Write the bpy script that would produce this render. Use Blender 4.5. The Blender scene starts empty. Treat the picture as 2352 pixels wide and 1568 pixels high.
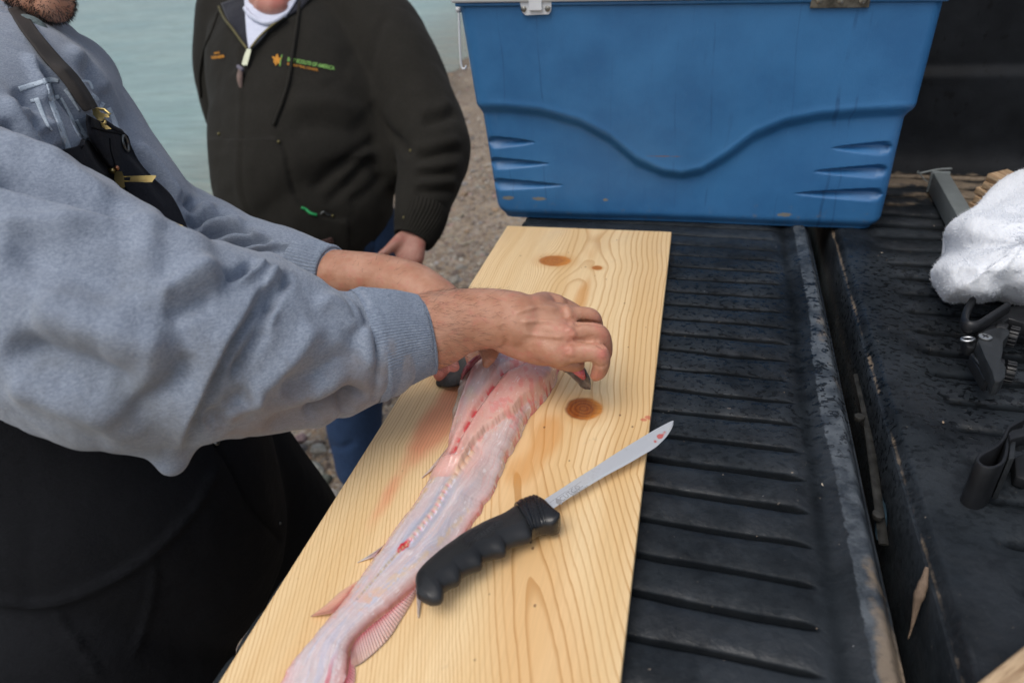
import bpy, bmesh, math, random
import numpy as np
from mathutils import Vector, Matrix
from mathutils.bvhtree import BVHTree

rng = np.random.default_rng(7)
random.seed(7)
SC = bpy.context.scene
COL = SC.collection

# ------------------------------------------------------------------ camera
RM = np.array([[0.96986005, -0.07517945, 0.23177476],
               [0.23636311, 0.52135845, -0.8199499],
               [-0.05919434, 0.85001965, 0.52341438]])
CAM = np.array([0.30536164, -1.10165926, 0.46023053])
cam_d = bpy.data.cameras.new('camera')
cam_d.sensor_width = 36.0
cam_d.lens = 24.0
cam_d.clip_start = 0.02
cam_d.clip_end = 5000.0
cam_d.dof.use_dof = True
cam_d.dof.focus_distance = 0.76
cam_d.dof.aperture_fstop = 5.0
cam_o = bpy.data.objects.new('camera', cam_d)
COL.objects.link(cam_o)
cam_o.matrix_world = Matrix(np.vstack([np.hstack([RM, CAM[:, None]]), [0, 0, 0, 1]]).tolist())
SC.camera = cam_o

# ------------------------------------------------------------------ light
SUN_EL, SUN_AZ = 62.0, 200.0
world = bpy.data.worlds.new("World")
SC.world = world
world.use_nodes = True
wn = world.node_tree
for n in list(wn.nodes):
    wn.nodes.remove(n)
sky = wn.nodes.new('ShaderNodeTexSky')
sky.sky_type = 'NISHITA'
sky.sun_disc = False
sky.sun_elevation = math.radians(SUN_EL)
sky.sun_rotation = math.radians(SUN_AZ)
sky.air_density = 1.0
sky.dust_density = 4.0
sky.ozone_density = 1.0
hs = wn.nodes.new('ShaderNodeHueSaturation')       # overcast: the cloud greys the blue of the sky
hs.inputs['Saturation'].default_value = 0.52
bg = wn.nodes.new('ShaderNodeBackground')
bg.inputs['Strength'].default_value = 0.13
wo = wn.nodes.new('ShaderNodeOutputWorld')
wn.links.new(sky.outputs[0], hs.inputs['Color'])
wn.links.new(hs.outputs[0], bg.inputs['Color'])
wn.links.new(bg.outputs[0], wo.inputs['Surface'])
sun_d = bpy.data.lights.new('sun', 'SUN')
sun_d.energy = 0.9
sun_d.angle = math.radians(35)
sun_d.color = (1.0, 0.96, 0.9)
sun_o = bpy.data.objects.new('sun', sun_d)
COL.objects.link(sun_o)
_el, _az = math.radians(SUN_EL), math.radians(SUN_AZ)
_sd = Vector((math.sin(_az) * math.cos(_el), math.cos(_az) * math.cos(_el), math.sin(_el)))
sun_o.rotation_euler = _sd.to_track_quat('Z', 'Y').to_euler()

SC.view_settings.view_transform = 'Standard'
SC.view_settings.look = 'None'
SC.view_settings.gamma = 1.0
SC.view_settings.exposure = 0.12
SC.view_settings.use_curve_mapping = False
SC.render.engine = 'CYCLES'
SC.cycles.use_denoising = True
SC.cycles.max_bounces = 6
SC.cycles.diffuse_bounces = 3
SC.cycles.glossy_bounces = 3
SC.cycles.transmission_bounces = 4
SC.cycles.use_adaptive_sampling = True
SC.cycles.adaptive_threshold = 0.02

# ------------------------------------------------------------------ photo measurements -> metres
# points were measured in the photograph at 2352x1568 and are turned into places in the world
C0 = np.array([1176.0, 784.0])
FPX = 1568.0
def ray(px, py):
    r = RM @ np.array([px - C0[0], -(py - C0[1]), -FPX])
    return r
def P(px, py, z=0.0):            # where the sight line meets the level z
    r = ray(px, py)
    return CAM + r * ((z - CAM[2]) / r[2])
def D(px, py, d):                # at distance d in front of the camera
    return CAM + ray(px, py) / FPX * d
def PY(px, py, y):               # where the sight line meets the upright plane y
    r = ray(px, py)
    return CAM + r * ((y - CAM[1]) / r[1])
def proj(v):
    q = (np.asarray(v) - CAM) @ RM
    w = -q[..., 2]
    return q[..., 0] / w * FPX + C0[0], -q[..., 1] / w * FPX + C0[1], w

# ------------------------------------------------------------------ numeric noise
def _hash(ix, iy, iz, seed):
    h = (ix.astype(np.int64) * 374761393 + iy.astype(np.int64) * 668265263 + iz.astype(np.int64) * 2147483647 + seed * 1274126177) & 0xFFFFFFFF
    h = ((h ^ (h >> 13)) * 1274126177) & 0xFFFFFFFF
    h = (h ^ (h >> 16)) & 0xFFFFFFFF
    return h.astype(np.float64) / 4294967295.0
def vnoise(p, scale=1.0, seed=0):
    p = np.asarray(p, float) * scale
    if p.shape[-1] == 2:
        p = np.concatenate([p, np.zeros(p.shape[:-1] + (1,))], -1)
    i = np.floor(p); f = p - i
    f = f * f * f * (f * (f * 6 - 15) + 10)
    r = 0
    for dx in (0, 1):
        for dy in (0, 1):
            for dz in (0, 1):
                w = (f[..., 0] if dx else 1 - f[..., 0]) * (f[..., 1] if dy else 1 - f[..., 1]) * (f[..., 2] if dz else 1 - f[..., 2])
                r = r + w * _hash(i[..., 0] + dx, i[..., 1] + dy, i[..., 2] + dz, seed)
    return r * 2 - 1
def fbm(p, scale=1.0, octaves=4, seed=0, gain=0.5):
    a, s, r, t = 1.0, scale, 0, 0
    for k in range(octaves):
        r = r + a * vnoise(p, s, seed + k * 17); t += a
        a *= gain; s *= 2.03
    return r / t
def sstep(a, b, x):
    t = np.clip((x - a) / (b - a), 0, 1)
    return t * t * (3 - 2 * t)

# ------------------------------------------------------------------ object helpers
def tag(o, label=None, cat=None, group=None, kind=None):
    if label: o['label'] = label
    if cat: o['category'] = cat
    if group: o['group'] = group
    if kind: o['kind'] = kind
    return o
def empty(name, loc, label=None, cat=None, group=None, rz=0.0):
    o = bpy.data.objects.new(name, None)
    COL.objects.link(o)
    o.location = loc
    o.rotation_euler = (0, 0, rz)
    o.empty_display_size = 0.05
    return tag(o, label, cat, group)
def link_mesh(name, me, mat=None, parent=None, world=True):
    o = bpy.data.objects.new(name, me)
    COL.objects.link(o)
    if mat is not None:
        me.materials.clear(); me.materials.append(mat)
    if parent is not None:
        o.parent = parent
        if world:            # the mesh is in world coordinates: undo the parent's placement
            o.matrix_parent_inverse = world_matrix(parent).inverted()
    return o
def world_matrix(o):
    m = Matrix.LocRotScale(o.location, o.rotation_euler, o.scale)
    if o.parent is not None:
        m = world_matrix(o.parent) @ o.matrix_parent_inverse @ m
    return m
def new_mesh(name, verts, faces, smooth=True):
    me = bpy.data.meshes.new(name)
    verts = np.asarray(verts, dtype=np.float64)
    if isinstance(faces, np.ndarray):
        nf, k = faces.shape
        me.vertices.add(len(verts)); me.vertices.foreach_set('co', verts.ravel())
        me.loops.add(nf * k); me.loops.foreach_set('vertex_index', faces.ravel().astype(np.int32))
        me.polygons.add(nf)
        me.polygons.foreach_set('loop_start', np.arange(0, nf * k, k, dtype=np.int32))
        me.polygons.foreach_set('loop_total', np.full(nf, k, dtype=np.int32))
        me.update(calc_edges=True)
    else:
        me.from_pydata(verts.tolist(), [], [list(map(int, f)) for f in faces])
        me.update()
    me.validate()
    if smooth:
        me.polygons.foreach_set('use_smooth', np.ones(len(me.polygons), dtype=bool))
    return me
def mobj(name, verts, faces, mat, parent=None, smooth=True, world=True):
    return link_mesh(name, new_mesh(name, verts, faces, smooth), mat, parent, world)
def grid_faces(nu, nv, wrap_u=False, off=0):
    # vertex index = i*nv + j ; i along u (nu), j along v (nv)
    iu = np.arange(nu if wrap_u else nu - 1)
    jv = np.arange(nv - 1)
    I, J = np.meshgrid(iu, jv, indexing='ij')
    I2 = (I + 1) % nu
    return (np.stack([I * nv + J, I2 * nv + J, I2 * nv + J + 1, I * nv + J + 1], -1).reshape(-1, 4) + off)
def verts_of(me):
    a = np.empty(len(me.vertices) * 3); me.vertices.foreach_get('co', a)
    return a.reshape(-1, 3)
def norms_of(me):
    me.update()
    a = np.empty(len(me.vertices) * 3); me.vertex_normals.foreach_get('vector', a)
    return a.reshape(-1, 3)
def set_verts(me, v):
    me.vertices.foreach_set('co', np.asarray(v, float).ravel()); me.update()
def set_color(me, name, rgb):
    a = me.attributes.new(name, 'FLOAT_COLOR', 'POINT')
    rgb = np.asarray(rgb, float)
    c = np.concatenate([rgb, np.ones((len(rgb), 1))], 1)
    a.data.foreach_set('color', c.ravel())
def set_float(me, name, v):
    a = me.attributes.new(name, 'FLOAT', 'POINT')
    a.data.foreach_set('value', np.asarray(v, float))

class MB:
    """collects shapes into ONE mesh"""
    def __init__(self): self.v = []; self.f = []; self.n = 0
    def add(self, v, f):
        v = np.asarray(v, float)
        self.v.append(v)
        self.f += [[int(i) + self.n for i in q] for q in f]
        self.n += len(v); return self
    def box(self, c, s, R=None, bev=0.0):
        c = np.asarray(c, float); h = np.asarray(s, float) / 2
        if bev <= 0:
            v = np.array([[x, y, z] for x in (-1, 1) for y in (-1, 1) for z in (-1, 1)], float) * h
            f = [(0, 1, 3, 2), (4, 6, 7, 5), (0, 4, 5, 1), (2, 3, 7, 6), (0, 2, 6, 4), (1, 5, 7, 3)]
        else:
            bm = bmesh.new(); bmesh.ops.create_cube(bm, size=1.0)
            for q in bm.verts: q.co = Vector((q.co.x * 2 * h[0], q.co.y * 2 * h[1], q.co.z * 2 * h[2]))
            bmesh.ops.bevel(bm, geom=list(bm.edges), offset=bev, segments=3, affect='EDGES', profile=0.5)
            v = np.array([q.co[:] for q in bm.verts]); f = [[w.index for w in q.verts] for q in bm.faces]
            bm.free()
        if R is not None: v = v @ np.asarray(R).T
        return self.add(v + c, f)
    def tube(self, pts, rad, seg=12, caps=True, flat=None, up=(0, 0, 1)):
        v, f = tube(pts, rad, seg, caps, flat, up)
        return self.add(v, f)
    def sphere(self, c, r, nu=16, nv=10, R=None):
        r = np.ones(3) * r
        u = np.linspace(0, 2 * np.pi, nu, endpoint=False); w = np.linspace(0, np.pi, nv)
        U, Wn = np.meshgrid(u, w, indexing='ij')
        v = np.stack([np.cos(U) * np.sin(Wn), np.sin(U) * np.sin(Wn), np.cos(Wn)], -1).reshape(-1, 3) * r
        if R is not None: v = v @ np.asarray(R).T
        return self.add(v + np.asarray(c), grid_faces(nu, nv, True))
    def cyl(self, c, axis, r, h, seg=24, bev=0.0, r2=None):
        a = np.asarray(axis, float); a /= np.linalg.norm(a)
        c = np.asarray(c, float); r2 = r if r2 is None else r2
        if bev > 0:
            pts = [c - a * h / 2, c - a * (h / 2 - bev * .3), c - a * (h / 2 - bev), c + a * (h / 2 - bev), c + a * (h / 2 - bev * .3), c + a * h / 2]
            rr = [r - bev, r - bev * .3, r, r2, r2 - bev * .3, r2 - bev]
        else:
            pts = [c - a * h / 2, c + a * h / 2]; rr = [r, r2]
        return self.tube(pts, rr, seg)
    def prism(self, poly, z0, z1, T=None):
        poly = np.asarray(poly, float); n = len(poly)
        v = np.concatenate([np.c_[poly, np.full(n, z0)], np.c_[poly, np.full(n, z1)]])
        f = [list(range(n))[::-1], list(range(n, 2 * n))] + [[i, (i + 1) % n, n + (i + 1) % n, n + i] for i in range(n)]
        if T is not None: v = T(v)
        return self.add(v, f)
    def build(self, name, mat, parent=None, smooth=True, world=True, auto=None):
        o = mobj(name, np.concatenate(self.v), self.f, mat, parent, smooth, world)
        if auto is not None:
            bev_shade(o.data, auto)
        return o
def bev_shade(me, deg=35):
    bm = bmesh.new(); bm.from_mesh(me)
    bmesh.ops.recalc_face_normals(bm, faces=bm.faces)
    for e in bm.edges:
        if len(e.link_faces) == 2 and e.calc_face_angle(0) > math.radians(deg): e.smooth = False
    bm.to_mesh(me); bm.free(); me.update()

def frames(pts, up=(0, 0, 1)):
    pts = np.asarray(pts, float)
    t = np.gradient(pts, axis=0); t /= np.linalg.norm(t, axis=1)[:, None] + 1e-12
    up = np.asarray(up, float)
    s = np.cross(t, up); s /= np.linalg.norm(s, axis=1)[:, None] + 1e-9
    n = np.cross(s, t)
    return t, s, n
def tube(pts, rad, seg=12, caps=True, flat=None, up=(0, 0, 1), shape=None):
    """tube along pts; rad per point; flat = (side factor, up factor) or per point array"""
    pts = np.asarray(pts, float); n = len(pts)
    t = np.gradient(pts, axis=0)
    t[np.linalg.norm(t, axis=1) < 1e-9] = (0, 0, 1)
    t /= np.linalg.norm(t, axis=1)[:, None]
    up = np.asarray(up, float)
    if abs(t @ up).max() > 0.97 * np.linalg.norm(up): up = np.array([0.3, 1.0, 0.05])
    s = np.cross(t, up); s /= np.linalg.norm(s, axis=1)[:, None]
    nn = np.cross(s, t)
    rad = np.broadcast_to(np.asarray(rad, float), (n,))
    fl = np.ones((n, 2)) if flat is None else np.broadcast_to(np.asarray(flat, float), (n, 2))
    a = np.linspace(0, 2 * np.pi, seg, endpoint=False)
    ca, sa = np.cos(a), np.sin(a)
    v = pts[:, None] + rad[:, None, None] * (fl[:, 0, None, None] * ca[None, :, None] * s[:, None] + fl[:, 1, None, None] * sa[None, :, None] * nn[:, None])
    v = v.reshape(-1, 3)
    f = []
    for i in range(n - 1):
        for j in range(seg):
            k = (j + 1) % seg
            f.append((i * seg + j, i * seg + k, (i + 1) * seg + k, (i + 1) * seg + j))
    if caps:
        v = np.concatenate([v, [pts[0]], [pts[-1]]])
        c0, c1 = n * seg, n * seg + 1
        for j in range(seg):
            k = (j + 1) % seg
            f.append((c0, k, j)); f.append((c1, (n - 1) * seg + j, (n - 1) * seg + k))
    return v, f
def spline(pts, n):
    """Catmull-Rom through rows of pts (any number of columns)"""
    p = np.asarray(pts, float)
    if len(p) == 2: return p[0] + np.linspace(0, 1, n)[:, None] * (p[1] - p[0])
    q = np.vstack([2 * p[0] - p[1], p, 2 * p[-1] - p[-2]])
    T = np.linspace(0, len(p) - 1, n); i = np.minimum(T.astype(int), len(p) - 2); t = (T - i)[:, None]
    a, b, c, d = q[i], q[i + 1], q[i + 2], q[i + 3]
    return 0.5 * (2 * b + (c - a) * t + (2 * a - 5 * b + 4 * c - d) * t ** 2 + (3 * b - a - 3 * c + d) * t ** 3)
def limb(mb, rows, seg=20, n=None, up=(0, 0, 1)):
    """rows: x y z r [side up factors]; rounded ends"""
    r = np.asarray(rows, float)
    if r.shape[1] == 4: r = np.c_[r, np.ones((len(r), 2))]
    s = spline(r, n or len(r) * 5)
    p, rad, fl = s[:, :3], s[:, 3], s[:, 4:6]
    # round caps
    t0 = (p[0] - p[1]) / (np.linalg.norm(p[0] - p[1]) + 1e-9); t1 = (p[-1] - p[-2]) / (np.linalg.norm(p[-1] - p[-2]) + 1e-9)
    A, B = [], []
    for k in (1.0, 0.94, 0.8, 0.6, 0.35):
        h = k
        rr = math.sqrt(max(0.0, 1 - h * h))
        A.append((p[0] + t0 * rad[0] * h, rad[0] * max(rr, 0.03), fl[0]))
        B.append((p[-1] + t1 * rad[-1] * h, rad[-1] * max(rr, 0.03), fl[-1]))
    P_ = [a[0] for a in A] + list(p) + [b[0] for b in B[::-1]]
    R_ = [a[1] for a in A] + list(rad) + [b[1] for b in B[::-1]]
    F_ = [a[2] for a in A] + list(fl) + [b[2] for b in B[::-1]]
    mb.tube(P_, R_, seg, True, F_, up)
def remeshed(mb, voxel, smooth_it=6, lam=0.5):
    """the collected shapes as one continuous skin"""
    me = new_mesh('tmp', np.concatenate(mb.v), mb.f)
    o = bpy.data.objects.new('tmp', me); COL.objects.link(o)
    m = o.modifiers.new('r', 'REMESH'); m.mode = 'VOXEL'; m.voxel_size = voxel; m.adaptivity = 0
    dg = bpy.context.evaluated_depsgraph_get()
    e = o.evaluated_get(dg)
    out = bpy.data.meshes.new_from_object(e)
    bpy.data.objects.remove(o); bpy.data.meshes.remove(me)
    laplace(out, smooth_it, lam)
    out.polygons.foreach_set('use_smooth', np.ones(len(out.polygons), dtype=bool))
    return out
def laplace(me, it, lam=0.5, w=None):
    v = verts_of(me)
    E = np.empty(len(me.edges) * 2, dtype=np.int32); me.edges.foreach_get('vertices', E); E = E.reshape(-1, 2)
    deg = np.bincount(E.ravel(), minlength=len(v)).astype(float)[:, None]
    for _ in range(it):
        for l in (lam, -lam * 1.02 if it > 40 else lam):
            s = np.zeros_like(v)
            for k in range(3):
                s[:, k] = np.bincount(E[:, 0], v[E[:, 1], k], len(v)) + np.bincount(E[:, 1], v[E[:, 0], k], len(v))
            d = (s / np.maximum(deg, 1) - v) * l
            if w is not None: d *= w[:, None]
            v = v + d
    set_verts(me, v)
def polydist(u, v, pl):
    """distance of (u,v) from a polyline, position 0..1 along it, and signed side"""
    pl = np.asarray(pl, float)
    best = np.full(u.shape, 1e9); tt = np.zeros(u.shape); sd = np.zeros(u.shape)
    L = np.r_[0, np.cumsum(np.linalg.norm(np.diff(pl, axis=0), axis=1))]
    for i in range(len(pl) - 1):
        a, b = pl[i], pl[i + 1]; ab = b - a; l2 = ab @ ab + 1e-12
        t = np.clip(((u - a[0]) * ab[0] + (v - a[1]) * ab[1]) / l2, 0, 1)
        dx, dy = u - a[0] - t * ab[0], v - a[1] - t * ab[1]
        d = np.hypot(dx, dy); m = d < best
        best = np.where(m, d, best); tt = np.where(m, (L[i] + t * math.sqrt(l2)) / L[-1], tt)
        sd = np.where(m, np.sign(ab[0] * dy - ab[1] * dx), sd)
    return best, tt, sd
def folds(me, specs, noise_amp=0.0):
    """press creases and raise ridges along traced lines: (points, half width px, depth m[, one sided])"""
    v = verts_of(me); n = norms_of(me)
    u, w, dep = proj(v)
    view = CAM - v; view /= np.linalg.norm(view, axis=1)[:, None]
    fac = sstep(0.0, 0.35, (view * n).sum(1))
    disp = np.zeros(len(v))
    for s in specs:
        pl, wd, am = spline(s[0], max(12, len(s[0]) * 6)), s[1], s[2]
        one = s[3] if len(s) > 3 else 0
        d, t, side = polydist(u, w, pl)
        env = sstep(0, 0.18, t) * sstep(0, 0.18, 1 - t) if one != 9 else 1.0
        x = d / wd
        if one in (0, 9):
            prof = np.exp(-x * x)
        elif one in (5, -5):     # one layer of cloth lapping over the next: raised on one side, sunk on the other
            sx = side * (1 if one > 0 else -1) * x
            hi = np.exp(-(np.maximum(sx, 0) / 3.2) ** 2); lo = -1.25 * np.exp(-(np.minimum(sx, 0) / 1.3) ** 2)
            prof = lo + (hi - lo) * sstep(-.22, .22, sx)
        else:      # a step: soft on one side, steep on the other
            sx = side * one * x
            prof = np.where(sx > 0, np.exp(-(sx / 1.8) ** 2), np.exp(-(sx / 0.5) ** 2))
        disp += am * env * prof
    set_verts(me, v + n * (disp * fac)[:, None])

# ------------------------------------------------------------------ shader helpers
class S:
    def __init__(self, b, s): self.b, self.s = b, s
    def _m(self, op, o, r=False):
        a, c = (o, self) if r else (self, o)
        return self.b.math(op, a, c)
    def __add__(self, o): return self._m('ADD', o)
    __radd__ = __add__
    def __sub__(self, o): return self._m('SUBTRACT', o)
    def __rsub__(self, o): return self._m('SUBTRACT', o, True)
    def __mul__(self, o): return self._m('MULTIPLY', o)
    __rmul__ = __mul__
    def __truediv__(self, o): return self._m('DIVIDE', o)
    def __rtruediv__(self, o): return self._m('DIVIDE', o, True)
    def __pow__(self, o): return self._m('POWER', o)
    def __neg__(self): return self * -1.0
class Mat:
    def __init__(self, name):
        self.m = bpy.data.materials.new(name); self.m.use_nodes = True
        self.t = self.m.node_tree; self.t.nodes.clear()
        self.out = self.t.nodes.new('ShaderNodeOutputMaterial')
    def nd(self, k): return self.t.nodes.new(k)
    def put(self, sock, v):
        if isinstance(v, S): self.t.links.new(v.s, sock)
        elif v is not None:
            if hasattr(sock, 'default_value'):
                try: sock.default_value = v
                except Exception: sock.default_value = tuple(v) + (1.0,)
    def math(self, op, a, b=None, c=None, clamp=False):
        n = self.nd('ShaderNodeMath'); n.operation = op; n.use_clamp = clamp
        self.put(n.inputs[0], a)
        if b is not None: self.put(n.inputs[1], b)
        if c is not None: self.put(n.inputs[2], c)
        return S(self, n.outputs[0])
    def f(self, op, *a): return self.math(op.upper(), *a)
    def coord(self, k='Object'):
        n = self.nd('ShaderNodeTexCoord'); return S(self, n.outputs[k])
    def geo(self, k='Position'):
        n = self.nd('ShaderNodeNewGeometry'); return S(self, n.outputs[k])
    def xyz(self, v):
        n = self.nd('ShaderNodeSeparateXYZ'); self.put(n.inputs[0], v)
        return [S(self, n.outputs[i]) for i in range(3)]
    def vec(self, x, y, z):
        n = self.nd('ShaderNodeCombineXYZ')
        for i, q in enumerate((x, y, z)): self.put(n.inputs[i], q)
        return S(self, n.outputs[0])
    def scale(self, v, s, rot=(0, 0, 0), loc=(0, 0, 0)):
        n = self.nd('ShaderNodeMapping'); self.put(n.inputs['Vector'], v)
        n.inputs['Scale'].default_value = s; n.inputs['Rotation'].default_value = rot; n.inputs['Location'].default_value = loc
        return S(self, n.outputs[0])
    def noise(self, v, sc, det=2.0, rough=0.5, dist=0.0, col=False):
        n = self.nd('ShaderNodeTexNoise'); self.put(n.inputs['Vector'], v)
        n.inputs['Scale'].default_value = sc; n.inputs['Detail'].default_value = det
        n.inputs['Roughness'].default_value = rough; n.inputs['Distortion'].default_value = dist
        return S(self, n.outputs[1 if col else 0])
    def vor(self, v, sc, feat='F1', out='Distance', rnd=1.0):
        n = self.nd('ShaderNodeTexVoronoi'); n.feature = feat; self.put(n.inputs['Vector'], v)
        n.inputs['Scale'].default_value = sc; n.inputs['Randomness'].default_value = rnd
        return S(self, n.outputs[out])
    def ss(self, x, a, b, lo=0.0, hi=1.0):
        n = self.nd('ShaderNodeMapRange'); n.interpolation_type = 'SMOOTHSTEP'
        self.put(n.inputs[0], x)
        for i, q in enumerate((a, b, lo, hi)): n.inputs[i + 1].default_value = q
        return S(self, n.outputs[0])
    def mix(self, f, a, b, mode='MIX'):
        n = self.nd('ShaderNodeMix'); n.data_type = 'RGBA'; n.blend_type = mode
        self.put(n.inputs[0], f)
        for i, q in ((6, a), (7, b)):
            if isinstance(q, S): self.put(n.inputs[i], q)
            else: n.inputs[i].default_value = tuple(q)[:3] + (1.0,)
        return S(self, n.outputs[2])
    def attr(self, name, out='Color'):
        n = self.nd('ShaderNodeAttribute'); n.attribute_name = name
        return S(self, n.outputs[out])
    def bump(self, h, strength=0.5, dist=0.002, prev=None):
        n = self.nd('ShaderNodeBump'); n.inputs['Strength'].default_value = strength
        n.inputs['Distance'].default_value = dist
        self.put(n.inputs['Height'], h)
        if prev is not None: self.put(n.inputs['Normal'], prev)
        return S(self, n.outputs[0])
    def done(self, color, rough=0.5, normal=None, metal=0.0, spec=0.5, sss=0.0, sssr=(1, .3, .2), ssss=0.01, coat=0.0, coatr=0.1, sheen=0.0, trans=0.0, ior=None, alpha=None):
        b = self.nd('ShaderNodeBsdfPrincipled')
        if isinstance(color, S): self.put(b.inputs['Base Color'], color)
        else: b.inputs['Base Color'].default_value = tuple(color)[:3] + (1.0,)
        self.put(b.inputs['Roughness'], rough)
        self.put(b.inputs['Metallic'], metal)
        self.put(b.inputs['Specular IOR Level'], spec)
        if normal is not None:
            self.put(b.inputs['Normal'], normal)
            self.put(b.inputs['Coat Normal'], normal)
        if sss:
            b.inputs['Subsurface Weight'].default_value = sss
            b.inputs['Subsurface Radius'].default_value = sssr
            b.inputs['Subsurface Scale'].default_value = ssss
        self.put(b.inputs['Coat Weight'], coat); b.inputs['Coat Roughness'].default_value = coatr
        if sheen:
            b.inputs['Sheen Weight'].default_value = sheen; b.inputs['Sheen Roughness'].default_value = 0.5
        if trans: b.inputs['Transmission Weight'].default_value = trans
        if ior: b.inputs['IOR'].default_value = ior
        if alpha is not None: self.put(b.inputs['Alpha'], alpha)
        self.t.links.new(b.outputs[0], self.out.inputs[0])
        self.b = b
        return self.m
def plain(name, col, rough=0.5, metal=0.0, var=0.15, sc=60, bump=0.0, spec=0.5, coat=0.0):
    m = Mat(name); co = m.coord()
    nz = m.noise(co, sc, 4, 0.6)
    c = m.mix(m.ss(nz, 0.3, 0.7), [x * (1 - var) for x in col], [min(1, x * (1 + var)) for x in col])
    r = rough + (nz - 0.5) * 0.15
    nm = m.bump(nz, 0.4, bump) if bump else None
    return m.done(c, r, nm, metal, spec, coat=coat)
# ================================================================== GROUND, WATER, BEACH
WATER_Z = -1.25
def shore_dist(x, y):            # metres inland from the waterline
    return (x - (-2.25 - 0.10 * (y - 2.0))) * 0.977 + 0.12 * np.sin(y * 1.7) + 0.08 * np.sin(y * 4.1 + 1)
def ground_z(x, y):
    s = shore_dist(x, y)
    z = WATER_Z + np.where(s > 0, 0.105 * s, 0.16 * s)
    z = np.where(s > 3, WATER_Z + 0.315 + 0.02 * (s - 3), z)
    return np.clip(z, -4.0, 0.0) + 0.012 * fbm(np.stack([x, y], -1), 2.0, 3, 3)
def axis(fine_lo, fine_hi, step, lo, hi, n):
    a = np.arange(fine_lo, fine_hi, step)
    e = np.geomspace(1, abs(hi - fine_hi) + 1, n) - 1
    d = np.geomspace(1, abs(fine_lo - lo) + 1, n) - 1
    return np.r_[(fine_lo - d[1:])[::-1], a, fine_hi + e]
gx = axis(-5, 1.5, 0.04, -1500, 1500, 30); gy = axis(-2, 13, 0.06, -1500, 1500, 30)
X, Y = np.meshgrid(gx, gy, indexing='ij')
Z = ground_z(X, Y)
m = Mat('beach_ground')
pos = m.coord()
x_, y_, z_ = m.xyz(pos)
big = m.noise(pos, 1.3, 4, 0.6); mid = m.noise(pos, 14, 5, 0.65)
cell = m.vor(pos, 70, out='Color'); cd = m.vor(pos, 70)
base = m.mix(m.ss(big, .35, .65), (0.22, 0.165, 0.115), (0.31, 0.245, 0.175))
base = m.mix(m.ss(mid, .4, .75), base, (0.13, 0.10, 0.07))
sx = m.xyz(cell)
peb = m.mix(sx[0], (0.13, 0.10, 0.085), (0.36, 0.32, 0.27))
base = m.mix(m.ss(sx[1], .55, .7), base, peb)
base = m.mix(m.ss(z_ + m.noise(pos, 2.2, 3) * .04, -1.23, -1.17, .6, 0.0), base, (0.085, 0.068, 0.05))
nrm = m.bump(cd, 0.8, 0.006)
nrm = m.bump(mid, 0.5, 0.01, nrm)
MAT_GROUND = m.done(base, 0.85, nrm, spec=0.3)
g = mobj('beach', np.stack([X, Y, Z], -1).reshape(-1, 3), grid_faces(len(gx), len(gy)), MAT_GROUND)
tag(g, 'tan gravel beach sloping down to the water', kind='structure')

# water: wind ripples as relief, their shading also painted into the colour
wx = axis(-14, 0.0, 0.07, -2500, 2500, 40); wy = axis(1.0, 26, 0.07, -2500, 2500, 40)
X, Y = np.meshgrid(wx, wy, indexing='ij')
pp = np.stack([X, Y], -1)
fade = np.clip(shore_dist(X, Y) * -0.5, 0.12, 1)
ca, sa = math.cos(0.45), math.sin(0.45)
U = X * ca + Y * sa; V = -X * sa + Y * ca
w = 0.6 * fbm(np.stack([U * 0.6, V * 2.2], -1), 1.0, 4, 5) + 0.3 * np.sin(V * 6.5 + 2.5 * fbm(pp, .5, 2, 8)) * (0.5 + 0.5 * fbm(pp, .3, 2, 4)) + .35 * fbm(np.stack([U * 1.2, V * 5.0], -1), 1.6, 3, 15)
near = (np.abs(X) < 40) & (np.abs(Y) < 40)
Zw = WATER_Z + 0.036 * w * fade * near
# one small breaking line near the shore
sdist = -shore_dist(X, Y)
lip = np.exp(-((sdist - 0.55 - 0.15 * fbm(pp, .6, 2, 9)) / 0.07) ** 2) * 0.02 * (fbm(pp, 0.5, 2, 11) > -0.1)
Zw = Zw + lip * near
m = Mat('lake_water')
pos = m.geo('Position')
x_, y_, z_ = m.xyz(pos)
inl = (x_ + 2.25 + 0.10 * (y_ - 2.0)) * -1.0
n1 = m.noise(m.scale(pos, (1, 1, 1), (0, 0, -0.45)), 0.4, 4, 0.6)
n2 = m.noise(m.scale(pos, (1.2, 6.0, 1), (0, 0, -0.45)), 2.2, 4, 0.6)
deep = m.mix(m.ss(n1, .35, .65), (0.25, 0.375, 0.37), (0.31, 0.43, 0.41))
col = m.mix(m.ss(inl, 0.0, 3.0), (0.235, 0.235, 0.185), deep)
n4 = m.noise(m.scale(pos, (.7, 3.2, 1), (0, 0, -0.45)), 1.9, 4, .6)
col = m.mix(m.ss(n2, .5, .8, 0, .35), col, (0.20, 0.29, 0.28))
col = m.mix(m.ss(n4, .48, .68, 0, .5), col, (0.19, 0.28, 0.26))  # dark streaks paint ripple shading into the water colour
b1 = m.bump(n2, 0.7, 0.04, m.bump(n4, .7, .09))
b2 = m.bump(m.noise(m.scale(pos, (2, 7, 1), (0, 0, -0.45)), 9, 3, .6), 0.5, 0.008, b1)
MAT_WATER = m.done(col, 0.22, b2, spec=0.5)
g = mobj('lake_water', np.stack([X, Y, Zw], -1).reshape(-1, 3), grid_faces(len(wx), len(wy)), MAT_WATER)
tag(g, 'pale green rippled lake water beyond the beach', kind='structure')

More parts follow.
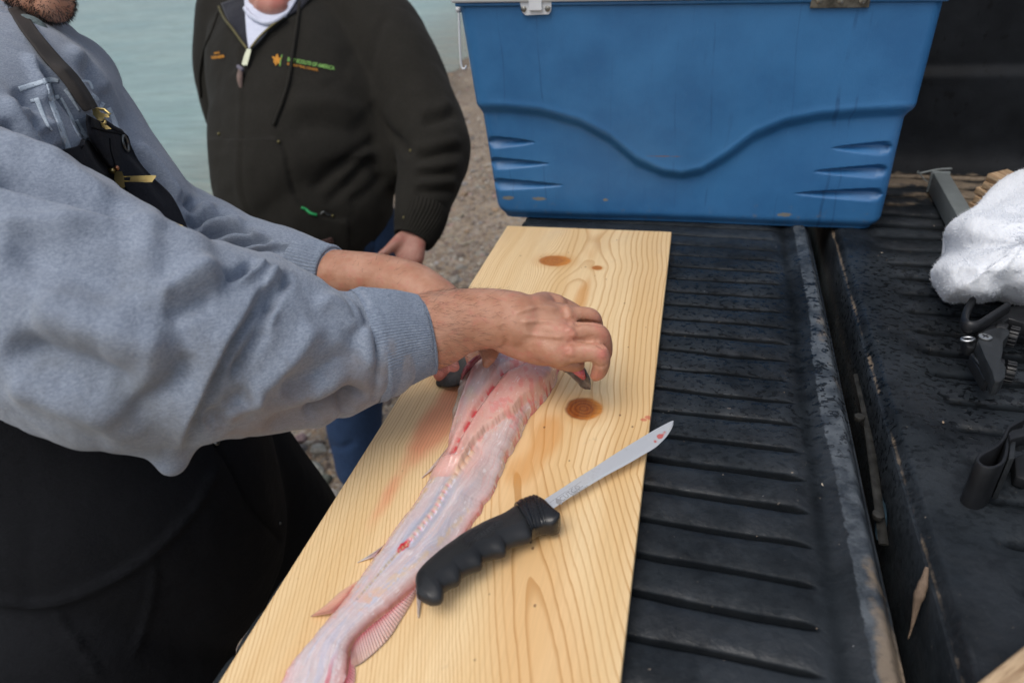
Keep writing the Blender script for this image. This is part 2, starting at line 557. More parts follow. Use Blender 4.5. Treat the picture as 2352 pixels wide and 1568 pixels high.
# gravel on the beach, countless: one object
def ico(sub):
    bm = bmesh.new(); bmesh.ops.create_icosphere(bm, subdivisions=sub, radius=1.0)
    v = np.array([q.co[:] for q in bm.verts]); f = np.array([[w.index for w in q.verts] for q in bm.faces]); bm.free()
    return v, f
IV1, IF1 = ico(1); IV2, IF2 = ico(2); IV3, IF3 = ico(3)
def rock(v, seed, size, flat=0.6):
    r = random.Random(seed)
    s = np.array([1, r.uniform(.6, .95), flat * r.uniform(.7, 1.1)]) * size
    a = r.uniform(0, 6.28)
    d = 1 + 0.28 * vnoise(v * 1.4 + seed * 3.7, 1.0, seed % 97) + .1 * vnoise(v * 3.1, 1.0, seed % 89)
    w = v * d[:, None]
    # facets: clip with a few planes
    for k in range(5):
        nrm = np.array([r.gauss(0, 1), r.gauss(0, 1), r.gauss(0, 1)]); nrm /= np.linalg.norm(nrm)
        h = r.uniform(.62, .9); q = w @ nrm - h
        w = w - np.where(q > 0, q, 0)[:, None] * nrm * 0.85
    w = w * s
    t = r.uniform(-.4, .4); Rx = np.array([[1, 0, 0], [0, math.cos(t), -math.sin(t)], [0, math.sin(t), math.cos(t)]])
    Rz = np.array([[math.cos(a), -math.sin(a), 0], [math.sin(a), math.cos(a), 0], [0, 0, 1]])
    return w @ (Rz @ Rx).T
STONE_COLS = np.array([(0.30, 0.27, 0.23), (0.22, 0.18, 0.15), (0.38, 0.36, 0.32), (0.17, 0.13, 0.11), (0.30, 0.21, 0.19), (0.26, 0.25, 0.25), (0.42, 0.39, 0.33), (0.28, 0.20, 0.13)])
protos = [rock(IV1, 100 + k, 1.0) for k in range(24)]
protos2 = [rock(IV2, 200 + k, 1.0) for k in range(12)]
vs, fs, cs, off = [], [], [], 0
def scatter(n, x0, x1, y0, y1, s0, s1, hi=False, tone=1.0):
    global off
    px, py = rng.uniform(x0, x1, n), rng.uniform(y0, y1, n)
    sz = s0 * (s1 / s0) ** (rng.random(n) ** 2.2)
    k = shore_dist(px, py) > -0.1
    px, py, sz = px[k], py[k], sz[k]
    pz = ground_z(px, py)
    for i in range(len(px)):
        pr = (protos2 if hi else protos)[rng.integers(0, 12 if hi else 24)]
        a = rng.uniform(0, 6.28); c_, s_ = math.cos(a), math.sin(a)
        v = pr * sz[i]
        v = np.stack([v[:, 0] * c_ - v[:, 1] * s_, v[:, 0] * s_ + v[:, 1] * c_, v[:, 2]], 1) + (px[i], py[i], pz[i] + sz[i] * .18)
        vs.append(v); fs.append((IF2 if hi else IF1) + off); off += len(v)
        c = STONE_COLS[rng.integers(0, 8)] * rng.uniform(.6, 1.45) * tone
        cs.append(np.tile(c, (len(v), 1)))
scatter(1500, -2.0, -0.3, 0.0, 1.3, .007, .045, True)
scatter(6500, -2.3, 0.1, -0.4, 2.4, .004, .02)
scatter(900, -2.2, 0.0, 1.2, 4.2, .010, .042, True)
scatter(6500, -2.9, 0.3, 1.6, 5.0, .005, .018)
scatter(4500, -4.0, 0.4, 4.5, 12.0, .008, .03)
me = new_mesh('gravel', np.concatenate(vs), np.concatenate(fs), True)
set_color(me, 'Col', np.concatenate(cs))
m = Mat('gravel_stone')
co = m.coord(); nz = m.noise(co, 90, 4, .65)
col = m.mix(m.ss(nz, .3, .7, 0, .5), m.attr('Col'), (0.10, 0.085, 0.07))
MAT_STONE = m.done(col, 0.7, m.bump(nz, .5, .003), spec=.35)
bev_shade(me, 38)
o = link_mesh('gravel', me, MAT_STONE)
tag(o, 'loose gravel and pebbles covering the beach', kind='stuff')

# larger stones that can be told apart, left of the board
def lone_stone(px, py, size, colr, seed, label, flat=.6):
    p = P(px, py, -1.14); p[2] = float(ground_z(p[0], p[1])) + size * .2
    v = rock(IV3, seed, size, flat)
    mm = Mat('stone'); co = mm.coord(); nz = mm.noise(co, 45, 5, .65); n3 = mm.noise(co, 12, 3, .5)
    cc = mm.mix(mm.ss(nz, .3, .7), [q * .7 for q in colr], [min(1, q * 1.2) for q in colr])
    cc = mm.mix(mm.ss(n3, .5, .7, 0, .6), cc, (0.17, 0.13, 0.095))
    M_ = mm.done(cc, .75, mm.bump(nz, .6, .004), spec=.3)
    o = mobj('stone', v, IF3, M_)
    o.location = p
    bev_shade(o.data, 30)
    tag(o, label, 'stone', 'larger stones on the gravel beach')
lone_stone(692, 1018, .034, (0.27, 0.19, 0.19), 1, 'dull mauve rounded stone between the black overalls and the blue jeans', .55)
lone_stone(735, 1048, .030, (0.36, 0.35, 0.31), 2, 'pale grey stone touching the left edge of the blue jeans leg', .7)
lone_stone(712, 1062, .026, (0.27, 0.19, 0.13), 3, 'rusty tan stone just below the mauve stone', .5)
lone_stone(728, 1098, .040, (0.33, 0.33, 0.29), 4, 'large light grey lumpy stone beside the black overalls knee', .8)
lone_stone(752, 1128, .030, (0.12, 0.13, 0.11), 5, 'dark olive stone between the light lumpy stone and the jeans hem', .7)
lone_stone(762, 1160, .026, (0.40, 0.38, 0.36), 6, 'small whitish stone lowest beside the board edge', .6)
lone_stone(905, 905, .025, (0.36, 0.29, 0.23), 7, 'tan stone in the gap between jeans and board edge', .6)
lone_stone(890, 940, .022, (0.24, 0.19, 0.20), 8, 'purplish stone in the gap between jeans and board edge', .6)
# dry reeds lying on the gravel
m = Mat('dry_reed'); co = m.coord(); nz = m.noise(m.scale(co, (1, 1, 1)), 60, 3)
MAT_REED = m.done(m.mix(nz, (0.30, 0.27, 0.19), (0.46, 0.43, 0.33)), .7)
REEDS = [
    ([(1012, 428), (1003, 450), (1006, 475), (1020, 488)], .007, 'pale curled reed stalk on gravel beside the dark jacket sleeve'),
    ([(1002, 500), (1030, 505), (1065, 492)], .005, 'thin pale reed lying on gravel just above the board corner'),
    ([(985, 560), (1010, 545), (1040, 540)], .005, 'thin reed on gravel right of the hanging hand'),
    ([(905, 960), (925, 925), (938, 905)], .007, 'pale straight reed beside the board edge below the sleeve'),
    ([(1045, 545), (1062, 560), (1090, 552)], .004, 'short reed scrap on brown gravel by the far board edge'),
]
for pl, r, lb in REEDS:
    pts = []
    for q in pl:
        p = P(q[0], q[1], -1.12)
        for _ in range(4): p = P(q[0], q[1], float(ground_z(p[0], p[1])) + .012)
        pts.append(p)
    mb = MB(); s = spline(pts, 14); mb.tube(s, np.linspace(r, r * .6, 14), 7)
    c = s.mean(0); mb.v[0] = mb.v[0] - c
    o = mb.build('reed_stalk', MAT_REED); o.location = c
    tag(o, lb, 'reed', 'dry reed stalks on the beach')

# ================================================================== PICKUP TRUCK (tailgate down, bed liner)
TR = -math.radians(1.94)
truck = empty('pickup_truck', (0.513, 0.0, -0.021), 'black pickup truck bed with its lined tailgate lowered, wet and scuffed', 'pickup truck', rz=TR)
TW = world_matrix(truck)
TWn = np.array(TW)
def t2w(v): return v @ TWn[:3, :3].T + TWn[:3, 3]
def w2t(v): return (np.asarray(v) - TWn[:3, 3]) @ TWn[:3, :3]
m = Mat('bed_liner')
pos = m.coord(); x_, y_, z_ = m.xyz(pos)
fine = m.noise(pos, 210, 5, .62); med = m.noise(pos, 34, 5, .65); lrg = m.noise(pos, 6.5, 4, .6)
drops = m.noise(m.scale(pos, (110, 150, 110)), 1.0, 3, .6)
wear = m.attr('wear', 'Fac')
base = m.mix(m.ss(lrg, .35, .65), (0.0075, 0.0095, 0.0120), (0.0160, 0.0200, 0.0245))
base = m.mix(m.ss(med, .45, .75, 0, .45), base, (0.026, 0.033, 0.041))
chalk = m.noise(m.scale(pos, (26, 40, 26)), 1.0, 6, .72)
base = m.mix(m.ss(chalk, .66, .80, 0, .4), base, (0.08, 0.09, 0.10))
film = m.noise(pos, 7.5, 4, .6)
base = m.mix(m.ss(film, .46, .62, 0, .55), base, (0.027, 0.033, 0.039))
worn = m.mix(m.ss(med, .35, .65), (0.030, 0.038, 0.048), (0.10, 0.115, 0.13))
chip = m.noise(m.scale(pos, (70, 130, 70), (0, 0, .5)), 1.0, 4, .65)
base = m.mix(m.ss(wear * (0.35 + chip), .42, .55), base, worn)
mud = m.noise(m.scale(pos, (12, 12, 12)), 1.0, 6, .7)
base = m.mix(m.ss(m.attr('dust', 'Fac') * 0.8 + mud * 1.0, .84, 1.02, 0, .8), base, (0.24, 0.185, 0.13))
wet = m.ss(drops, .53, .58)
speck = m.noise(pos, 130, 3, .6)
base = m.mix(m.ss(speck, .70, .77, 0, .8), base, (0.20, 0.17, 0.14))
zone = m.ss(m.f('absolute', y_ + .26), .12, .42, 1.0, .22)
rough = 0.50 - wet * zone * 0.26 + (fine - .5) * .25
base = m.mix(wet * zone * .9, base, (0.004, 0.005, 0.006))
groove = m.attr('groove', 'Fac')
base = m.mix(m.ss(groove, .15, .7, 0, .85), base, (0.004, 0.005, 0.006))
nb = m.bump(fine, 0.45, 0.0012)
nb = m.bump(m.noise(pos, 75, 4, .6, .6), 0.5, 0.0018, nb)
nb = m.bump(drops, .35, .0014, nb)
dull = m.ss(m.noise(pos, 11, 5, .65), .40, .62)
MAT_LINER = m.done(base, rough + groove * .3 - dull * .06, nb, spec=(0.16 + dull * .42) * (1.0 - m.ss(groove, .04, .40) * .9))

def rib_field(x, y, period, x_end, side, depth, yshift=0.0, w=0.0042):
    """moulded pads along x with narrow valleys; round pad ends at x_end"""
    yy = y + 0.0035 * vnoise(np.stack([x * 4, y * 6], -1), 1.0, 31) + yshift
    ph = (yy / period) % 1.0
    d = np.minimum(ph, 1 - ph) * period
    k = np.floor(yy / period)
    ww = w * (.8 + .7 * _hash(k, k * 0, k * 0, 3)) * (1 + .6 * vnoise(np.stack([x * 22, k * 7.3], -1), 1.0, 37))
    g = (np.exp(-(d / np.maximum(ww, .0006)) ** 2) * .62 + .38 * np.exp(-(d / (w * 4.2)) ** 2)) * (0.55 + .6 * _hash(k, k * 0 + 1, k * 0, 5)) * (1 + .5 * vnoise(np.stack([x * 15, k * 3.1], -1), 1.0, 38))
    into = (x - x_end) * side
    pad = .0013 * (4 * ph * (1 - ph)) ** 1.3
    return (-depth * g + pad) * sstep(-.004, .018, into)
# tailgate inner skin
xs = np.linspace(-0.505, 0.0, 230); ys = np.linspace(-1.08, 0.445, 820)
X, Y = np.meshgrid(xs, ys, indexing='ij')
pp = np.stack([X, Y], -1)
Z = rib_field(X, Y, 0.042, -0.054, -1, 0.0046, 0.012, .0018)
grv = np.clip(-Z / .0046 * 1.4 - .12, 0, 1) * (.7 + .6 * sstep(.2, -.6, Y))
edge_w = 0.004 * vnoise(pp, 9, 40)
Z += -0.0045 * np.exp(-((X + 0.046 + edge_w) / 0.012) ** 2)
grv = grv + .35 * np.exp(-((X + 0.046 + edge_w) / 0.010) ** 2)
Z += 0.0040 * sstep(-0.042, -0.024, X + edge_w) - 0.014 * sstep(-0.012, 0.0, X)
Z += 0.0006 * fbm(pp, 55, 3, 9) + 0.0012 * fbm(pp, 7, 2, 10)
Z = np.minimum(Z, 0.0008 + 100 * (X > -0.22))
Z -= 0.006 * sstep(-.495, -.505, X)
wear = sstep(-0.036, -0.022, X + edge_w) * (1 - sstep(-0.008, 0.0, X)) * .9 + .25 * fbm(pp, 5, 3, 50)
dust = np.exp(-((X + .012) / .02) ** 2) * .34 * (1 + fbm(pp, 9, 3, 51)) + .5 * sstep(-.55, -.85, Y) * sstep(-.03, -.012, X)
V = np.stack([X, Y, Z], -1).reshape(-1, 3)
nU, nV = len(xs), len(ys)
F = grid_faces(nU, nV)
# turn the border down as the edge of the panel
def skirt(V, F, idx, dz):
    n0 = len(V); e = V[idx].copy(); e[:, 2] = dz
    F2 = np.array([[idx[i], idx[i + 1], n0 + i + 1, n0 + i] for i in range(len(idx) - 1)])
    return np.vstack([V, e]), np.vstack([F, F2])
right = np.arange((nU - 1) * nV, nU * nV)
left = np.arange(0, nV); far = np.arange(nU) * nV + nV - 1; nearr = np.arange(nU) * nV
wv, dv = wear.ravel(), dust.ravel()
for idx in (right, left, far, nearr):
    V, F = skirt(V, F, idx, -0.075); wv = np.r_[wv, np.zeros(len(idx))]; dv = np.r_[dv, np.zeros(len(idx))]
me = new_mesh('tailgate_liner', V, F)
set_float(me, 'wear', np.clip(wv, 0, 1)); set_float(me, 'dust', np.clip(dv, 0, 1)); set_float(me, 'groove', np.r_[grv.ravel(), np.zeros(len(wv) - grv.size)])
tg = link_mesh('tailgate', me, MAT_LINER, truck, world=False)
MAT_PAINT = plain('dark_paint', (0.012, 0.013, 0.015), .3, 0, .1, 30, coat=.6)
MB().box((-.2525, -.3175, -.079), (.50, 1.515, .008)).build('outer_skin', MAT_PAINT, tg, False, False)
# bed floor
xs = np.linspace(0.036, 1.5, 460); xs = 0.036 + (xs - .036) ** 1.25 / (1.464 ** .25); ys = np.linspace(-1.08, 0.43, 620)
X, Y = np.meshgrid(xs, ys, indexing='ij'); pp = np.stack([X, Y], -1)
Z = rib_field(X, Y, 0.052, 0.095, 1, 0.0100, 0.03, .0046)
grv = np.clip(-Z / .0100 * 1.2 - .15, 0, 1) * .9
Z += 0.0007 * fbm(pp, 45, 3, 12) + 0.0014 * fbm(pp, 6, 2, 13) - .012 * sstep(.048, .036, X)
Z += 0.002 - .003 * sstep(.06, .11, X)
ragged = .006 * fbm(pp, 14, 4, 77)
wear = (.55 * sstep(.055, .038, X + ragged) + .12 * fbm(pp, 5, 3, 52)) * .8
dust = (.50 * sstep(.12, .42, Y) + .26) * sstep(-.3, .3, Y) * (1 + .9 * fbm(pp * [1, 3.5], 9, 4, 56)) + .5 * np.exp(-((X - .039) / .003) ** 2)
V = np.stack([X, Y, Z], -1).reshape(-1, 3); nU, nV = len(xs), len(ys); F = grid_faces(nU, nV)
wv, dv = wear.ravel(), dust.ravel()
V, F = skirt(V, F, np.arange(0, nV), -.11); wv = np.r_[wv, np.zeros(nV)]; dv = np.r_[dv, np.full(nV, .08)]
me = new_mesh('bed_floor', V, F)
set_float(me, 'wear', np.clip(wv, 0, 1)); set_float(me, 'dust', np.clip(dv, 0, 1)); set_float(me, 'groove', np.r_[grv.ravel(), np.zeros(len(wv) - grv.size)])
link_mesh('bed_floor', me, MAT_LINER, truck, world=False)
# chips, sand and splinters lying on the liner
def flecks(name, n, x0, x1, y0, y1, cols, s0, s1, parent_, zf):
    V, F, Cc = [], [], []
    for i in range(n):
        x = rng.uniform(x0, x1); y = rng.uniform(y0, y1); s = s0 * (s1 / s0) ** rng.random(); a = rng.uniform(0, 6.3); el = rng.uniform(1, 2.6)
        z = zf + .0006; k = len(V); cl_ = cols[rng.integers(0, len(cols))] * rng.uniform(.7, 1.1)
        for j in range(5):
            t = j / 5 * 6.283; r = s * rng.uniform(.6, 1.1); px_, py_ = r * el * math.cos(t), r * math.sin(t)
            V.append((x + px_ * math.cos(a) - py_ * math.sin(a), y + px_ * math.sin(a) + py_ * math.cos(a), z)); Cc.append(cl_)
        V.append((x, y, z + s * .5)); Cc.append(cl_)
        for j in range(5): F.append((k + j, k + (j + 1) % 5, k + 5))
    me = new_mesh(name, V, np.array(F), False); set_color(me, 'Col', np.array(Cc))
    o = link_mesh(name, me, MAT_FLECK, parent_, world=False); tag(o, kind='stuff')
mf = Mat('fleck'); MAT_FLECK = mf.done(mf.attr('Col'), .8)
FC = np.array([(.42, .36, .28), (.30, .22, .15), (.5, .5, .5), (.20, .15, .11)])
flecks('grit', 60, -.25, -.005, -.95, .06, FC, .0004, .0013, truck, -.0004)
flecks('grit', 60, .06, .5, -.8, .35, FC, .0005, .0015, truck, .0002)
# bed side wall of the liner, with moulded upright and lengthwise steps
xs = np.linspace(0.02, 1.5, 260); zs = np.linspace(0, 0.56, 150)
X, Zz = np.meshgrid(xs, zs, indexing='ij')
Yw = 0.40 + .035 * (1 - np.exp(-Zz / .02)) + .015 * Zz + .012 * sstep(.175, .20, Zz) + 0.012 * sstep(.36, .39, Zz)
Yw = Yw - .010 * (np.exp(-(((X - .95) % .34 - .17) / .035) ** 4)) * sstep(.05, .09, Zz) + .0012 * fbm(np.stack([X, Zz], -1), 22, 3, 60)
V = np.stack([X, Yw, Zz], -1).reshape(-1, 3)
me = new_mesh('bed_side_wall', V, grid_faces(len(xs), len(zs)))
set_float(me, 'groove', np.zeros(len(V))); set_float(me, 'wear', np.full(len(V), .06)); set_float(me, 'dust', np.clip(.42 * np.exp(-V[:, 2] / .008), 0, 1))
m = Mat('wet_black_wall'); pos = m.coord()
d0 = m.noise(m.scale(pos, (60, 60, 38)), 1.0, 3, .6); d1 = m.noise(pos, 9, 4, .6); d2 = m.noise(pos, 160, 3, .6)
col = m.mix(m.ss(d1, .3, .7), (0.0045, 0.0055, 0.007), (0.010, 0.012, 0.015))
col = m.mix(m.ss(d0, .60, .68, 0, .6), col, (0.0015, 0.0018, 0.002))
col = m.mix(m.ss(m.attr('dust', 'Fac') + d0 * .6, .62, .9), col, (0.22, 0.17, 0.12))
MAT_WALL = m.done(col, .62, m.bump(d2, .4, .001), spec=.16)
link_mesh('bed_side_wall', me, MAT_WALL, truck, world=False)
MB().box((.77, .50, .28), (1.5, .09, .60), bev=.02).build('bed_side_panel', MAT_PAINT, truck, True, False, 40)
MB().box((1.52, -.32, .24), (.03, 1.6, .55), bev=.01).build('bed_front_wall', MAT_PAINT, truck, True, False, 40)
# what shows in the hinge gap
MAT_SILL = plain('gap_grime', (0.016, 0.0145, 0.013), .8, 0, .5, 45, .002)
MB().box((.0175, -.32, -.135), (.12, 1.55, .03)).build('rear_sill', MAT_SILL, truck, False, False)
MB().box((.0175, -.32, -.30), (.10, 1.50, .28), bev=.01).build('rear_cross_member', MAT_SILL, truck, False, False)
MAT_RUST = plain('rusty_steel', (0.09, 0.062, 0.045), .7, .35, .6, 80, .001)
MAT_OLDST = plain('worn_steel', (0.045, 0.045, 0.042), .6, .5, .5, 60, .001)
def gp(px, py, z): return w2t(P(px, py, z))
mb = MB(); q = spline([gp(1968, 860, -.07), gp(1990, 960, -.072), gp(2010, 1100, -.075), gp(2030, 1250, -.078)], 16)
mb.tube(q, .0045, 8, flat=(1.0, .35)); mb.build('hinge_strap', MAT_OLDST, truck, True, False, 40)
mb = MB()
for (a, b) in ((980, 905), (1010, 1130)):
    c = gp(1972 + (b - 905) * .19, b + 60, -.072); mb = MB(); mb.cyl(c + (0, 0, .004), (0, 0, 1), .006, .006, 12, .001); mb.build('hinge_bolt', MAT_OLDST, truck, True, False, 40)

mb = MB(); mb.cyl(gp(2140, 1230, -.06) + (.0, 0, 0), (1, 0, .1), .011, .010, 20, .002); mb.build('latch_bumper', MAT_OLDST, truck, True, False, 40)
MAT_RED = plain('red_reflector', (0.16, 0.02, 0.015), .4)
MAT_BLUEGREY = plain('blue_grey_plastic', (0.03, 0.06, 0.085), .4)
mb = MB(); mb.tube(spline([gp(2012, 1120, -.085), gp(2024, 1180, -.082), gp(2018, 1240, -.085)], 10), [.002, .004, .005, .006, .006, .006, .006, .005, .004, .002], 8, flat=(1, .4))
mb.build('wiring_clip', MAT_BLUEGREY, truck, True, False)
# stick caught in the gap
m = Mat('twig_bark'); nz = m.noise(m.coord(), 240, 4, .7)
MAT_TWIG = m.done(m.mix(nz, (0.12, 0.08, 0.055), (0.24, 0.175, 0.125)), .85, m.bump(nz, .6, .002))
mb = MB()
rows = [P(2129, 1302, -.026), P(2122, 1335, -.034), P(2113, 1362, -.042), P(2106, 1384, -.05), P(2103, 1400, -.056), P(2094, 1440, -.07), P(2086, 1466, -.08)]
rr = np.array([.0014, .0040, .0042, .0040, .0028, .0010, .0006])
s = spline(np.c_[rows, rr], 40); c = s[:, :3].mean(0)
mb.tube(s[:, :3] - c, s[:, 3] * (1 + .25 * vnoise(s[:, :3], 160, 2)), 9)
o = mb.build('twig', MAT_TWIG); o.location = c
tag(o, 'muddy brown twig stuck in the gap between tailgate and truck bed', 'twig')

# ================================================================== THE BOARD
m = Mat('pine_board')
pos = m.coord(); x_, y_, z_ = m.xyz(pos)      # board frame: x across 0..0.286, y along, far end at 0
wob = m.noise(m.scale(pos, (9, 1.6, 9)), 1.0, 3, .5) - .5
wob2 = m.noise(m.scale(pos, (60, 5, 60)), 1.0, 3, .55) - .5
wob3 = m.noise(m.scale(pos, (160, 22, 60)), 1.0, 2, .5) - .5
K = [(0.112, -0.135, .027, .021), (0.181, -0.153, .0085, .008), (0.2135, -0.506, .0215, .0215)]
xx = x_ + wob * .010 + wob2 * .0028 + wob3 * .0009
knotmask = None; knotr = []
for (kx, ky, ra, rb) in K:
    dx = x_ - kx; dy = (y_ - ky)
    e = rb / ra
    # flow of the grain round the knot
    q = (dx * dx + dy * dy * .35) / (ra * ra)
    push = dx / (q + 1.0) * m.f('exponent', (dy * dy) * (-1.0 / (ra * 2.6) ** 2)) * .85
    xx = xx - push
    rr_ = m.f('sqrt', (dx * dx) / (ra * ra) + (dy * dy) / (rb * rb)) + (m.noise(pos, 70, 3, .6) - .5) * .22
    knotr.append(rr_)
dxc = xx - (m.f('maximum', (y_ + .6) * -1.0, 0.0) * .33 + .160)
dd = (y_ + 1.05) * .050 + m.noise(m.scale(pos, (1, 6.2, 1)), 1.0, 2, .4) * .026 - .011
rad = m.f('sqrt', dxc * dxc + dd * dd)
leftside = m.ss(dxc, -.10, -.02, 1.0, 0.0)
ring = rad * 150.0 + leftside * (m.f('maximum', -dxc - .02, 0.0)) * 130.0
ring = ring + m.noise(m.scale(pos, (30, .8, 30)), 1.0, 2) * .8
fr = m.f('fract', ring)
late = m.ss(fr, .62, .97) * m.ss(fr, .97, 1.0, 1.0, 0.0)
cellid = m.f('floor', ring)
rv = m.f('fract', m.f('sine', cellid * 12.9898) * 437.58)
inten = 0.35 + rv * .65
tone = m.noise(m.scale(pos, (18, 1.1, 18)), 1.0, 3, .5)
early = m.mix(m.ss(tone, .35, .65), (0.79, 0.54, 0.265), (0.89, 0.665, 0.375))
# warmer heartwood colour near the pith line
heart = m.ss(rad, .018, .055, 1.0, 0.0)
early = m.mix(heart * .55, early, (0.78, 0.46, 0.20))
col = m.mix(late * inten * .85, early, (0.54, 0.27, 0.085))
# resin smear between the knots and around the third
sm = m.noise(m.scale(pos, (45, 7, 45)), 1.0, 4, .6)
def blob(cx, cy, ax, ay):
    a = (x_ - cx) * (1 / ax); b = (y_ - cy) * (1 / ay)
    return m.f('exponent', (a * a + b * b) * -1.0)
res = blob(.172, -.255, .012, .075) + blob(.182, -.56, .022, .05) * .8 + blob(.165, -.62, .02, .03) * .6 + blob(.165, -.10, .02, .05) * .5
col = m.mix(m.ss(res * (sm + .35), .25, .62, 0, .62), col, (0.66, 0.30, 0.075))
for (kx, ky, ra, rb), rr_ in zip(K, knotr):
    dk = 1.0 if rb > .009 and ky < -.3 else .55
    rings_ = m.f('sine', rr_ * 26.0) * .5 + .5
    kc = m.mix(rings_ * .55, (0.24, 0.055, 0.008) if dk == 1 else (.44, .14, .022), (0.44, 0.13, 0.016) if dk == 1 else (.54, .22, .045))
    kc = m.mix(m.ss(rr_ + (x_ - kx) * 26.0, .55, 1.35), kc, (0.66, 0.25, 0.038))
    kc = m.mix(m.ss(m.noise(m.scale(pos, (60, 420, 60)), 1.0, 3, .6), .45, .7, 0, .4), kc, (0.16, 0.045, 0.010))
    col = m.mix(m.ss(rr_, .9, 1.8, .4, 0.0), col, (0.66, 0.34, 0.11))
    col = m.mix(m.ss(rr_, .82, 1.06, 1.0, 0.0), col, kc)
# watery blood stain left of the fish
st = blob(.060, -.565, .020, .05) * 1.1 + blob(.05, -.67, .010, .05) * .55 + blob(.04, -.455, .022, .022) * .55 + blob(.06, -.50, .016, .03) * .5 + blob(.225, -.433, .02, .01) * .3
stn = m.noise(m.scale(pos, (45, 26, 40)), 1.0, 4, .6)
col = m.mix(m.ss(st * (stn + .35), .12, .62, 0, .72), col, m.mix(late * inten * .7, (0.80, 0.27, 0.15), (0.56, 0.15, 0.07)))
for (sx_, sy_, sr) in ((.285, -.51, .006), (.279, -.515, .004)):
    col = m.mix(m.ss(blob(sx_, sy_, sr, sr * .7) * (stn + .4), .3, .6, 0, .7), col, (0.62, 0.10, 0.07))
# dark specks and grubby marks
sp = m.vor(m.scale(pos, (55, 38, 1)), 1.0); spc = m.xyz(m.vor(m.scale(pos, (55, 38, 1)), 1.0, out='Color'))
col = m.mix(m.ss(sp, .05, .085, .8, 0.0) * m.ss(spc[0], .62, .63), col, (0.20, 0.09, 0.04))
gr = m.noise(m.scale(pos, (42, 30, 30)), 1.0, 5, .7)
col = m.mix(m.ss(gr, .62, .78, 0, .5), col, (0.33, 0.25, 0.17))
damp = m.noise(m.scale(pos, (16, 9, 9)), 1.0, 4, .6)
fib = m.noise(m.scale(pos, (420, 14, 200)), 1.0, 3, .6)
col = m.mix(m.ss(fib, .35, .7, 0, .14), col, (0.5, 0.33, 0.16))
nb = m.bump(fib, .35, .0006); nb = m.bump(late * -1.0, .25, .0006, nb)
MAT_PINE = m.done(col, 0.52 - m.ss(damp, .5, .75) * .2 + (fib - .5) * .2, nb, spec=.4)
mb = MB(); mb.box((.143, -.575, -.0095), (.286, 1.15, .019), bev=.0016)
o = mb.build('board', MAT_PINE, None, True, True, 30)
o.data.transform(Matrix.Identity(4))
tag(o, 'pale knotty pine board laid along the lowered tailgate under the fish', 'wooden board')

# ================================================================== THE COOLER
cooler = empty('cooler', (.29, .25, -.02), 'big blue ice chest with white rim and metal hinges standing across the tailgate gap', 'cooler')
YF = 0.072
TL, TRr, BL, BR = np.array([-.079, .3468]), np.array([.637, .3290]), np.array([-.047, -.0195]), np.array([.634, -.0195])
WAVE = [(1040, 256), (1090, 260), (1160, 262), (1240, 270), (1330, 296), (1400, 335), (1460, 385), (1520, 410), (1565, 416), (1610, 408), (1670, 375), (1730, 330), (1800, 298), (1880, 281), (1980, 273), (2080, 268), (2160, 266)]
wv_ = np.array([PY(a, b, YF)[[0, 2]] for a, b in WAVE])
DENTS = []
for (xa, ya, xb, yb, lft) in ((1118, 332, 1228, 332, 1), (1121, 380, 1260, 381, 1), (1128, 427, 1294, 430, 1), (1912, 346, 2048, 347, 0), (1868, 399, 2038, 399, 0), (1825, 449, 2026, 452, 0)):
    a, b = PY(xa, ya, YF)[[0, 2]], PY(xb, yb, YF)[[0, 2]]
    DENTS.append((a, b, lft))
def front_relief(x, z):
    zw = np.interp(x, wv_[:, 0], wv_[:, 1])
    slope = np.gradient(wv_[:, 1], wv_[:, 0]); sl = np.interp(x, wv_[:, 0], slope)
    dn = (z - zw) / np.sqrt(1 + sl * sl)
    d = 0.0125 * sstep(-.020, .004, -dn) * 1.0
    d = d - 0.0022 * np.exp(-((dn - .010) / .009) ** 2)
    d = d - .0085 * sstep(.0, .15, -dn)
    for a, b, lft in DENTS:
        L = b[0] - a[0]; t = (x - a[0]) / L
        tt = t if lft else 1 - t
        half = np.where(tt < .08, .0118 * np.sqrt(np.clip(tt / .08, 0, 1)), .0118 * np.clip(1 - (tt - .08) / .92, 0, 1) ** .75)
        zc = a[1] + (b[1] - a[1]) * t
        q = (z - zc) / np.maximum(half, 1e-4)
        prof = np.where((t > 0) & (t < 1) & (np.abs(q) < 1), (1 - q * q) ** .95 * (.45 + .75 * sstep(-1, 1, q)), 0)
        d = d + prof * .0115 * np.minimum(1, half / .0055)
    return d
nz_, hs_ = 210, np.linspace(0, 1, 210)
ns = 330
ring_u = []
rc = .045
front = np.linspace(0, 1, ns)
sec = []     # (u across 0..1, depth 0..1, isfront, nx)
for t in front[3:-3]: sec.append((t, 0.0, 1))
for a in np.linspace(0, math.pi / 2, 9)[1:]: sec.append((('r', a), 0, 0))
for t in np.linspace(0.1, .9, 26): sec.append((1.0, t, 0))
for t in np.linspace(.98, .02, 30): sec.append((t, 1.0, 0))
for t in np.linspace(.9, .1, 26): sec.append((0.0, t, 0))
for a in np.linspace(0, math.pi / 2, 9)[:-1]: sec.append((('l', a), 0, 0))
DEP = .36
Vc = []
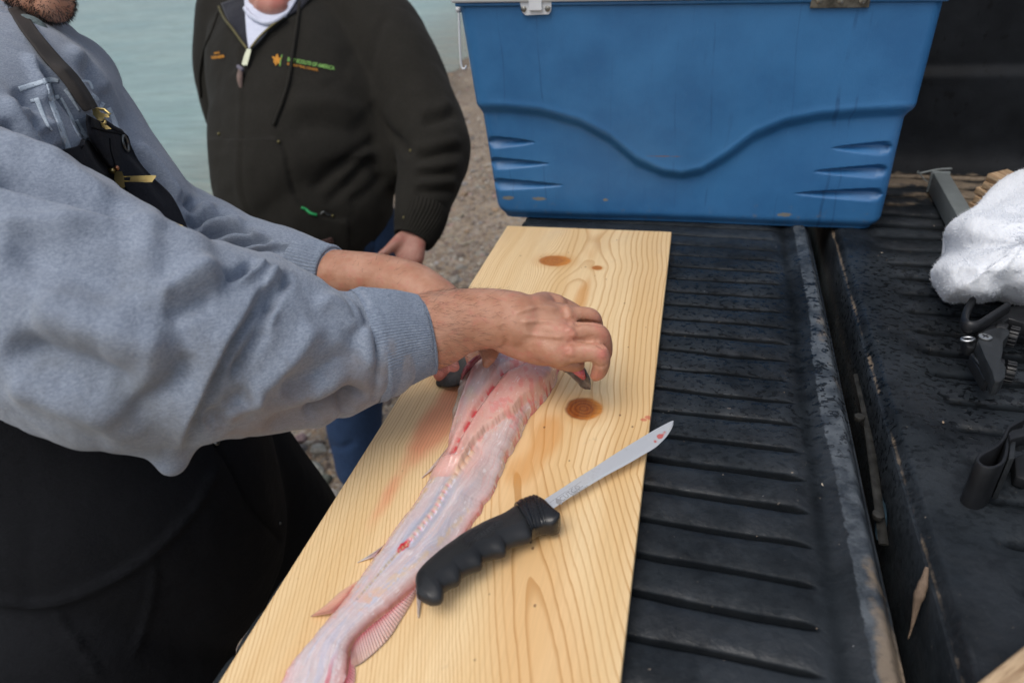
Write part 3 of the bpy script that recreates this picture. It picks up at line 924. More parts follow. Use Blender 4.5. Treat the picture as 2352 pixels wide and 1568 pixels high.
for h in hs_:
    x0 = BL[0] + (TL[0] - BL[0]) * h; x1 = BR[0] + (TRr[0] - BR[0]) * h
    zl = BL[1] + (TL[1] - BL[1]) * h; zr = BR[1] + (TRr[1] - BR[1]) * h
    # side step where the waist is
    waist = sstep(.58, .52, h)
    x0 += .007 * waist + .010 * sstep(.10, 0, h) ** 2; x1 -= .009 * waist + .010 * sstep(.08, 0, h) ** 2
    yf = YF + .004 + .010 * sstep(.07, 0, h) ** 2 - .006 * h
    for u, dpt, fr_ in sec:
        if isinstance(u, tuple):
            a = u[1]
            if u[0] == 'r':
                x = x1 - .02 + .02 * math.sin(a); y = yf + .02 - .02 * math.cos(a); uu = 1
            else:
                x = x0 + .02 - .02 * math.cos(a); y = yf + .02 - .02 * math.sin(a); uu = 0
        else:
            uu = u
            if fr_: x = x0 + .02 + (x1 - x0 - .04) * u; y = yf
            elif dpt == 1.0: x = x0 + .02 + (x1 - x0 - .04) * u; y = yf + DEP
            else: x = x0 if u == 0 else x1; y = yf + .02 + (DEP - .04) * dpt
        z = zl + (zr - zl) * np.clip((x - x0) / (x1 - x0), 0, 1)
        Vc.append((x, y, z, fr_ or isinstance(u, tuple)))
Vc = np.array(Vc); isf = Vc[:, 3] > 0; Vc = Vc[:, :3]
rel = front_relief(Vc[:, 0], Vc[:, 2])
Vc[:, 1] += np.where(isf, rel * np.clip((Vc[:, 0] - TL[0] + .0) / .05, .3, 1), 0)
Vc += (0.0006 * fbm(Vc, 14, 2, 70))[:, None] * np.array([0, 1, 0])
nsec = len(sec)
I = np.arange(len(hs_) - 1); J = np.arange(nsec)
II, JJ = np.meshgrid(I, J, indexing='ij'); J2 = (JJ + 1) % nsec
Fc = np.stack([II * nsec + JJ, II * nsec + J2, (II + 1) * nsec + J2, (II + 1) * nsec + JJ], -1).reshape(-1, 4).tolist()
Fc.append(list(range(nsec))[::-1]); Fc.append(list(range((len(hs_) - 1) * nsec, len(hs_) * nsec)))
m = Mat('blue_cooler_plastic')
pos = m.geo(); x_, y_, z_ = m.xyz(pos)
peel = m.noise(pos, 420, 3, .6); cl = m.noise(pos, 9, 5, .6); scr = m.noise(m.scale(pos, (70, 70, 9)), 1.0, 4, .7)
col = m.mix(m.ss(cl, .3, .7), (0.026, 0.125, 0.30), (0.038, 0.165, 0.37))
col = m.mix(m.ss(scr, .58, .74, 0, .22), col, (0.018, 0.08, 0.20))
scf = m.noise(m.scale(pos, (160, 160, 45), (0, .5, 0)), 1.0, 4, .75)
col = m.mix(m.ss(scf, .64, .78, 0, .35), col, (0.10, 0.24, 0.42))
# dried drip lines
dr = m.noise(m.scale(pos, (6, 6, 2.2)), 1.0, 3, .6) - .5
lx = x_ + dr * .06
for x0_, wd, st_ in ((-.01, .0016, .5), (.055, .0018, .5), (.285, .0018, .4), (.335, .002, .45), (.53, .004, .7), (.552, .002, .5), (.455, .0015, .3), (.17, .0014, .25)):
    ln = m.ss(m.f('absolute', lx - x0_), wd * .4, wd, st_, 0.0)
    col = m.mix(ln * m.ss(m.noise(m.scale(pos, (3, 3, 14)), 1.0, 2), .4, .55), col, (0.019, 0.085, 0.21))
dirt = m.noise(m.scale(pos, (60, 60, 60)), 1.0, 5, .7)
low = m.ss(z_, .0, .07, 1.0, 0.0)
col = m.mix(m.ss(dirt * .8 + low * .16, .60, .80, 0, .55), col, (0.20, 0.17, 0.11))
for (bx, bz, ba, bb) in ((-.018, .022, .02, .006), (.042, .022, .022, .005), (.165, .022, .008, .004), (.47, .005, .02, .006), (.26, .105, .05, .0015)):
    aa = (x_ - bx) * (1 / ba); bb2 = (z_ - bz) * (1 / bb)
    bl = m.f('exponent', (aa * aa + bb2 * bb2) * -1.0)
    col = m.mix(m.ss(bl * (dirt + .1), .36, .52, 0, .75), col, (0.26, 0.22, 0.13) if bz < .1 else (0.2, 0.1, 0.05))
nb = m.bump(peel, .35, .0008); nb = m.bump(cl, .2, .004, nb)
MAT_BLUE = m.done(col, .42 + (scr - .5) * .3, nb, spec=.45)
body = mobj('body', Vc, Fc, MAT_BLUE, cooler)
MAT_WHITE = plain('white_plastic', (0.66, 0.69, 0.72), .4, 0, .06, 20)
cx0, cx1 = TL[0], TRr[0]
zt = lambda x: TL[1] + (TRr[1] - TL[1]) * (x - cx0) / (cx1 - cx0)
tilt = math.atan2(TRr[1] - TL[1], cx1 - cx0)
Rt = np.array([[math.cos(tilt), 0, -math.sin(tilt)], [0, 1, 0], [math.sin(tilt), 0, math.cos(tilt)]])
xm = (cx0 + cx1) / 2
mb = MB(); mb.box((xm, YF + DEP / 2 - .004, zt(xm) + .003), (cx1 - cx0 + .006, DEP + .006, .006), Rt, bev=.003); mb.build('rim', MAT_BLUE, cooler, True, True, 40)
mb = MB(); mb.box((xm, YF + DEP / 2 - .004, zt(xm) + .032), (cx1 - cx0 + .014, DEP + .016, .052), Rt, bev=.004); mb.build('lid', MAT_WHITE, cooler, True, True, 40)
# latch
def fpt(px, py, y=YF): return PY(px, py, y)
def fbox(mb, x0, y0, x1, y1, y, th, bev=.002):
    a, b = fpt(x0, y0, y), fpt(x1, y1, y)
    mb.box(((a[0] + b[0]) / 2, y - th / 2, (a[2] + b[2]) / 2), (abs(b[0] - a[0]), th, abs(a[2] - b[2])), Rt, bev)
YL = YF - .006
mb = MB()
a, b = fpt(1193, -30, YL), fpt(1268, 33, YL)
w_, h_ = (b[0] - a[0]), (a[2] - b[2]); cxm, czm = (a[0] + b[0]) / 2, (a[2] + b[2]) / 2
out = [(-.5, .5), (.5, .5), (.5, 0), (.47, -.38), (.40, -.5), (-.34, -.5), (-.44, -.40), (-.5, -.05)]
T = lambda v: np.c_[v[:, 0], YL + .004 - v[:, 2], v[:, 1]]
mb.prism([(cxm + p * w_, czm + q * h_) for p, q in out], 0, .0055, T)
fbox(mb, 1215, -25, 1247, 24, YL, .007, .0015)
latch = mb.build('latch', MAT_WHITE, cooler, False, True, 35)
MAT_SCREW = plain('screw_steel', (0.32, 0.31, 0.28), .35, 1.0, .25, 200, .0004)
def screw(px, py, y, r, parent):
    c = fpt(px, py, y); mb = MB()
    mb.cyl(c + (0, -.0012, 0), (0, 1, 0), r, .0025, 18, .0008)
    mb.sphere(c + (0, -.0018, 0), (r * .75, .0014, r * .75), 14, 8)
    mb.box(c + (0, -.0032, 0), (r * 1.1, .0006, r * .22)); mb.box(c + (0, -.0032, 0), (r * .22, .0005, r * 1.1))
    return mb.build('screw', MAT_SCREW, parent, True, True, 40)
screw(1203, 21, YL - .0015, .0044, latch); screw(1258, 20, YL - .0015, .0044, latch)
MAT_HINGE = plain('hinge_steel', (0.16, 0.15, 0.125), .5, .8, .5, 70, .0008)
mb = MB(); fbox(mb, 1868, -34, 1996, 16, YL + .002, .003, .0008)
mb.tube([fpt(1868, -36, YL - .001), fpt(1996, -36, YL - .001)], .004, 12)
hinge = mb.build('hinge', MAT_HINGE, cooler, True, True, 35)
for sx_ in (1883, 1931, 1981): screw(sx_, 1, YL - .0015, .0048, hinge)
# swing handles on both ends
for sgn, xa in ((-1, cx0 - .004), (1, cx1 + .002)):
    mb = MB(); ya, yb = YF + .10, YF + .27
    zt_ = zt(xa)
    pl = [(xa + sgn * .006, ya, zt_ - .02), (xa + sgn * .010, ya, zt_ - .06), (xa + sgn * .010, ya + .01, zt_ - .12), (xa + sgn * .010, (ya + yb) / 2, zt_ - .125), (xa + sgn * .010, yb - .01, zt_ - .12), (xa + sgn * .010, yb, zt_ - .06), (xa + sgn * .006, yb, zt_ - .02)]
    mb.tube(spline(pl, 50), .0055, 10)
    mb.box((xa + sgn * .004, ya, zt_ - .022), (.012, .03, .03), bev=.003); mb.box((xa + sgn * .004, yb, zt_ - .022), (.012, .03, .03), bev=.003)
    h = mb.build('handle', MAT_WHITE, cooler, True, True, 40)
# small wire bail near the front corner
a = fpt(1056, 95, YF + .02); b = fpt(1060, 152, YF + .02)
mb = MB(); mb.tube(spline([fpt(1054, 20, YF + .03), a, b, b + (.006, 0, -.004), fpt(1070, 152, YF + .03)], 20), .0018, 8)
mb.cyl(fpt(1054, 22, YF + .03), (1, 0, 0), .005, .008, 12); mb.build('bail_wire', MAT_WHITE, cooler, True, True)

# ================================================================== THINGS IN THE BED
m = Mat('galvanised_bar'); co = m.coord(); nz = m.noise(co, 40, 4, .6)
MAT_GALV = m.done(m.mix(nz, (0.17, 0.19, 0.19), (0.27, 0.30, 0.30)), .5 + nz * .1, m.bump(nz, .2, .001), metal=.35)
zb = .018
A_, B_ = P(2162, 397, zb), P(2240, 530, zb)
dv_ = B_ - A_; L_ = np.linalg.norm(dv_); ux = dv_ / L_; uz = np.array([0, 0, 1.]); uy = np.cross(uz, ux)
R_ = np.stack([ux, uy, uz], 1)
bar = empty('steel_bar', tuple((A_ + B_) / 2 + (0, 0, -.02)), 'grey galvanised square bar leaning out from under the white towel', 'metal bar')
mb = MB(); mb.box((A_ + B_) / 2 + (0, 0, -.0185), (L_, .026, .037), R_, bev=.0015); mb.build('tube', MAT_GALV, bar, True, True, 30)
mb = MB(); mb.box(A_ - ux * .004 + (0, 0, -.0185), (.006, .031, .040), R_, bev=.001); mb.build('end_cap', MAT_GALV, bar, True, True, 30)
q0 = P(2112, 398, -.012)
mb = MB(); mb.tube(spline([q0 + (0, .01, 0), q0, q0 + (.03, 0, .008), q0 + (.055, 0, .01)], 14), .002, 8); mb.tube(spline([q0, q0 + (.002, -.03, -.002), q0 + (.012, -.055, -.006)], 10), .0012, 6)
mb.build('hook_wire', MAT_GALV, bar)
# split wood block behind the towel
m = Mat('split_wood'); pos = m.coord(); nz = m.noise(m.scale(pos, (20, 160, 160)), 1.0, 4, .6)
MAT_SPLIT = m.done(m.mix(m.ss(nz, .3, .7), (0.26, 0.15, 0.075), (0.58, 0.42, 0.26)), .75, m.bump(nz, .8, .003))
blk = MB(); Bc = P(2300, 470, .02)
mb = blk
for k in range(5):
    off_ = np.array([.012 * math.sin(k * 2.3), .006 * k, 0])
    mb.box(np.array([0, 0, -.03 + k * .017]) + off_ * .5, (.15 - .004 * k, .075, .0155), bev=.0025)
o = blk.build('firewood_block', MAT_SPLIT, None, True, True, 30)
o.scale = (.62, .62, .8); o.location = P(2312, 462, .004); o.rotation_euler = (0, .12, -.95)
tag(o, 'split tan firewood block with layered edge poking out behind the towel', 'firewood')
# ================================================================== THE FISH
def mixc(c, col, w):
    w = np.clip(w, 0, 1)[:, None]
    return c * (1 - w) + np.asarray(col) * w
ST = np.array([
    (1092, 775, 1252, 782), (1078, 820, 1280, 812), (1060, 868, 1283, 850), (1051, 920, 1262, 905), (1040, 965, 1216, 958), (1036, 1010, 1192, 1008),
    (1018, 1069, 1164, 1060), (990, 1105, 1141, 1115), (962, 1148, 1114, 1160), (939, 1183, 1086, 1205), (894, 1241, 1046, 1265),
    (860, 1291, 1000, 1312), (823, 1341, 954, 1352), (786, 1395, 898, 1400), (748, 1440, 848, 1440), (700, 1495, 808, 1492), (662, 1540, 803, 1532),
    (638, 1585, 792, 1580), (600, 1650, 775, 1650), (560, 1720, 770, 1720)], float)
NS, NT = 760, 170
Sx = spline(ST, NS)
tt = np.linspace(0, 1, NT)
tt = .5 - .5 * np.cos(np.pi * tt) * (1 - .25 * np.sin(np.pi * tt))          # denser at the rims
tt = np.clip(tt, 0, 1)
T_, S_ = np.meshgrid(tt, np.linspace(0, 1, NS))
u = Sx[:, 0:1] * (1 - T_) + Sx[:, 2:3] * T_
v = Sx[:, 1:2] * (1 - T_) + Sx[:, 3:4] * T_
jag = fbm(np.stack([v * .05, u * 0, v * 0], -1), 1.0, 4, 3)
jag2 = fbm(np.stack([v * .05 + 50, u * 0, v * 0], -1), 1.0, 4, 4)
u = u + 5 * jag * (1 - T_) ** 3 * .8 + 5 * jag2 * T_ ** 3
u, v, tf, sf = u.ravel(), v.ravel(), T_.ravel(), S_.ravel()
base = np.array([0.0] * 3)
rr_ = (RM @ np.stack([u - C0[0], -(v - C0[1]), np.full(u.shape, -FPX)])).T
G0 = CAM + rr_ * ((0.0006 - CAM[2]) / rr_[:, 2])[:, None]        # on the board
uv = np.stack([u, v], -1)
thick = np.interp(sf, [0, .12, .3, .5, .68, .8, .9, 1], [.030, .027, .020, .015, .012, .010, .006, .003])
prof = np.clip(1 - (2 * tf - 1) ** 4, 0, 1) ** .55
Hh = thick * prof
belly = sstep(.62, .9, tf) * sstep(.30, .36, sf) * (1 - sstep(.52, .6, sf))
Hh -= belly * .008 * prof
GRV = spline([(1215, 872), (1180, 888), (1163, 896), (1140, 925), (1127, 942), (1108, 968), (1091, 994), (1075, 1020), (1060, 1044), (1046, 1078)], 60)
EDG = spline([(1280, 872), (1262, 905), (1240, 930), (1212, 952), (1192, 975), (1175, 990), (1155, 1006), (1139, 1018), (1120, 1030), (1106, 1044), (1090, 1066), (1074, 1092), (1058, 1122)], 80)
EDG[:, 0] += .9 * np.sin(np.arange(80) * 1.9) + 1.8 * np.sin(np.arange(80) * .47) + 1.2 * np.sin(np.arange(80) * .23 + 1)
SPI = spline([(1092, 1068), (1075, 1092), (1060, 1110), (1042, 1135), (1031, 1150), (1018, 1172), (1006, 1195), (985, 1222), (966, 1245), (948, 1266)], 60)
SPI2 = spline([(948, 1266), (925, 1288), (895, 1320), (868, 1350), (845, 1376), (828, 1396)], 40)
dG, tG, sG = polydist(u, v, GRV); dE, tE, sE = polydist(u, v, EDG); dS, tS, sS = polydist(u, v, SPI); d2, t2, s2 = polydist(u, v, SPI2)
inlobe = (sE > 0) & (v < 1125) & (v > 860)
Hh += np.where(inlobe, .0065 * sstep(0, 9, dE) * (1 - .35 * sstep(10, 70, dE)) * sstep(1125, 1085, v) * sstep(850, 905, v), 0)
Hh -= .0055 * np.exp(-(dG / 7.0) ** 2) * sstep(0, .1, tG)
Hh += .0022 * np.exp(-((dG - 15) / 8) ** 2) * (sG < 0)
RID = spline([(1110, 838), (1098, 870), (1085, 905), (1070, 940), (1058, 972), (1044, 1003), (1030, 1040)], 40)
dR, tR, sR = polydist(u, v, RID)
Hh += .0022 * np.exp(-(dR / 4) ** 2)
bead = tS * 15; bf = np.abs((bead % 1) - .5) * 2
spw = np.exp(-(dS / 6.5) ** 2) * (tS > .01) * (tS < .995)
Hh += spw * (.0011 * (1 - bf ** 2) - .0002) - .0012 * np.exp(-((dS - 14) / 6) ** 2)
Hh -= .0012 * np.exp(-(d2 / 2.5) ** 2)
LA = [spline(q, 50) for q in (
    [(985, 1145), (955, 1185), (925, 1225), (895, 1262), (862, 1310), (838, 1348), (826, 1375)],
    [(1085, 1175), (1060, 1205), (1030, 1240), (1000, 1275), (960, 1318), (920, 1350), (880, 1385), (850, 1405), (828, 1425)],
    [(1010, 1112), (990, 1140), (965, 1175)], [(935, 1330), (905, 1352), (870, 1378), (845, 1396)])]
Hh += .00025 * fbm(uv * [1, 1], .045, 4, 21) + .0007 * fbm(uv, .014, 2, 22) * prof
strand = fbm(np.stack([tf * 16, sf * 9], -1), 1.0, 4, 25)
fibre = fbm(np.stack([tf * 46 + 3 * fbm(uv, .02, 2, 9), sf * 26], -1), 1.0, 3, 26)
Hh += .0004 * strand * prof
Hh = np.maximum(Hh, 0.0) * sstep(0, .02, tf) * sstep(0, .02, 1 - tf) + .0006
Vf = G0 + np.c_[np.zeros(len(u)), np.zeros(len(u)), Hh]
# colours of the flesh, with wet highlights and spine shade painted in
W = (0.63, 0.59, 0.60); PK = (0.70, 0.45, 0.40); RED = (0.50, 0.07, 0.085); CR = (0.64, 0.52, 0.36); BLU = (0.54, 0.575, 0.67); GRN = (0.50, 0.54, 0.47)
c = np.tile(np.array((0.64, 0.57, 0.56)), (len(u), 1))
n1 = fbm(uv, .012, 4, 31); n2 = fbm(uv, .035, 4, 32); n3 = fbm(uv, .09, 3, 33)
c = mixc(c, PK, .45 * sstep(.0, .5, n1 + .15) )
low = sstep(.36, .44, sf)
c = mixc(c, W, low * .8); 
c = mixc(c, BLU, low * sstep(-.1, .35, strand + .25 * n1) * sstep(.12, .3, tf) * (1 - sstep(.75, .9, tf)) * .65)
c = mixc(c, (.74, .72, .74), .55 * sstep(.12, .5, fibre) * low); c = mixc(c, (.50, .46, .50), .30 * sstep(-.1, -.5, fibre) * low)
c = mixc(c, (.72, .58, .54), .45 * sstep(.1, .5, fibre) * (1 - low)); c = mixc(c, (.56, .33, .31), .35 * sstep(-.1, -.5, fibre) * (1 - low))
c = mixc(c, PK, .55 * sstep(.82, .98, tf) * low); c = mixc(c, (0.68, 0.40, 0.41), .55 * sstep(.16, .02, tf) * low)
c = mixc(c, GRN, .65 * sstep(60, 5, dR) * (sR > 0) * (v > 850) * (v < 1030))
c = mixc(c, (0.66, 0.63, 0.50), .5 * sstep(.1, .5, n2) * (v < 1010) * (tf < .5))
c = mixc(c, (0.50, 0.37, 0.50), .75 * np.exp(-(((u - 1165) / 38) ** 2 + ((v - 838) / 26) ** 2)))
c = mixc(c, PK, .7 * inlobe * sstep(95, 50, dE)); c = mixc(c, (0.70, 0.54, 0.47), .5 * inlobe * sstep(26, 6, dE))
c = mixc(c, (0.66, 0.52, 0.38), .22 * np.exp(-((dE - 4) / 4) ** 2) * (v > 880) * (v < 1120) * (n3 > -.1))
c = mixc(c, (0.68, 0.32, 0.31), .50 * np.exp(-(dG / 15) ** 2) * sstep(-.3, .2, n2 + n3)); c = mixc(c, RED, .9 * np.exp(-(dG / (3.6 + 7 * np.clip(n2 + .4 * n3, -.3, 1))) ** 2) * sstep(.05, .2, tG) * sstep(-.35, .15, n3 + .5 * n2))
c = mixc(c, (.74, .60, .56), .6 * np.exp(-((dG - 9) / 4) ** 2) * (sG > 0) * (n3 > -.2))
c = mixc(c, (.58, .14, .16), .55 * sstep(.05, .5, n3 + .35 * np.exp(-(((u - 1215) / 34) ** 2 + ((v - 850) / 14) ** 2))) * np.exp(-(((u - 1220) / 50) ** 2 + ((v - 855) / 26) ** 2)))
c = mixc(c, (.42, .05, .07), .9 * np.exp(-(((u - 1212) / 26) ** 2 + ((v - 843) / 7.5) ** 2) * 1.0))
c = mixc(c, (.62, .20, .20), .4 * np.exp(-(dE / 3.5) ** 2) * sstep(.05, .4, n3 + .1)); c = mixc(c, (.66, .24, .24), .38 * sstep(.05, .55, n3 + .3 * n2) * (v < 1010) * sstep(.35, .6, tf))
c = mixc(c, (0.66, 0.38, 0.36), .55 * np.exp(-(dR / 7) ** 2)); c = mixc(c, (0.75, 0.68, 0.66), .6 * np.exp(-(dR / 2.4) ** 2))
c = mixc(c, RED, .5 * sstep(.035, .005, tf) * (n3 > -.25)); c = mixc(c, RED, .55 * sstep(.965, .995, tf) * (n3 > 0) * (v < 1420))
c = mixc(c, (.72, .33, .33), .55 * sstep(.10, .0, tf) * low + .45 * sstep(.93, 1, tf) * low)
c = mixc(c, CR, spw * (.45 + .4 * (1 - bf)) * .75); c = mixc(c, (0.80, 0.84, 0.97), .9 * np.exp(-(((dS - 5) / 2.6) ** 2)) * (sS < 0) * (bf > .4) * (tS > .3) * low)  # cream vertebrae; the bluish crescents are painted highlights
c = mixc(c, (.40, .45, .54), .6 * np.exp(-((dS - 11) / 6) ** 2) * low * sstep(.02, .2, tS))  # blue-grey shadow painted along both sides of the spine
c = mixc(c, (0.72, 0.36, 0.36), .55 * spw * (bf > .6) * (tS > .35))
c = mixc(c, (.52, .015, .035), .95 * sstep(.25, .75, np.exp(-(((u - 933) * .72 + (v - 1278) * .72) / 8.5) ** 2 - ((-(u - 933) * .72 + (v - 1278) * .72) * .0 + (u - 933) * .68 - (v - 1278) * .68) ** 2 / 420) + .3 * n3))
c = mixc(c, (0.58, 0.50, 0.34), .75 * np.exp(-(d2 / 3.2) ** 2) * (np.abs(np.sin(t2 * 60)) > .35) * (t2 > .02))
c = mixc(c, (0.30, 0.2, 0.2), .5 * np.exp(-(d2 / 1.6) ** 2) * (np.sin(t2 * 44) > .3))
for q in LA:
    dd_, t_, s_ = polydist(u, v, q)
    w_ = np.exp(-((dd_ - 3 * n3) / 3.6) ** 2) * sstep(-.35, .2, n3 + .3 * n2)
    c = mixc(c, (0.68, 0.56, 0.40), .62 * w_)
c = mixc(c, PK, .6 * sstep(.0, .4, n2) * sstep(.60, .66, sf) * sstep(.45, .2, tf)); 
c = mixc(c, (0.70, 0.50, 0.44), .5 * np.exp(-(((u - 850) / 60) ** 2 + ((v - 1400) / 30) ** 2)) * (n3 > 0))
tl = sstep(.80, .9, sf)
c = mixc(c, (0.72, 0.36, 0.33), tl * (.3 + .5 * sstep(0, .4, n1)) * (sstep(.35, .1, tf) + sstep(.7, .95, tf)))
c = mixc(c, (0.55, 0.06, 0.07), .6 * tl * (strand > .25) * (tf > .72)); c = mixc(c, (.09, .065, .06), .9 * sstep(.05, .012, tf) * sstep(.85, .88, sf))
painted_glint = (vnoise(np.stack([tf * 60, sf * 70], -1), 1.0, 61) > .74) & (vnoise(uv, .05, 62) > .0)
c = mixc(c, (.86, .85, .86), .55 * painted_glint * (prof > .3))  # wet glints painted into the flesh colour as short white streaks
c = mixc(c, (.80, .79, .82), .3 * sstep(.25, .5, fbm(uv, .13, 3, 64)) * (np.exp(-((tf - .16) / .06) ** 2) + np.exp(-((tf - .86) / .06) ** 2)) * low)  # broken wet highlights painted along both flanks
fish = empty('fish', tuple(P(1000, 1150, 0)), 'skinned pale pink catfish carcass with exposed spine lying along the pine board', 'fish')
def wet_flesh(name, rough=.30, sss=.25, bumpd=.0014, coat=.5):
    m = Mat(name); co = m.geo(); f1 = m.noise(co, 260, 4, .6); f2 = m.noise(co, 900, 2, .5)
    nb = m.bump(f1, .55, bumpd); nb = m.bump(f2, .3, .0005, nb)
    return m.done(m.attr('Col'), rough + (f1 - .5) * .3, nb, spec=.5, sss=sss, sssr=(1, .45, .35), ssss=.004, coat=coat, coatr=.12)
MAT_FLESH = wet_flesh('wet_flesh', .24, .35, .0005, .6)
F = grid_faces(NS, NT)
def close_sheet(V, F, nS, nT, zdrop):
    """gives a sheet an underside"""
    Vb = V.copy(); Vb[:, 2] = np.minimum(Vb[:, 2] - .0002, zdrop) if np.isscalar(zdrop) else zdrop
    n = len(V)
    Fb = F[:, ::-1] + n
    rim = []
    a = [i * nT for i in range(nS)]; b = [i * nT + nT - 1 for i in range(nS)]
    for L in (a, b): rim += [[L[i], L[i + 1], L[i + 1] + n, L[i] + n] for i in range(nS - 1)]
    return np.vstack([V, Vb]), np.vstack([F, Fb, np.array(rim)])
V2, F2 = close_sheet(Vf, F, NS, NT, .0003)
me = new_mesh('fish_body', V2, F2); g_ = c @ np.array([.3, .5, .2]); c = np.clip(g_[:, None] + (c - g_[:, None]) * 1.35, .005, .95) * np.array([1.04, .97, .96])
set_color(me, 'Col', np.vstack([c, c]))
link_mesh('body', me, MAT_FLESH, fish)

def recalc(me):
    bm = bmesh.new(); bm.from_mesh(me); bmesh.ops.recalc_face_normals(bm, faces=bm.faces); bm.to_mesh(me); bm.free(); me.update()
def fin(name, A, B, z0, z1, ns, nt, colf, ray_n, label=None, zcurve=0.0, parent=None):
    A = spline(A, ns); B = spline(B, ns)
    V, Cc = [], []
    for i in range(ns):
        for j in range(nt):
            t = j / (nt - 1)
            q = A[i] * (1 - t) + B[i] * t
            r_ = math.cos(i / (ns - 1) * ray_n * 2 * math.pi)
            z = z0 * (1 - t) + z1 * t + .0007 * r_ * (1 - .4 * t) + zcurve * math.sin(math.pi * t)
            V.append(P(q[0] + 1.1 * math.sin(i * 1.7) * t, q[1], max(z, .0008))); Cc.append(colf(i / (ns - 1), t, r_))
    V = np.array(V); F = grid_faces(ns, nt)
    n = len(V); Vb = V - [0, 0, .0006]
    loop = [j for j in range(nt)] + [i * nt + nt - 1 for i in range(1, ns)] + [(ns - 1) * nt + j for j in range(nt - 2, -1, -1)] + [i * nt for i in range(ns - 2, 0, -1)]
    rim = [[loop[k], loop[(k + 1) % len(loop)], loop[(k + 1) % len(loop)] + n, loop[k] + n] for k in range(len(loop))]
    me = new_mesh(name, np.vstack([V, Vb]), np.vstack([F, F[:, ::-1] + n, np.array(rim)]))
    set_color(me, 'Col', np.vstack([Cc, Cc])); recalc(me)
    o = link_mesh(name, me, MAT_FIN, parent or fish)
    if label: o['label'] = label
    return o
MAT_FIN = wet_flesh('wet_fin', .35, .2, .0005, .35)
def lerp(a, b, t): return np.array(a) * (1 - t) + np.array(b) * t
def analc(s, t, r):
    base = lerp((.62, .16, .18), (.74, .47, .44), min(1, t * 3.2)); base = lerp(base, (.80, .50, .33), max(0, t - .45) * 1.3 * (0.4 + .6 * s))
    base = lerp(base, (.58, .20, .20), .28 * (r < -.2) * (1 - t * .6)); base = lerp(base, (.84, .70, .68), .25 * (r > .6))
    if t > .965: base = lerp(base, (.16, .12, .11), .9 if s > .35 else .25)
    if t < .12: base = lerp((.42, .05, .07), base, .35 + .5 * random.random())
    return base
fin('fin', [(956, 1346), (930, 1372), (900, 1398), (872, 1420), (845, 1442), (818, 1468), (806, 1492)], [(962, 1350), (947, 1380), (922, 1420), (896, 1461), (862, 1496), (830, 1522), (806, 1533)], .007, .0012, 260, 26, analc, 34, 'pink ribbed anal fin with a dark outer rim', .001)
def dorc(s, t, r):
    b = lerp((.60, .13, .15), (.80, .42, .31), min(1, t * 2.2)); b = lerp(b, (.78, .55, .42), max(0, .5 - abs(s - .35)) * .6); b = lerp(b, (.68, .22, .18), .3 * (r < -.3))
    return lerp(b, (.3, .24, .2), .8) if t > .97 else b
fin('fin', [(826, 1330), (812, 1350), (798, 1372), (788, 1388), (779, 1403)], [(824, 1331), (782, 1358), (752, 1385), (717, 1412), (716, 1414)], .005, .0014, 150, 22, dorc, 16, 'small orange pink fin pointing left', .002)
def pelc(s, t, r): return lerp((.66, .40, .42), (.84, .76, .74), min(1, t * 2))
fin('fin', [(884, 1248), (872, 1262), (862, 1276)], [(868, 1262), (826, 1288), (822, 1290)], .003, .0012, 60, 16, pelc, 5)
fin('fin', [(1040, 1010), (1036, 1028), (1022, 1056)], [(1008, 1052), (974, 1092), (969, 1096)], .004, .0012, 60, 16, lambda s, t, r: lerp((.60, .22, .24), (.84, .66, .60), min(1, t * 1.6)), 7)
fin('fin', [(955, 1348), (962, 1352), (968, 1356)], [(959, 1405), (961, 1418), (963, 1407)], .005, .0012, 40, 16, lambda s, t, r: lerp((.66, .56, .58), (.62, .50, .40), t), 3, 'pale pointed fin tip sticking out below the knife handle')
fin('fin', [(806, 1492), (803, 1510), (801, 1535), (796, 1560), (786, 1600), (775, 1650)], [(808, 1494), (812, 1515), (816, 1545), (812, 1575), (806, 1620), (800, 1660)], .004, .0012, 140, 16, lambda s, t, r: lerp((.52, .10, .15), (.72, .38, .36), t), 20)
# dark skin being pulled back, and the head under the hands
def sheet(name, pts3, cols, thick, mat, parent, ns=40, nt=20, noise=0.0):
    """pts3: two or more polylines of world points -> smooth solid sheet"""
    rows = [spline(np.array(p), ns) for p in pts3]
    V = np.array([spline(np.array([r[i] for r in rows]), nt) for i in range(ns)]).reshape(-1, 3)
    if noise: V = V + noise * np.stack([fbm(V, 90, 3, 5), fbm(V, 90, 3, 6), fbm(V, 90, 3, 7)], -1)
    F = grid_faces(ns, nt); n = len(V)
    me0 = new_mesh('t', V, F); nn = norms_of(me0); bpy.data.meshes.remove(me0)
    Vb = V - nn * thick
    loop = [j for j in range(nt)] + [i * nt + nt - 1 for i in range(1, ns)] + [(ns - 1) * nt + j for j in range(nt - 2, -1, -1)] + [i * nt for i in range(ns - 2, 0, -1)]
    rim = [[loop[k], loop[(k + 1) % len(loop)], loop[(k + 1) % len(loop)] + n, loop[k] + n] for k in range(len(loop))]
    me = new_mesh(name, np.vstack([V, Vb]), np.vstack([F, F[:, ::-1] + n, np.array(rim)]))
    if cols is not None:
        cc = cols(V); set_color(me, 'Col', np.vstack([cc, cc])); recalc(me)
    return link_mesh(name, me, mat, parent)
def skinc(V): n = fbm(V, 120, 4, 9); return mixc(np.tile((.10, .095, .09), (len(V), 1)), (.24, .22, .19), sstep(-.1, .5, n))
def gillc(V): n = fbm(V, 90, 4, 9); return mixc(np.tile((.30, .055, .075), (len(V), 1)), (.52, .25, .24), sstep(-.1, .4, n))
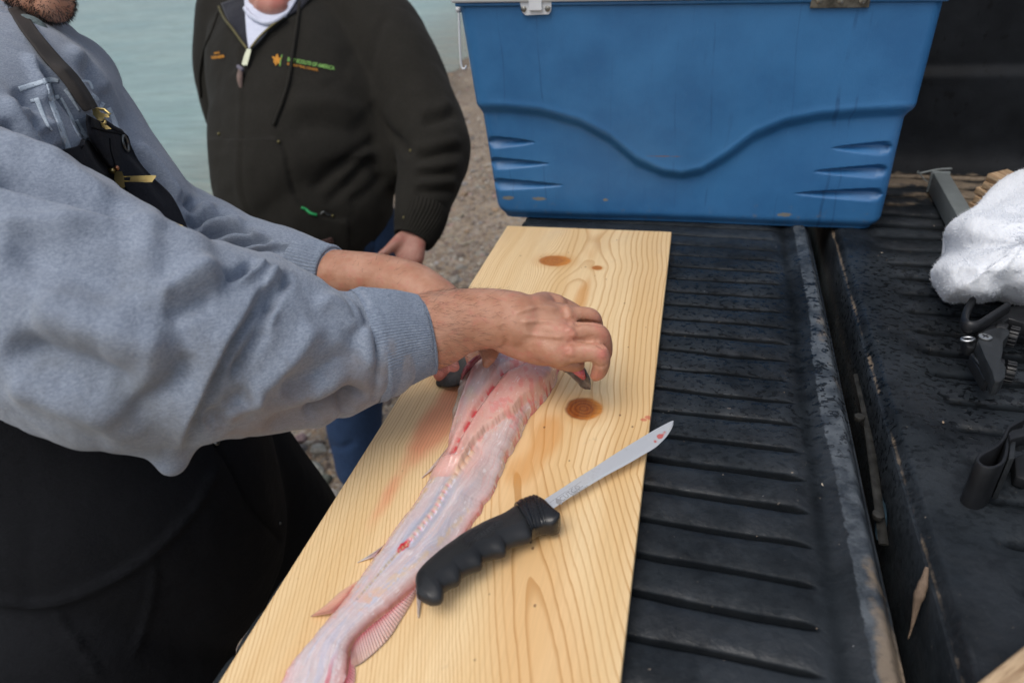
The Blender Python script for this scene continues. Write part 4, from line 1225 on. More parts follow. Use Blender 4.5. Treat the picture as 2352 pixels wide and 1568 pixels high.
sheet('skin_flap', [[P(1290, 836, .022), P(1312, 842, .034), P(1334, 838, .042), P(1350, 858, .038), P(1359, 882, .026)],
                    [P(1292, 848, .016), P(1312, 860, .018), P(1328, 876, .018), P(1340, 888, .016), P(1357, 891, .016)]], skinc, .002, MAT_FIN, fish, 50, 22, .0012)
mb = MB(); limb(mb, [list(P(1306, 840, .040)) + [.0045], list(P(1322, 846, .043)) + [.0058], list(P(1333, 856, .040)) + [.0052], list(P(1339, 866, .034)) + [.003]], 14)
me = new_mesh('flesh_tip', np.concatenate(mb.v), mb.f); set_color(me, 'Col', np.tile((.60, .13, .15), (len(me.vertices), 1))); link_mesh('flesh_tip', me, MAT_FLESH, fish)
sheet('gill_cover', [[P(1112, 814, .040), P(1095, 822, .042), P(1078, 838, .040), P(1064, 862, .030), P(1059, 884, .004)],
                     [P(1109, 822, .034), P(1092, 836, .032), P(1080, 850, .026), P(1068, 870, .016), P(1062, 884, .002)]], gillc, .003, MAT_FLESH, fish, 40, 16, .001)
mb = MB(); limb(mb, [list(P(1085, 800, .022)) + [.022, 1.4, .8], list(P(1058, 838, .014)) + [.020, 1.5, .8], list(P(1036, 864, .009)) + [.013, 1.6, .6], list(P(1012, 876, .004)) + [.006, 1.5, .6]], 24, 20)
me = new_mesh('fish_head', np.concatenate(mb.v), mb.f); vv = verts_of(me); set_color(me, 'Col', mixc(np.tile((.018, .017, .016), (len(vv), 1)), (.06, .05, .045), sstep(.1, .5, fbm(vv, 90, 3, 3))))
link_mesh('head', me, wet_flesh('catfish_skin', .5, .05, .002, .15), fish)

# ================================================================== THE KNIFE
KO = P(1150, 1260, .016)
knife = empty('fillet_knife', tuple(KO), 'fillet knife with black rubber finger-grooved handle and narrow curved steel blade lying across the fish', 'knife')
# knife plane: rests on the fish at the butt, on the board at the tip
pA, pB = P(990, 1340, .024), P(1275, 1165, .014)
ex = (pB - pA) / np.linalg.norm(pB - pA); ez = np.array([0, 0, 1.0]); ey = np.cross(ez, ex); ey /= np.linalg.norm(ey); ez = np.cross(ex, ey)
def k_of(px, py):
    r = ray(px, py); t = ((pA - CAM) @ ez) / (r @ ez); q = CAM + r * t - pA
    return q @ ex, q @ ey
def k2w(a, b, h): return pA + np.multiply.outer(a, ex) + np.multiply.outer(b, ey) + np.multiply.outer(h, ez)
HUP = [(957, 1364), (954.5, 1342), (956, 1323), (970, 1304), (999, 1277), (1034, 1250), (1069, 1226), (1107, 1205), (1155, 1183), (1180, 1167), (1192, 1160)]
HLO = [(957, 1364), (964, 1373), (978, 1381), (996, 1386), (1013, 1382), (1020, 1370), (1020.5, 1357), (1034, 1347), (1053, 1340), (1060, 1331), (1062, 1322), (1080, 1312), (1104, 1305), (1109, 1297), (1112, 1287), (1134, 1278), (1158, 1274.5), (1164, 1266), (1165, 1258), (1187, 1249), (1214, 1242), (1222, 1235), (1225, 1227)]
up = np.array([k_of(*q) for q in HUP]); lo = np.array([k_of(*q) for q in HLO])
up = spline(up, 120); lo = spline(lo, 200)
a0 = min(up[:, 0].min(), lo[:, 0].min()); a1 = max(up[:, 0].max(), lo[:, 0].max())
def envelope(pts, aa, hi):
    out = np.interp(aa, *(lambda o: (pts[o, 0], pts[o, 1]))(np.argsort(pts[:, 0])))
    return out
aa = a0 + (a1 - a0) * (.5 - .5 * np.cos(np.linspace(0.06, math.pi, 230)))
bu = envelope(up, aa, 1); bl = envelope(lo, aa, 0)
# make sure both edges meet at the butt
mfix = sstep(0, .008, aa - a0); mid = (bu + bl) / 2
nsg = 64; ang = np.linspace(0, 2 * math.pi, nsg, endpoint=False)
thk = np.interp(aa - a0, [0, .004, .012, .03, .06, .09, .12, .135], [.003, .0068, .0092, .0097, .0098, .0094, .0088, .0084])
V = []
for i in range(len(aa)):
    cb, hb = (bu[i] + bl[i]) / 2, abs(bu[i] - bl[i]) / 2
    ca, sa = np.cos(ang), np.sin(ang)
    b = cb + hb * np.sign(ca) * np.abs(ca) ** .82; h = thk[i] * np.sign(sa) * np.abs(sa) ** .9
    V.append(k2w(np.full(nsg, aa[i]), b, h))
V = np.concatenate(V); n = len(aa)
F = []
for i in range(n - 1):
    for j in range(nsg):
        k = (j + 1) % nsg; F.append((i * nsg + j, (i + 1) * nsg + j, (i + 1) * nsg + k, i * nsg + k))
F.append(list(range(nsg))); F.append(list(range((n - 1) * nsg, n * nsg))[::-1])
m = Mat('black_rubber')
pos = m.attr('kp', 'Vector'); kx, ky, kz = m.xyz(pos)
tex = m.attr('tex', 'Fac')
d1 = m.f('absolute', m.f('fract', (kx + ky * 1.9) * 230.0) - .5); d2_ = m.f('absolute', m.f('fract', (kx - ky * 1.9) * 230.0) - .5)
net = m.f('maximum', m.ss(d1, .36, .47), m.ss(d2_, .36, .47)) * tex
nz = m.noise(m.geo(), 160, 4, .6); lr = m.noise(m.geo(), 26, 3, .6)
col = m.mix(m.ss(lr, .3, .7), (0.012, 0.0135, 0.0155), (0.021, 0.023, 0.026))
col = m.mix(net * .6, col, (0.075, 0.075, 0.07))
nb = m.bump(net * -1.0, .9, .0012); nb = m.bump(nz, .12, .0008, nb)
MAT_RUBBER = m.done(col, .42 + (lr - .5) * .3, nb, spec=.42)
me = new_mesh('handle', V, F)
kv = np.stack([(V - pA) @ ex, (V - pA) @ ey, (V - pA) @ ez], -1)
at = me.attributes.new('kp', 'FLOAT_VECTOR', 'POINT'); at.data.foreach_set('vector', kv.ravel())
A2 = kv[:, 0] - a0
bmid = np.interp(kv[:, 0], aa, bu) - np.interp(kv[:, 0], aa, bl)
fb = (np.interp(kv[:, 0], aa, bu) - kv[:, 1]) / np.maximum(np.abs(bmid), 1e-4)
fb = np.abs(fb)
tex = sstep(.012, .020, A2) * sstep(a1 - a0 - .004, a1 - a0 - .012, A2) * sstep(.62, .56, fb + .0) * (kv[:, 2] > 0)
ov = ((A2 - .074) / .020) ** 2 + ((kv[:, 1] - np.interp(kv[:, 0], aa, (bu * .60 + bl * .40))) / .0062) ** 2
tex = tex * sstep(.9, 1.1, ov)
set_float(me, 'tex', tex)
# pressed oval and finger scallop lips
nn = norms_of(me)
V = V - nn * (np.exp(-((ov - 1) / .14) ** 2) * .0005 * (kv[:, 2] > 0))[:, None]
set_verts(me, V)
handle = link_mesh('handle', me, MAT_RUBBER, knife)
# ribbed collar and finger guard
GU = [(1181, 1166), (1194, 1157), (1210, 1150), (1222, 1147), (1234, 1149.5), (1248, 1158), (1265, 1175), (1277, 1187), (1284, 1194), (1287.5, 1202)]
GL = [(1222, 1236), (1230, 1226), (1246, 1218), (1258, 1217), (1270, 1217), (1281, 1211.5), (1287.5, 1202)]
gu = spline(np.array([k_of(*q) for q in GU]), 60); gl = spline(np.array([k_of(*q) for q in GL]), 60)
V = []; F = []
sides = np.linspace(0, 1, 60); ncs = 26
for i in range(60):
    p_, q_ = gu[i], gl[i]
    thk_ = .0112 if i < 52 else .0112 * math.sqrt(max(.02, 1 - ((i - 52) / 8.0) ** 2))
    if i < 26: thk_ = .0118 - .0009 * (1 if 8 < i < 20 else 0) + .0003 * math.sin(i * 1.3)
    for j in range(ncs * 2):
        t = j / (ncs * 2) * 2 * math.pi
        f_ = .5 - .5 * np.sign(math.cos(t)) * abs(math.cos(t)) ** .75
        w = p_ + (q_ - p_) * f_
        V.append(k2w(w[0], w[1], thk_ * np.sign(math.sin(t)) * abs(math.sin(t)) ** .6))
V = np.array(V); m_ = ncs * 2
for i in range(59):
    for j in range(m_): F.append((i * m_ + j, i * m_ + (j + 1) % m_, (i + 1) * m_ + (j + 1) % m_, (i + 1) * m_ + j))
F.append(list(range(m_))[::-1]); F.append(list(range(59 * m_, 60 * m_)))
MAT_COLLAR = plain('black_hard_plastic', (0.011, 0.012, 0.014), .28, 0, .15, 60, spec=.5)
mobj('collar', V, F, MAT_COLLAR, knife); bev_shade(bpy.data.objects[-1].data if False else COL.objects[-1].data, 50)
# blade
BU = [(1242, 1154), (1261, 1141), (1280, 1129), (1307, 1111.5), (1334, 1094), (1361, 1077), (1397, 1053.5), (1429, 1033), (1460, 1014), (1480, 1002), (1502, 989), (1520, 979), (1536, 971), (1545.5, 967)]
BD = [(1262, 1173), (1285, 1158), (1316, 1137), (1356, 1113), (1397, 1089), (1440, 1066), (1477.5, 1044), (1495, 1034), (1508, 1025), (1521, 1013), (1532, 1001), (1541, 987), (1546, 976), (1547, 968.5)]
zt0 = .0125
pC = P(1255, 1162, zt0); pD = P(1540, 980, .0135)
bx_ = (pD - pC) / np.linalg.norm(pD - pC); bz_ = np.array([.0, 0, 1.0]); by_ = np.cross(bz_, bx_); by_ /= np.linalg.norm(by_); bz_ = np.cross(bx_, by_)
tiltb = math.radians(7); by_, bz_ = by_ * math.cos(tiltb) + bz_ * math.sin(tiltb), bz_ * math.cos(tiltb) - by_ * math.sin(tiltb)
def b_of(px, py):
    r = ray(px, py); t = ((pC - CAM) @ bz_) / (r @ bz_); q = CAM + r * t - pC
    return q @ bx_, q @ by_
def b2w(a, b, h): return pC + np.multiply.outer(a, bx_) + np.multiply.outer(b, by_) + np.multiply.outer(h, bz_)
bu_ = spline(np.array([b_of(*q) for q in BU]), 150); bd_ = spline(np.array([b_of(*q) for q in BD]), 150)
V = []; NB = 16
for i in range(150):
    for j in range(NB):
        f_ = j / (NB - 1); w = bu_[i] * (1 - f_) + bd_[i] * f_
        th = .0009 * (1 - sstep(.80, 1.0, np.array(f_))) + .00008
        V.append(b2w(w[0], w[1], th))
for i in range(150):
    for j in range(NB):
        f_ = j / (NB - 1); w = bu_[i] * (1 - f_) + bd_[i] * f_
        th = .0009 * (1 - sstep(.80, 1.0, np.array(f_))) + .00008
        V.append(b2w(w[0], w[1], -th))
V = np.array(V); F = grid_faces(150, NB); nq = 150 * NB
loop = [j for j in range(NB)] + [i * NB + NB - 1 for i in range(1, 150)] + [149 * NB + j for j in range(NB - 2, -1, -1)] + [i * NB for i in range(148, 0, -1)]
rim = [[loop[k], loop[(k + 1) % len(loop)], loop[(k + 1) % len(loop)] + nq, loop[k] + nq] for k in range(len(loop))]
m = Mat('blade_steel')
pos = m.geo(); st = m.noise(m.scale(pos, (300, 300, 300)), 1.0, 3, .6); bg_ = m.noise(pos, 38, 4, .6)
scrn = m.noise(m.scale(pos, (90, 600, 90), (0, 0, .55)), 1.0, 2, .5)
blood = m.attr('blood', 'Fac'); bn = m.noise(pos, 170, 3, .6)
film = m.ss(bg_, .52, .66, 0, .5)
bm_ = m.ss(blood * (bn + .45), .42, .60)
col = m.mix(film, (0.72, 0.735, 0.75), (0.52, 0.53, 0.52))
col = m.mix(bm_, col, (0.42, 0.03, 0.035))
col = m.mix(m.ss(blood * (bn + .3), .22, .45, 0, .35), col, (0.62, 0.30, 0.26))
MAT_BLADE = m.done(col, .36 + film * .3 + (scrn - .5) * .12, m.bump(scrn, .12, .0003), metal=m.ss(bm_ + film * .6, 0, 1, .55, 0.0), spec=.6)
me = new_mesh('blade', V, np.vstack([F, F[:, ::-1] + nq, np.array(rim)]))
uu, vv_, _ = proj(V)
bl_ = np.exp(-(((uu - 1516) / 9) ** 2 + ((vv_ - 1002) / 7) ** 2)) + .8 * np.exp(-(((uu - 1505) / 6) ** 2 + ((vv_ - 1013) / 5) ** 2)) + .55 * np.exp(-(((uu - 1527) / 7) ** 2 + ((vv_ - 992) / 6) ** 2)) + .35 * np.exp(-(((uu - 1490) / 10) ** 2 + ((vv_ - 1022) / 7) ** 2))
set_float(me, 'blood', bl_)
blade = link_mesh('blade', me, MAT_BLADE, knife)
bev_shade(me, 30)
# lettering
def text_mesh(body, size, bold=0.0, extr=.0001):
    cu = bpy.data.curves.new('lettering', 'FONT'); cu.body = body; cu.size = size; cu.offset = bold; cu.extrude = extr
    o = bpy.data.objects.new('t', cu); COL.objects.link(o)
    me = bpy.data.meshes.new_from_object(o.evaluated_get(bpy.context.evaluated_depsgraph_get()))
    bpy.data.objects.remove(o); bpy.data.curves.remove(cu)
    me.name = 'lettering'
    return me
MAT_ETCH = plain('etched_grey', (0.30, 0.30, 0.31), .5, 0, .1)
def blade_text(body, px, py, size, name='lettering', dang=0.0, off=.0010, bold=0):
    me = text_mesh(body, size, bold, .00003); v_ = verts_of(me)
    a_, b_ = b_of(px, py); c_, s_ = math.cos(dang), math.sin(dang)
    v_[:, :2] = v_[:, :2] @ np.array([[c_, s_], [-s_, c_]])
    set_verts(me, b2w(v_[:, 0] + a_, v_[:, 1] + b_, v_[:, 2] + off))
    link_mesh(name, me, MAT_ETCH, blade)
blade_text('CUTCO', 1291, 1153, .0070, bold=0, dang=.06)
a_, b_ = b_of(1284, 1153)
mb = MB(); mb.add(b2w(np.array([a_ - .0032, a_, a_ + .0032, a_]), np.array([b_, b_ + .0044, b_, b_ - .0044]) + .0004, np.array([.00104] * 4)), [(0, 3, 2, 1)])
mb.build('logo', MAT_ETCH, blade)
for k, s_ in enumerate(('5721 KL', 'OLEAN, NY', 'MADE IN U.S.A.')):
    blade_text(s_, 1312 + k * 2.6, 1133 + k * 4.6, .0030, dang=.04)
mb = MB(); mb.add(b2w(*(lambda q: (q[:, 0], q[:, 1], np.full(len(q), .00103)))(np.array([b_of(1262, 1156), b_of(1335, 1107), b_of(1335, 1106), b_of(1262, 1155)]))), [(0, 1, 2, 3)]); mb.build('engraved_line', MAT_ETCH, blade)
MAT_EMB = plain('raised_black_rubber', (0.030, 0.032, 0.034), .35)
for body, sz, da, db in (("Fisherman's", .0042, -.013, .0020), ('SOLUTION', .0060, -.0165, -.0040)):
    me = text_mesh(body, sz, .00015, .0002); v_ = verts_of(me); v_[:, 0] -= v_[:, 0].mean()
    slant = .34
    ac = a0 + .074; bc = float(np.interp(ac, aa, bu * .60 + bl * .40))
    dirv = np.array([1.0, .12]); dirv /= np.linalg.norm(dirv); per = np.array([-dirv[1], dirv[0]])
    A_ = ac + v_[:, 0] * dirv[0] + (v_[:, 1] + db) * per[0]; B_ = bc + v_[:, 0] * dirv[1] + (v_[:, 1] + db) * per[1]
    cbm = np.interp(A_, aa, (bu + bl) / 2); hbm = np.interp(A_, aa, np.abs(bu - bl) / 2); th_ = np.interp(A_, aa, thk)
    cc_ = np.clip(np.abs((B_ - cbm) / hbm), 0, .98) ** (1 / .82)
    Hs = th_ * np.sqrt(1 - cc_ ** 2) ** .9
    set_verts(me, k2w(A_, B_, Hs + .0001 + v_[:, 2])); link_mesh('lettering', me, MAT_EMB, handle)
# ================================================================== PEOPLE
def LR(rows):
    out = []
    for r in rows:
        p = D(r[0], r[1], r[2])
        out.append(list(p) + list(r[3:]) + ([1.0, 1.0] if len(r) == 4 else []))
    return out
def bvh_of(me):
    v = verts_of(me); me.calc_loop_triangles()
    t = np.empty(len(me.loop_triangles) * 3, dtype=np.int32); me.loop_triangles.foreach_get('vertices', t)
    return BVHTree.FromPolygons([Vector(x) for x in v], t.reshape(-1, 3).tolist())
def onto(bvh, px, py, off=0.0, default=1.0):
    r = ray(px, py); r = r / np.linalg.norm(r)
    h = bvh.ray_cast(Vector(CAM), Vector(r))
    if h[0] is None: return None
    return np.array(h[0]) - r * off
FALL = [0.84]
def onto_line(bvh, pts, n, off):
    s = spline(np.array(pts, float), n); out = []
    for q in s:
        p = onto(bvh, q[0], q[1], off)
        out.append(p)
    if all(q is None for q in out):
        print('MISS', pts[0]); out = [D(q[0], q[1], FALL[0]) for q in s]
    # fill misses from neighbours: keep their distance
    last = None
    for i in range(n):
        if out[i] is None and last is not None:
            out[i] = D(s[i][0], s[i][1], last)
        elif out[i] is not None: last = float(proj(out[i])[2])
    last = None
    for i in range(n - 1, -1, -1):
        if out[i] is None and last is not None: out[i] = D(s[i][0], s[i][1], last)
        elif out[i] is not None: last = float(proj(out[i])[2])
    return np.array(out)
def patch(name, bvh, A, B, mat, parent, ns=30, nt=14, off=.004, thick=.003, puff=0.0, mid=None, smooth_it=3, dadd=0.0):
    """a solid piece of cloth between two traced edges, lying on a body"""
    A = spline(np.array(A, float), ns); B = spline(np.array(B, float), ns)
    V = np.zeros((ns, nt, 3)); ok = np.zeros((ns, nt), bool)
    dep = np.full((ns, nt), np.nan)
    for i in range(ns):
        for j in range(nt):
            t = j / (nt - 1); q = A[i] * (1 - t) + B[i] * t
            p = onto(bvh, q[0], q[1], off)
            if p is not None: dep[i, j] = proj(p)[2]
    # smooth the depth so the piece hangs instead of clinging; misses take the mean of what is known
    mn = np.nanmedian(dep) if np.isfinite(dep).any() else 1.0
    d = np.where(np.isfinite(dep), dep, mn)
    for _ in range(smooth_it):
        e = np.pad(d, 1, mode='edge'); d = (e[:-2, 1:-1] + e[2:, 1:-1] + e[1:-1, :-2] + e[1:-1, 2:]) / 4
        d = np.where(np.isfinite(dep), np.minimum(d, dep), d)
    d = d - dadd
    for i in range(ns):
        for j in range(nt):
            t = j / (nt - 1); q = A[i] * (1 - t) + B[i] * t
            V[i, j] = D(q[0], q[1], d[i, j] - puff * math.sin(math.pi * t) * math.sin(math.pi * i / (ns - 1)))
    V = V.reshape(-1, 3); F = grid_faces(ns, nt); n = len(V)
    me0 = new_mesh('t', V, F); nn = norms_of(me0); bpy.data.meshes.remove(me0)
    s = np.sign(((CAM - V) * nn).sum(1).mean()); nn = nn * s
    Vb = V - nn * thick
    loop = [j for j in range(nt)] + [i * nt + nt - 1 for i in range(1, ns)] + [(ns - 1) * nt + j for j in range(nt - 2, -1, -1)] + [i * nt for i in range(ns - 2, 0, -1)]
    rim = [[loop[k], loop[(k + 1) % len(loop)], loop[(k + 1) % len(loop)] + n, loop[k] + n] for k in range(len(loop))]
    me = new_mesh(name, np.vstack([V, Vb]), np.vstack([F, F[:, ::-1] + n, np.array(rim)]))
    return link_mesh(name, me, mat, parent)

# ---- cloth and skin materials
def fabric(name, c0, c1, rough=.9, thread=1500, bump=.0008, sheen=.25, stain=None, med=28):
    m = Mat(name); pos = m.geo()
    f1 = m.noise(m.scale(pos, (1, 1, 1)), thread, 2, .6); f2 = m.noise(pos, med, 4, .6); f3 = m.noise(m.scale(pos, (260, 260, 900), (.3, .2, .7)), 1.0, 2, .6)
    f4 = m.noise(pos, 6, 3, .5)
    col = m.mix(m.ss(f1 * .5 + f3 * .5, .38, .62), c0, c1)
    col = m.mix(m.ss(f2, .35, .7, 0, .22), col, [x * .74 for x in c0])
    if stain:
        for (px, py, d, r, cc, a) in stain:
            p = D(px, py, d)
            n = m.nd('ShaderNodeVectorMath'); n.operation = 'DISTANCE'; m.put(n.inputs[0], pos); n.inputs[1].default_value = tuple(p)
            s_ = S(m, n.outputs['Value'])
            col = m.mix(m.ss(s_ * (1 / r) - (f2 - .5) * 1.6, .2, 1.0, a, 0.0), col, cc)
    nb = m.bump(f1, .5, bump); nb = m.bump(f3, .4, bump, nb); nb = m.bump(f2, .35, .006, nb); nb = m.bump(f4, .2, .01, nb)
    return m.done(col, rough, nb, spec=.2, sheen=sheen)
MAT_GREY = fabric('grey_sweatshirt', (0.185, 0.222, 0.290), (0.295, 0.342, 0.420), thread=900, bump=.0009,
                  stain=[(640, 960, .6, .07, (.22, .175, .15), .5), (820, 905, .62, .05, (.20, .165, .15), .55), (300, 860, .55, .10, (.15, .16, .165), .45), (500, 830, .55, .05, (.17, .17, .165), .4), (930, 850, .62, .035, (.26, .21, .18), .5), (560, 950, .58, .04, (.26, .20, .17), .4)])
MAT_RIB = fabric('grey_ribbing', (0.17, 0.21, 0.28), (0.27, 0.32, 0.40), thread=700, bump=.001)
MAT_BLACK = fabric('black_canvas', (0.0035, 0.0042, 0.0060), (0.0075, 0.0085, 0.0115), rough=.85, thread=1100, bump=.0006, sheen=.0, med=40)
MAT_BLACK2 = fabric('black_twill', (0.007, 0.008, 0.012), (0.015, 0.017, 0.024), rough=.85, thread=1100, bump=.0006, sheen=.03, med=40)
MAT_JACKET = fabric('dark_brown_canvas', (0.0135, 0.0125, 0.0100), (0.0240, 0.0222, 0.0182), thread=600, bump=.0008, sheen=.03, med=16)
MAT_JEANS = fabric('blue_denim', (0.014, 0.032, 0.080), (0.036, 0.072, 0.155), thread=500, bump=.0008, sheen=.02, med=14)
MAT_NAVY = fabric('navy_fleece', (0.006, 0.007, 0.014), (0.012, 0.013, 0.022), thread=500)
MAT_TEE = fabric('white_cotton', (0.56, 0.60, 0.74), (0.68, 0.71, 0.82), thread=500, sheen=.1)
def skinmat(name, c0, c1, red, rough=.5):
    m = Mat(name); pos = m.geo()
    a = m.noise(pos, 38, 4, .6); b = m.noise(pos, 300, 3, .6); cc = m.vor(pos, 620)
    col = m.mix(m.ss(a, .3, .7), c0, c1)
    col = m.mix(m.ss(m.noise(pos, 90, 3, .6), .5, .75, 0, .4), col, red)
    col = m.mix(m.attr('red', 'Fac') * .9, col, red)
    nb = m.bump(cc, .25, .0006); nb = m.bump(b, .4, .0007, nb); nb = m.bump(a, .25, .003, nb)
    return m.done(col, rough, nb, spec=.4, sss=.12, sssr=(1, .35, .2), ssss=.006)
MAT_SKIN = skinmat('tanned_skin', (0.43, 0.205, 0.125), (0.54, 0.295, 0.20), (0.54, 0.165, 0.13), .42)
MAT_SKIN2 = skinmat('ruddy_skin', (0.38, 0.175, 0.13), (0.46, 0.24, 0.185), (0.44, 0.12, 0.10))
MAT_HAIR = plain('dark_hair', (0.014, 0.009, 0.007), .5, 0, .3, 300)
MAT_BRASS = plain('brass', (0.66, 0.52, 0.22), .32, .9, .08, 60)
MAT_DARKMETAL = plain('grommet_metal', (0.16, 0.17, 0.17), .3, 1.0, .2, 200)
MAT_BOOT = plain('rubber_boot', (0.012, 0.012, 0.011), .6, 0, .3, 40, .002)

# ------------------------------------------------------------------ the man with the fish
man = empty('person', (-.42, -.55, -1.2), 'man in grey hooded sweatshirt and black bib overalls bending over the fish, bearded chin showing', 'person')
mb = MB()
# right forearm, wrist and hand (near)
limb(mb, LR([(560, 815, .60, .045), (760, 800, .645, .037), (880, 780, .675, .037), (990, 760, .692, .0395, 1, 1.0), (1060, 738, .70, .0355, 1, .95), (1130, 731, .703, .0325, 1, .95), (1185, 738, .703, .031, 1, 1.0)]), 28, up=(.1, .3, 1))
for mcp, r0, r1 in (((1303, 804, .692), .022, .0150), ((1312, 768, .694), .023, .0150), ((1303, 730, .708), .022, .0148), ((1275, 704, .730), .020, .0145)):
    limb(mb, LR([(1150, 742, .708, .026), (1220, (742 + mcp[1]) / 2 - 2, .702, r0), (mcp[0] - 25, mcp[1], mcp[2], r1 + .002), (mcp[0], mcp[1], mcp[2], r1 - .0005)]), 18)
limb(mb, LR([(1165, 765, .705, .022), (1215, 795, .705, .0175), (1265, 812, .702, .0125)]), 16)      # heel of the hand
limb(mb, LR([(1190, 770, .72, .024), (1255, 790, .725, .024), (1290, 770, .735, .02)]), 16)         # palm depth
limb(mb, LR([(1300, 808, .690, .0125), (1330, 808, .686, .0112), (1355, 806, .684, .0106), (1374, 811, .684, .0104), (1381, 824, .687, .0096), (1380, 842, .694, .0088), (1374, 856, .700, .0080), (1368, 863, .704, .0062)]), 18)
limb(mb, LR([(1308, 766, .692, .0115), (1340, 759, .690, .0088), (1374, 763, .691, .0089), (1385, 779, .697, .0090), (1387, 808, .708, .0092), (1380, 830, .718, .0080)]), 18)
limb(mb, LR([(1298, 728, .708, .0115), (1332, 721, .707, .0082), (1358, 726, .710, .0084), (1367, 742, .718, .0084), (1368, 775, .732, .009), (1360, 800, .74, .008)]), 18)
limb(mb, LR([(1270, 700, .730, .0125), (1305, 712, .738, .0108), (1330, 730, .745, .0104), (1338, 760, .755, .0095), (1332, 790, .765, .008)]), 16)
limb(mb, LR([(1170, 750, .725, .021), (1215, 790, .745, .018), (1262, 812, .745, .0135), (1300, 828, .742, .0120), (1324, 836, .738, .0095)]), 16)     # thumb
# left forearm and hand (far)
limb(mb, LR([(520, 590, 1.03, .036), (640, 618, .985, .034), (760, 630, .955, .0365, 1, .95), (850, 637, .935, .037, 1, .9), (905, 645, .92, .035, 1, .9), (950, 662, .905, .036, 1, .9), (1000, 700, .885, .037, 1, .9)]), 26)
for (a, b, c_, r) in (((985, 690, .88), (1000, 780, .835), (1010, 835, .812), .0115), ((1005, 690, .88), (1035, 780, .835), (1046, 828, .812), .0110), ((1020, 700, .875), (1065, 780, .83), (1080, 812, .81), .0105), ((1010, 690, .88), (1085, 760, .84), (1100, 790, .815), .011)):
    limb(mb, LR([(a[0], a[1], a[2], .019), ((a[0] + b[0]) / 2, (a[1] + b[1]) / 2, (a[2] + b[2]) / 2, .015), (b[0], b[1], b[2], r * 1.05), (c_[0], c_[1], c_[2], r), (c_[0] + (4 if c_[0] < 1060 else 6), c_[1] + 22, c_[2] - .008, r * .92)]), 16)
limb(mb, LR([(1030, 700, .87, .02), (1090, 740, .83, .0165), (1122, 775, .79, .0140), (1124, 800, .765, .0125), (1122, 822, .755, .0085), (1117, 836, .752, .005)]), 16)  # thumb pressed on the fish
# trunk, neck and head (mostly under clothes or out of the picture)
S1, S2 = D(-150, 430, .70), D(150, 190, 1.13)
NK = D(20, 20, 1.0); HD = D(35, -215, .97)
limb(mb, [list(S1) + [.055], list((S1 + S2) / 2 + (0, 0, -.02)) + [.08], list(S2) + [.06]], 20)
limb(mb, LR([(-150, 430, .70, .055), (80, 600, .62, .055), (300, 740, .59, .052), (480, 810, .60, .046), (620, 812, .61, .045)]), 20)
limb(mb, LR([(150, 190, 1.13, .055), (300, 380, 1.10, .05), (430, 540, 1.07, .046), (560, 590, 1.02, .044)]), 20)
BEL = np.array([-.45, -.55, .0]); PEL = np.array([-.46, -.55, -.22])
limb(mb, [list((S1 + S2) / 2) + [.10], list(BEL) + [.10], list(PEL) + [.10]], 24)
for dy, kx in ((.13, -.36), (-.15, -.34)):
    gz = float(ground_z(-.45, -.5 + dy))
    limb(mb, [list(PEL + [0, dy * .8, 0]) + [.075], [kx, -.53 + dy * 1.3, -.62, .052], [kx - .10, -.53 + dy * 1.4, gz + .10, .038], [kx - .04, -.53 + dy * 1.4, gz + .05, .035]], 18)
limb(mb, [list((S1 + S2) / 2 + (0, 0, .02)) + [.07], list(NK) + [.055], list(D(30, -80, .98)) + [.055]], 20)
limb(mb, [list(D(10, -330, 1.0)) + [.075], list(D(25, -230, .98)) + [.088], list(D(50, -130, .95)) + [.072]], 28)
limb(mb, LR([(40, -120, .96, .062), (75, -50, .925, .050), (100, -12, .905, .034)]), 24)
limb(mb, LR([(95, -10, .898, .029), (118, -2, .893, .027), (122, 8, .892, .024)]), 20)                 # chin
limb(mb, LR([(120, -160, .905, .010), (138, -120, .890, .014), (128, -108, .898, .010)]), 12)          # nose
limb(mb, LR([(112, -72, .895, .010), (124, -68, .893, .009), (120, -60, .895, .009)]), 12)             # lips
limb(mb, LR([(-30, -190, 1.0, .012), (-38, -160, .99, .018), (-28, -130, .98, .010)]), 12)             # ear
me = remeshed(mb, .0017, 3, .5)
v_ = verts_of(me); u_, w_, d_ = proj(v_)
red = np.zeros(len(v_))
for (px, py, r, a) in ((1384, 812, 16, .9), (1300, 745, 16, .35), (1312, 775, 16, .35), (1388, 770, 14, .5), (1306, 806, 16, .4), (1370, 735, 14, .4), (1376, 862, 14, .6)):
    red += a * np.exp(-(((u_ - px) ** 2 + (w_ - py) ** 2) / r ** 2)) * (d_ < .78)
red += .9 * sstep(812, 835, w_) * (u_ > 985) * (u_ < 1075) * (d_ > .77)
set_float(me, 'red', np.clip(red, 0, 1))
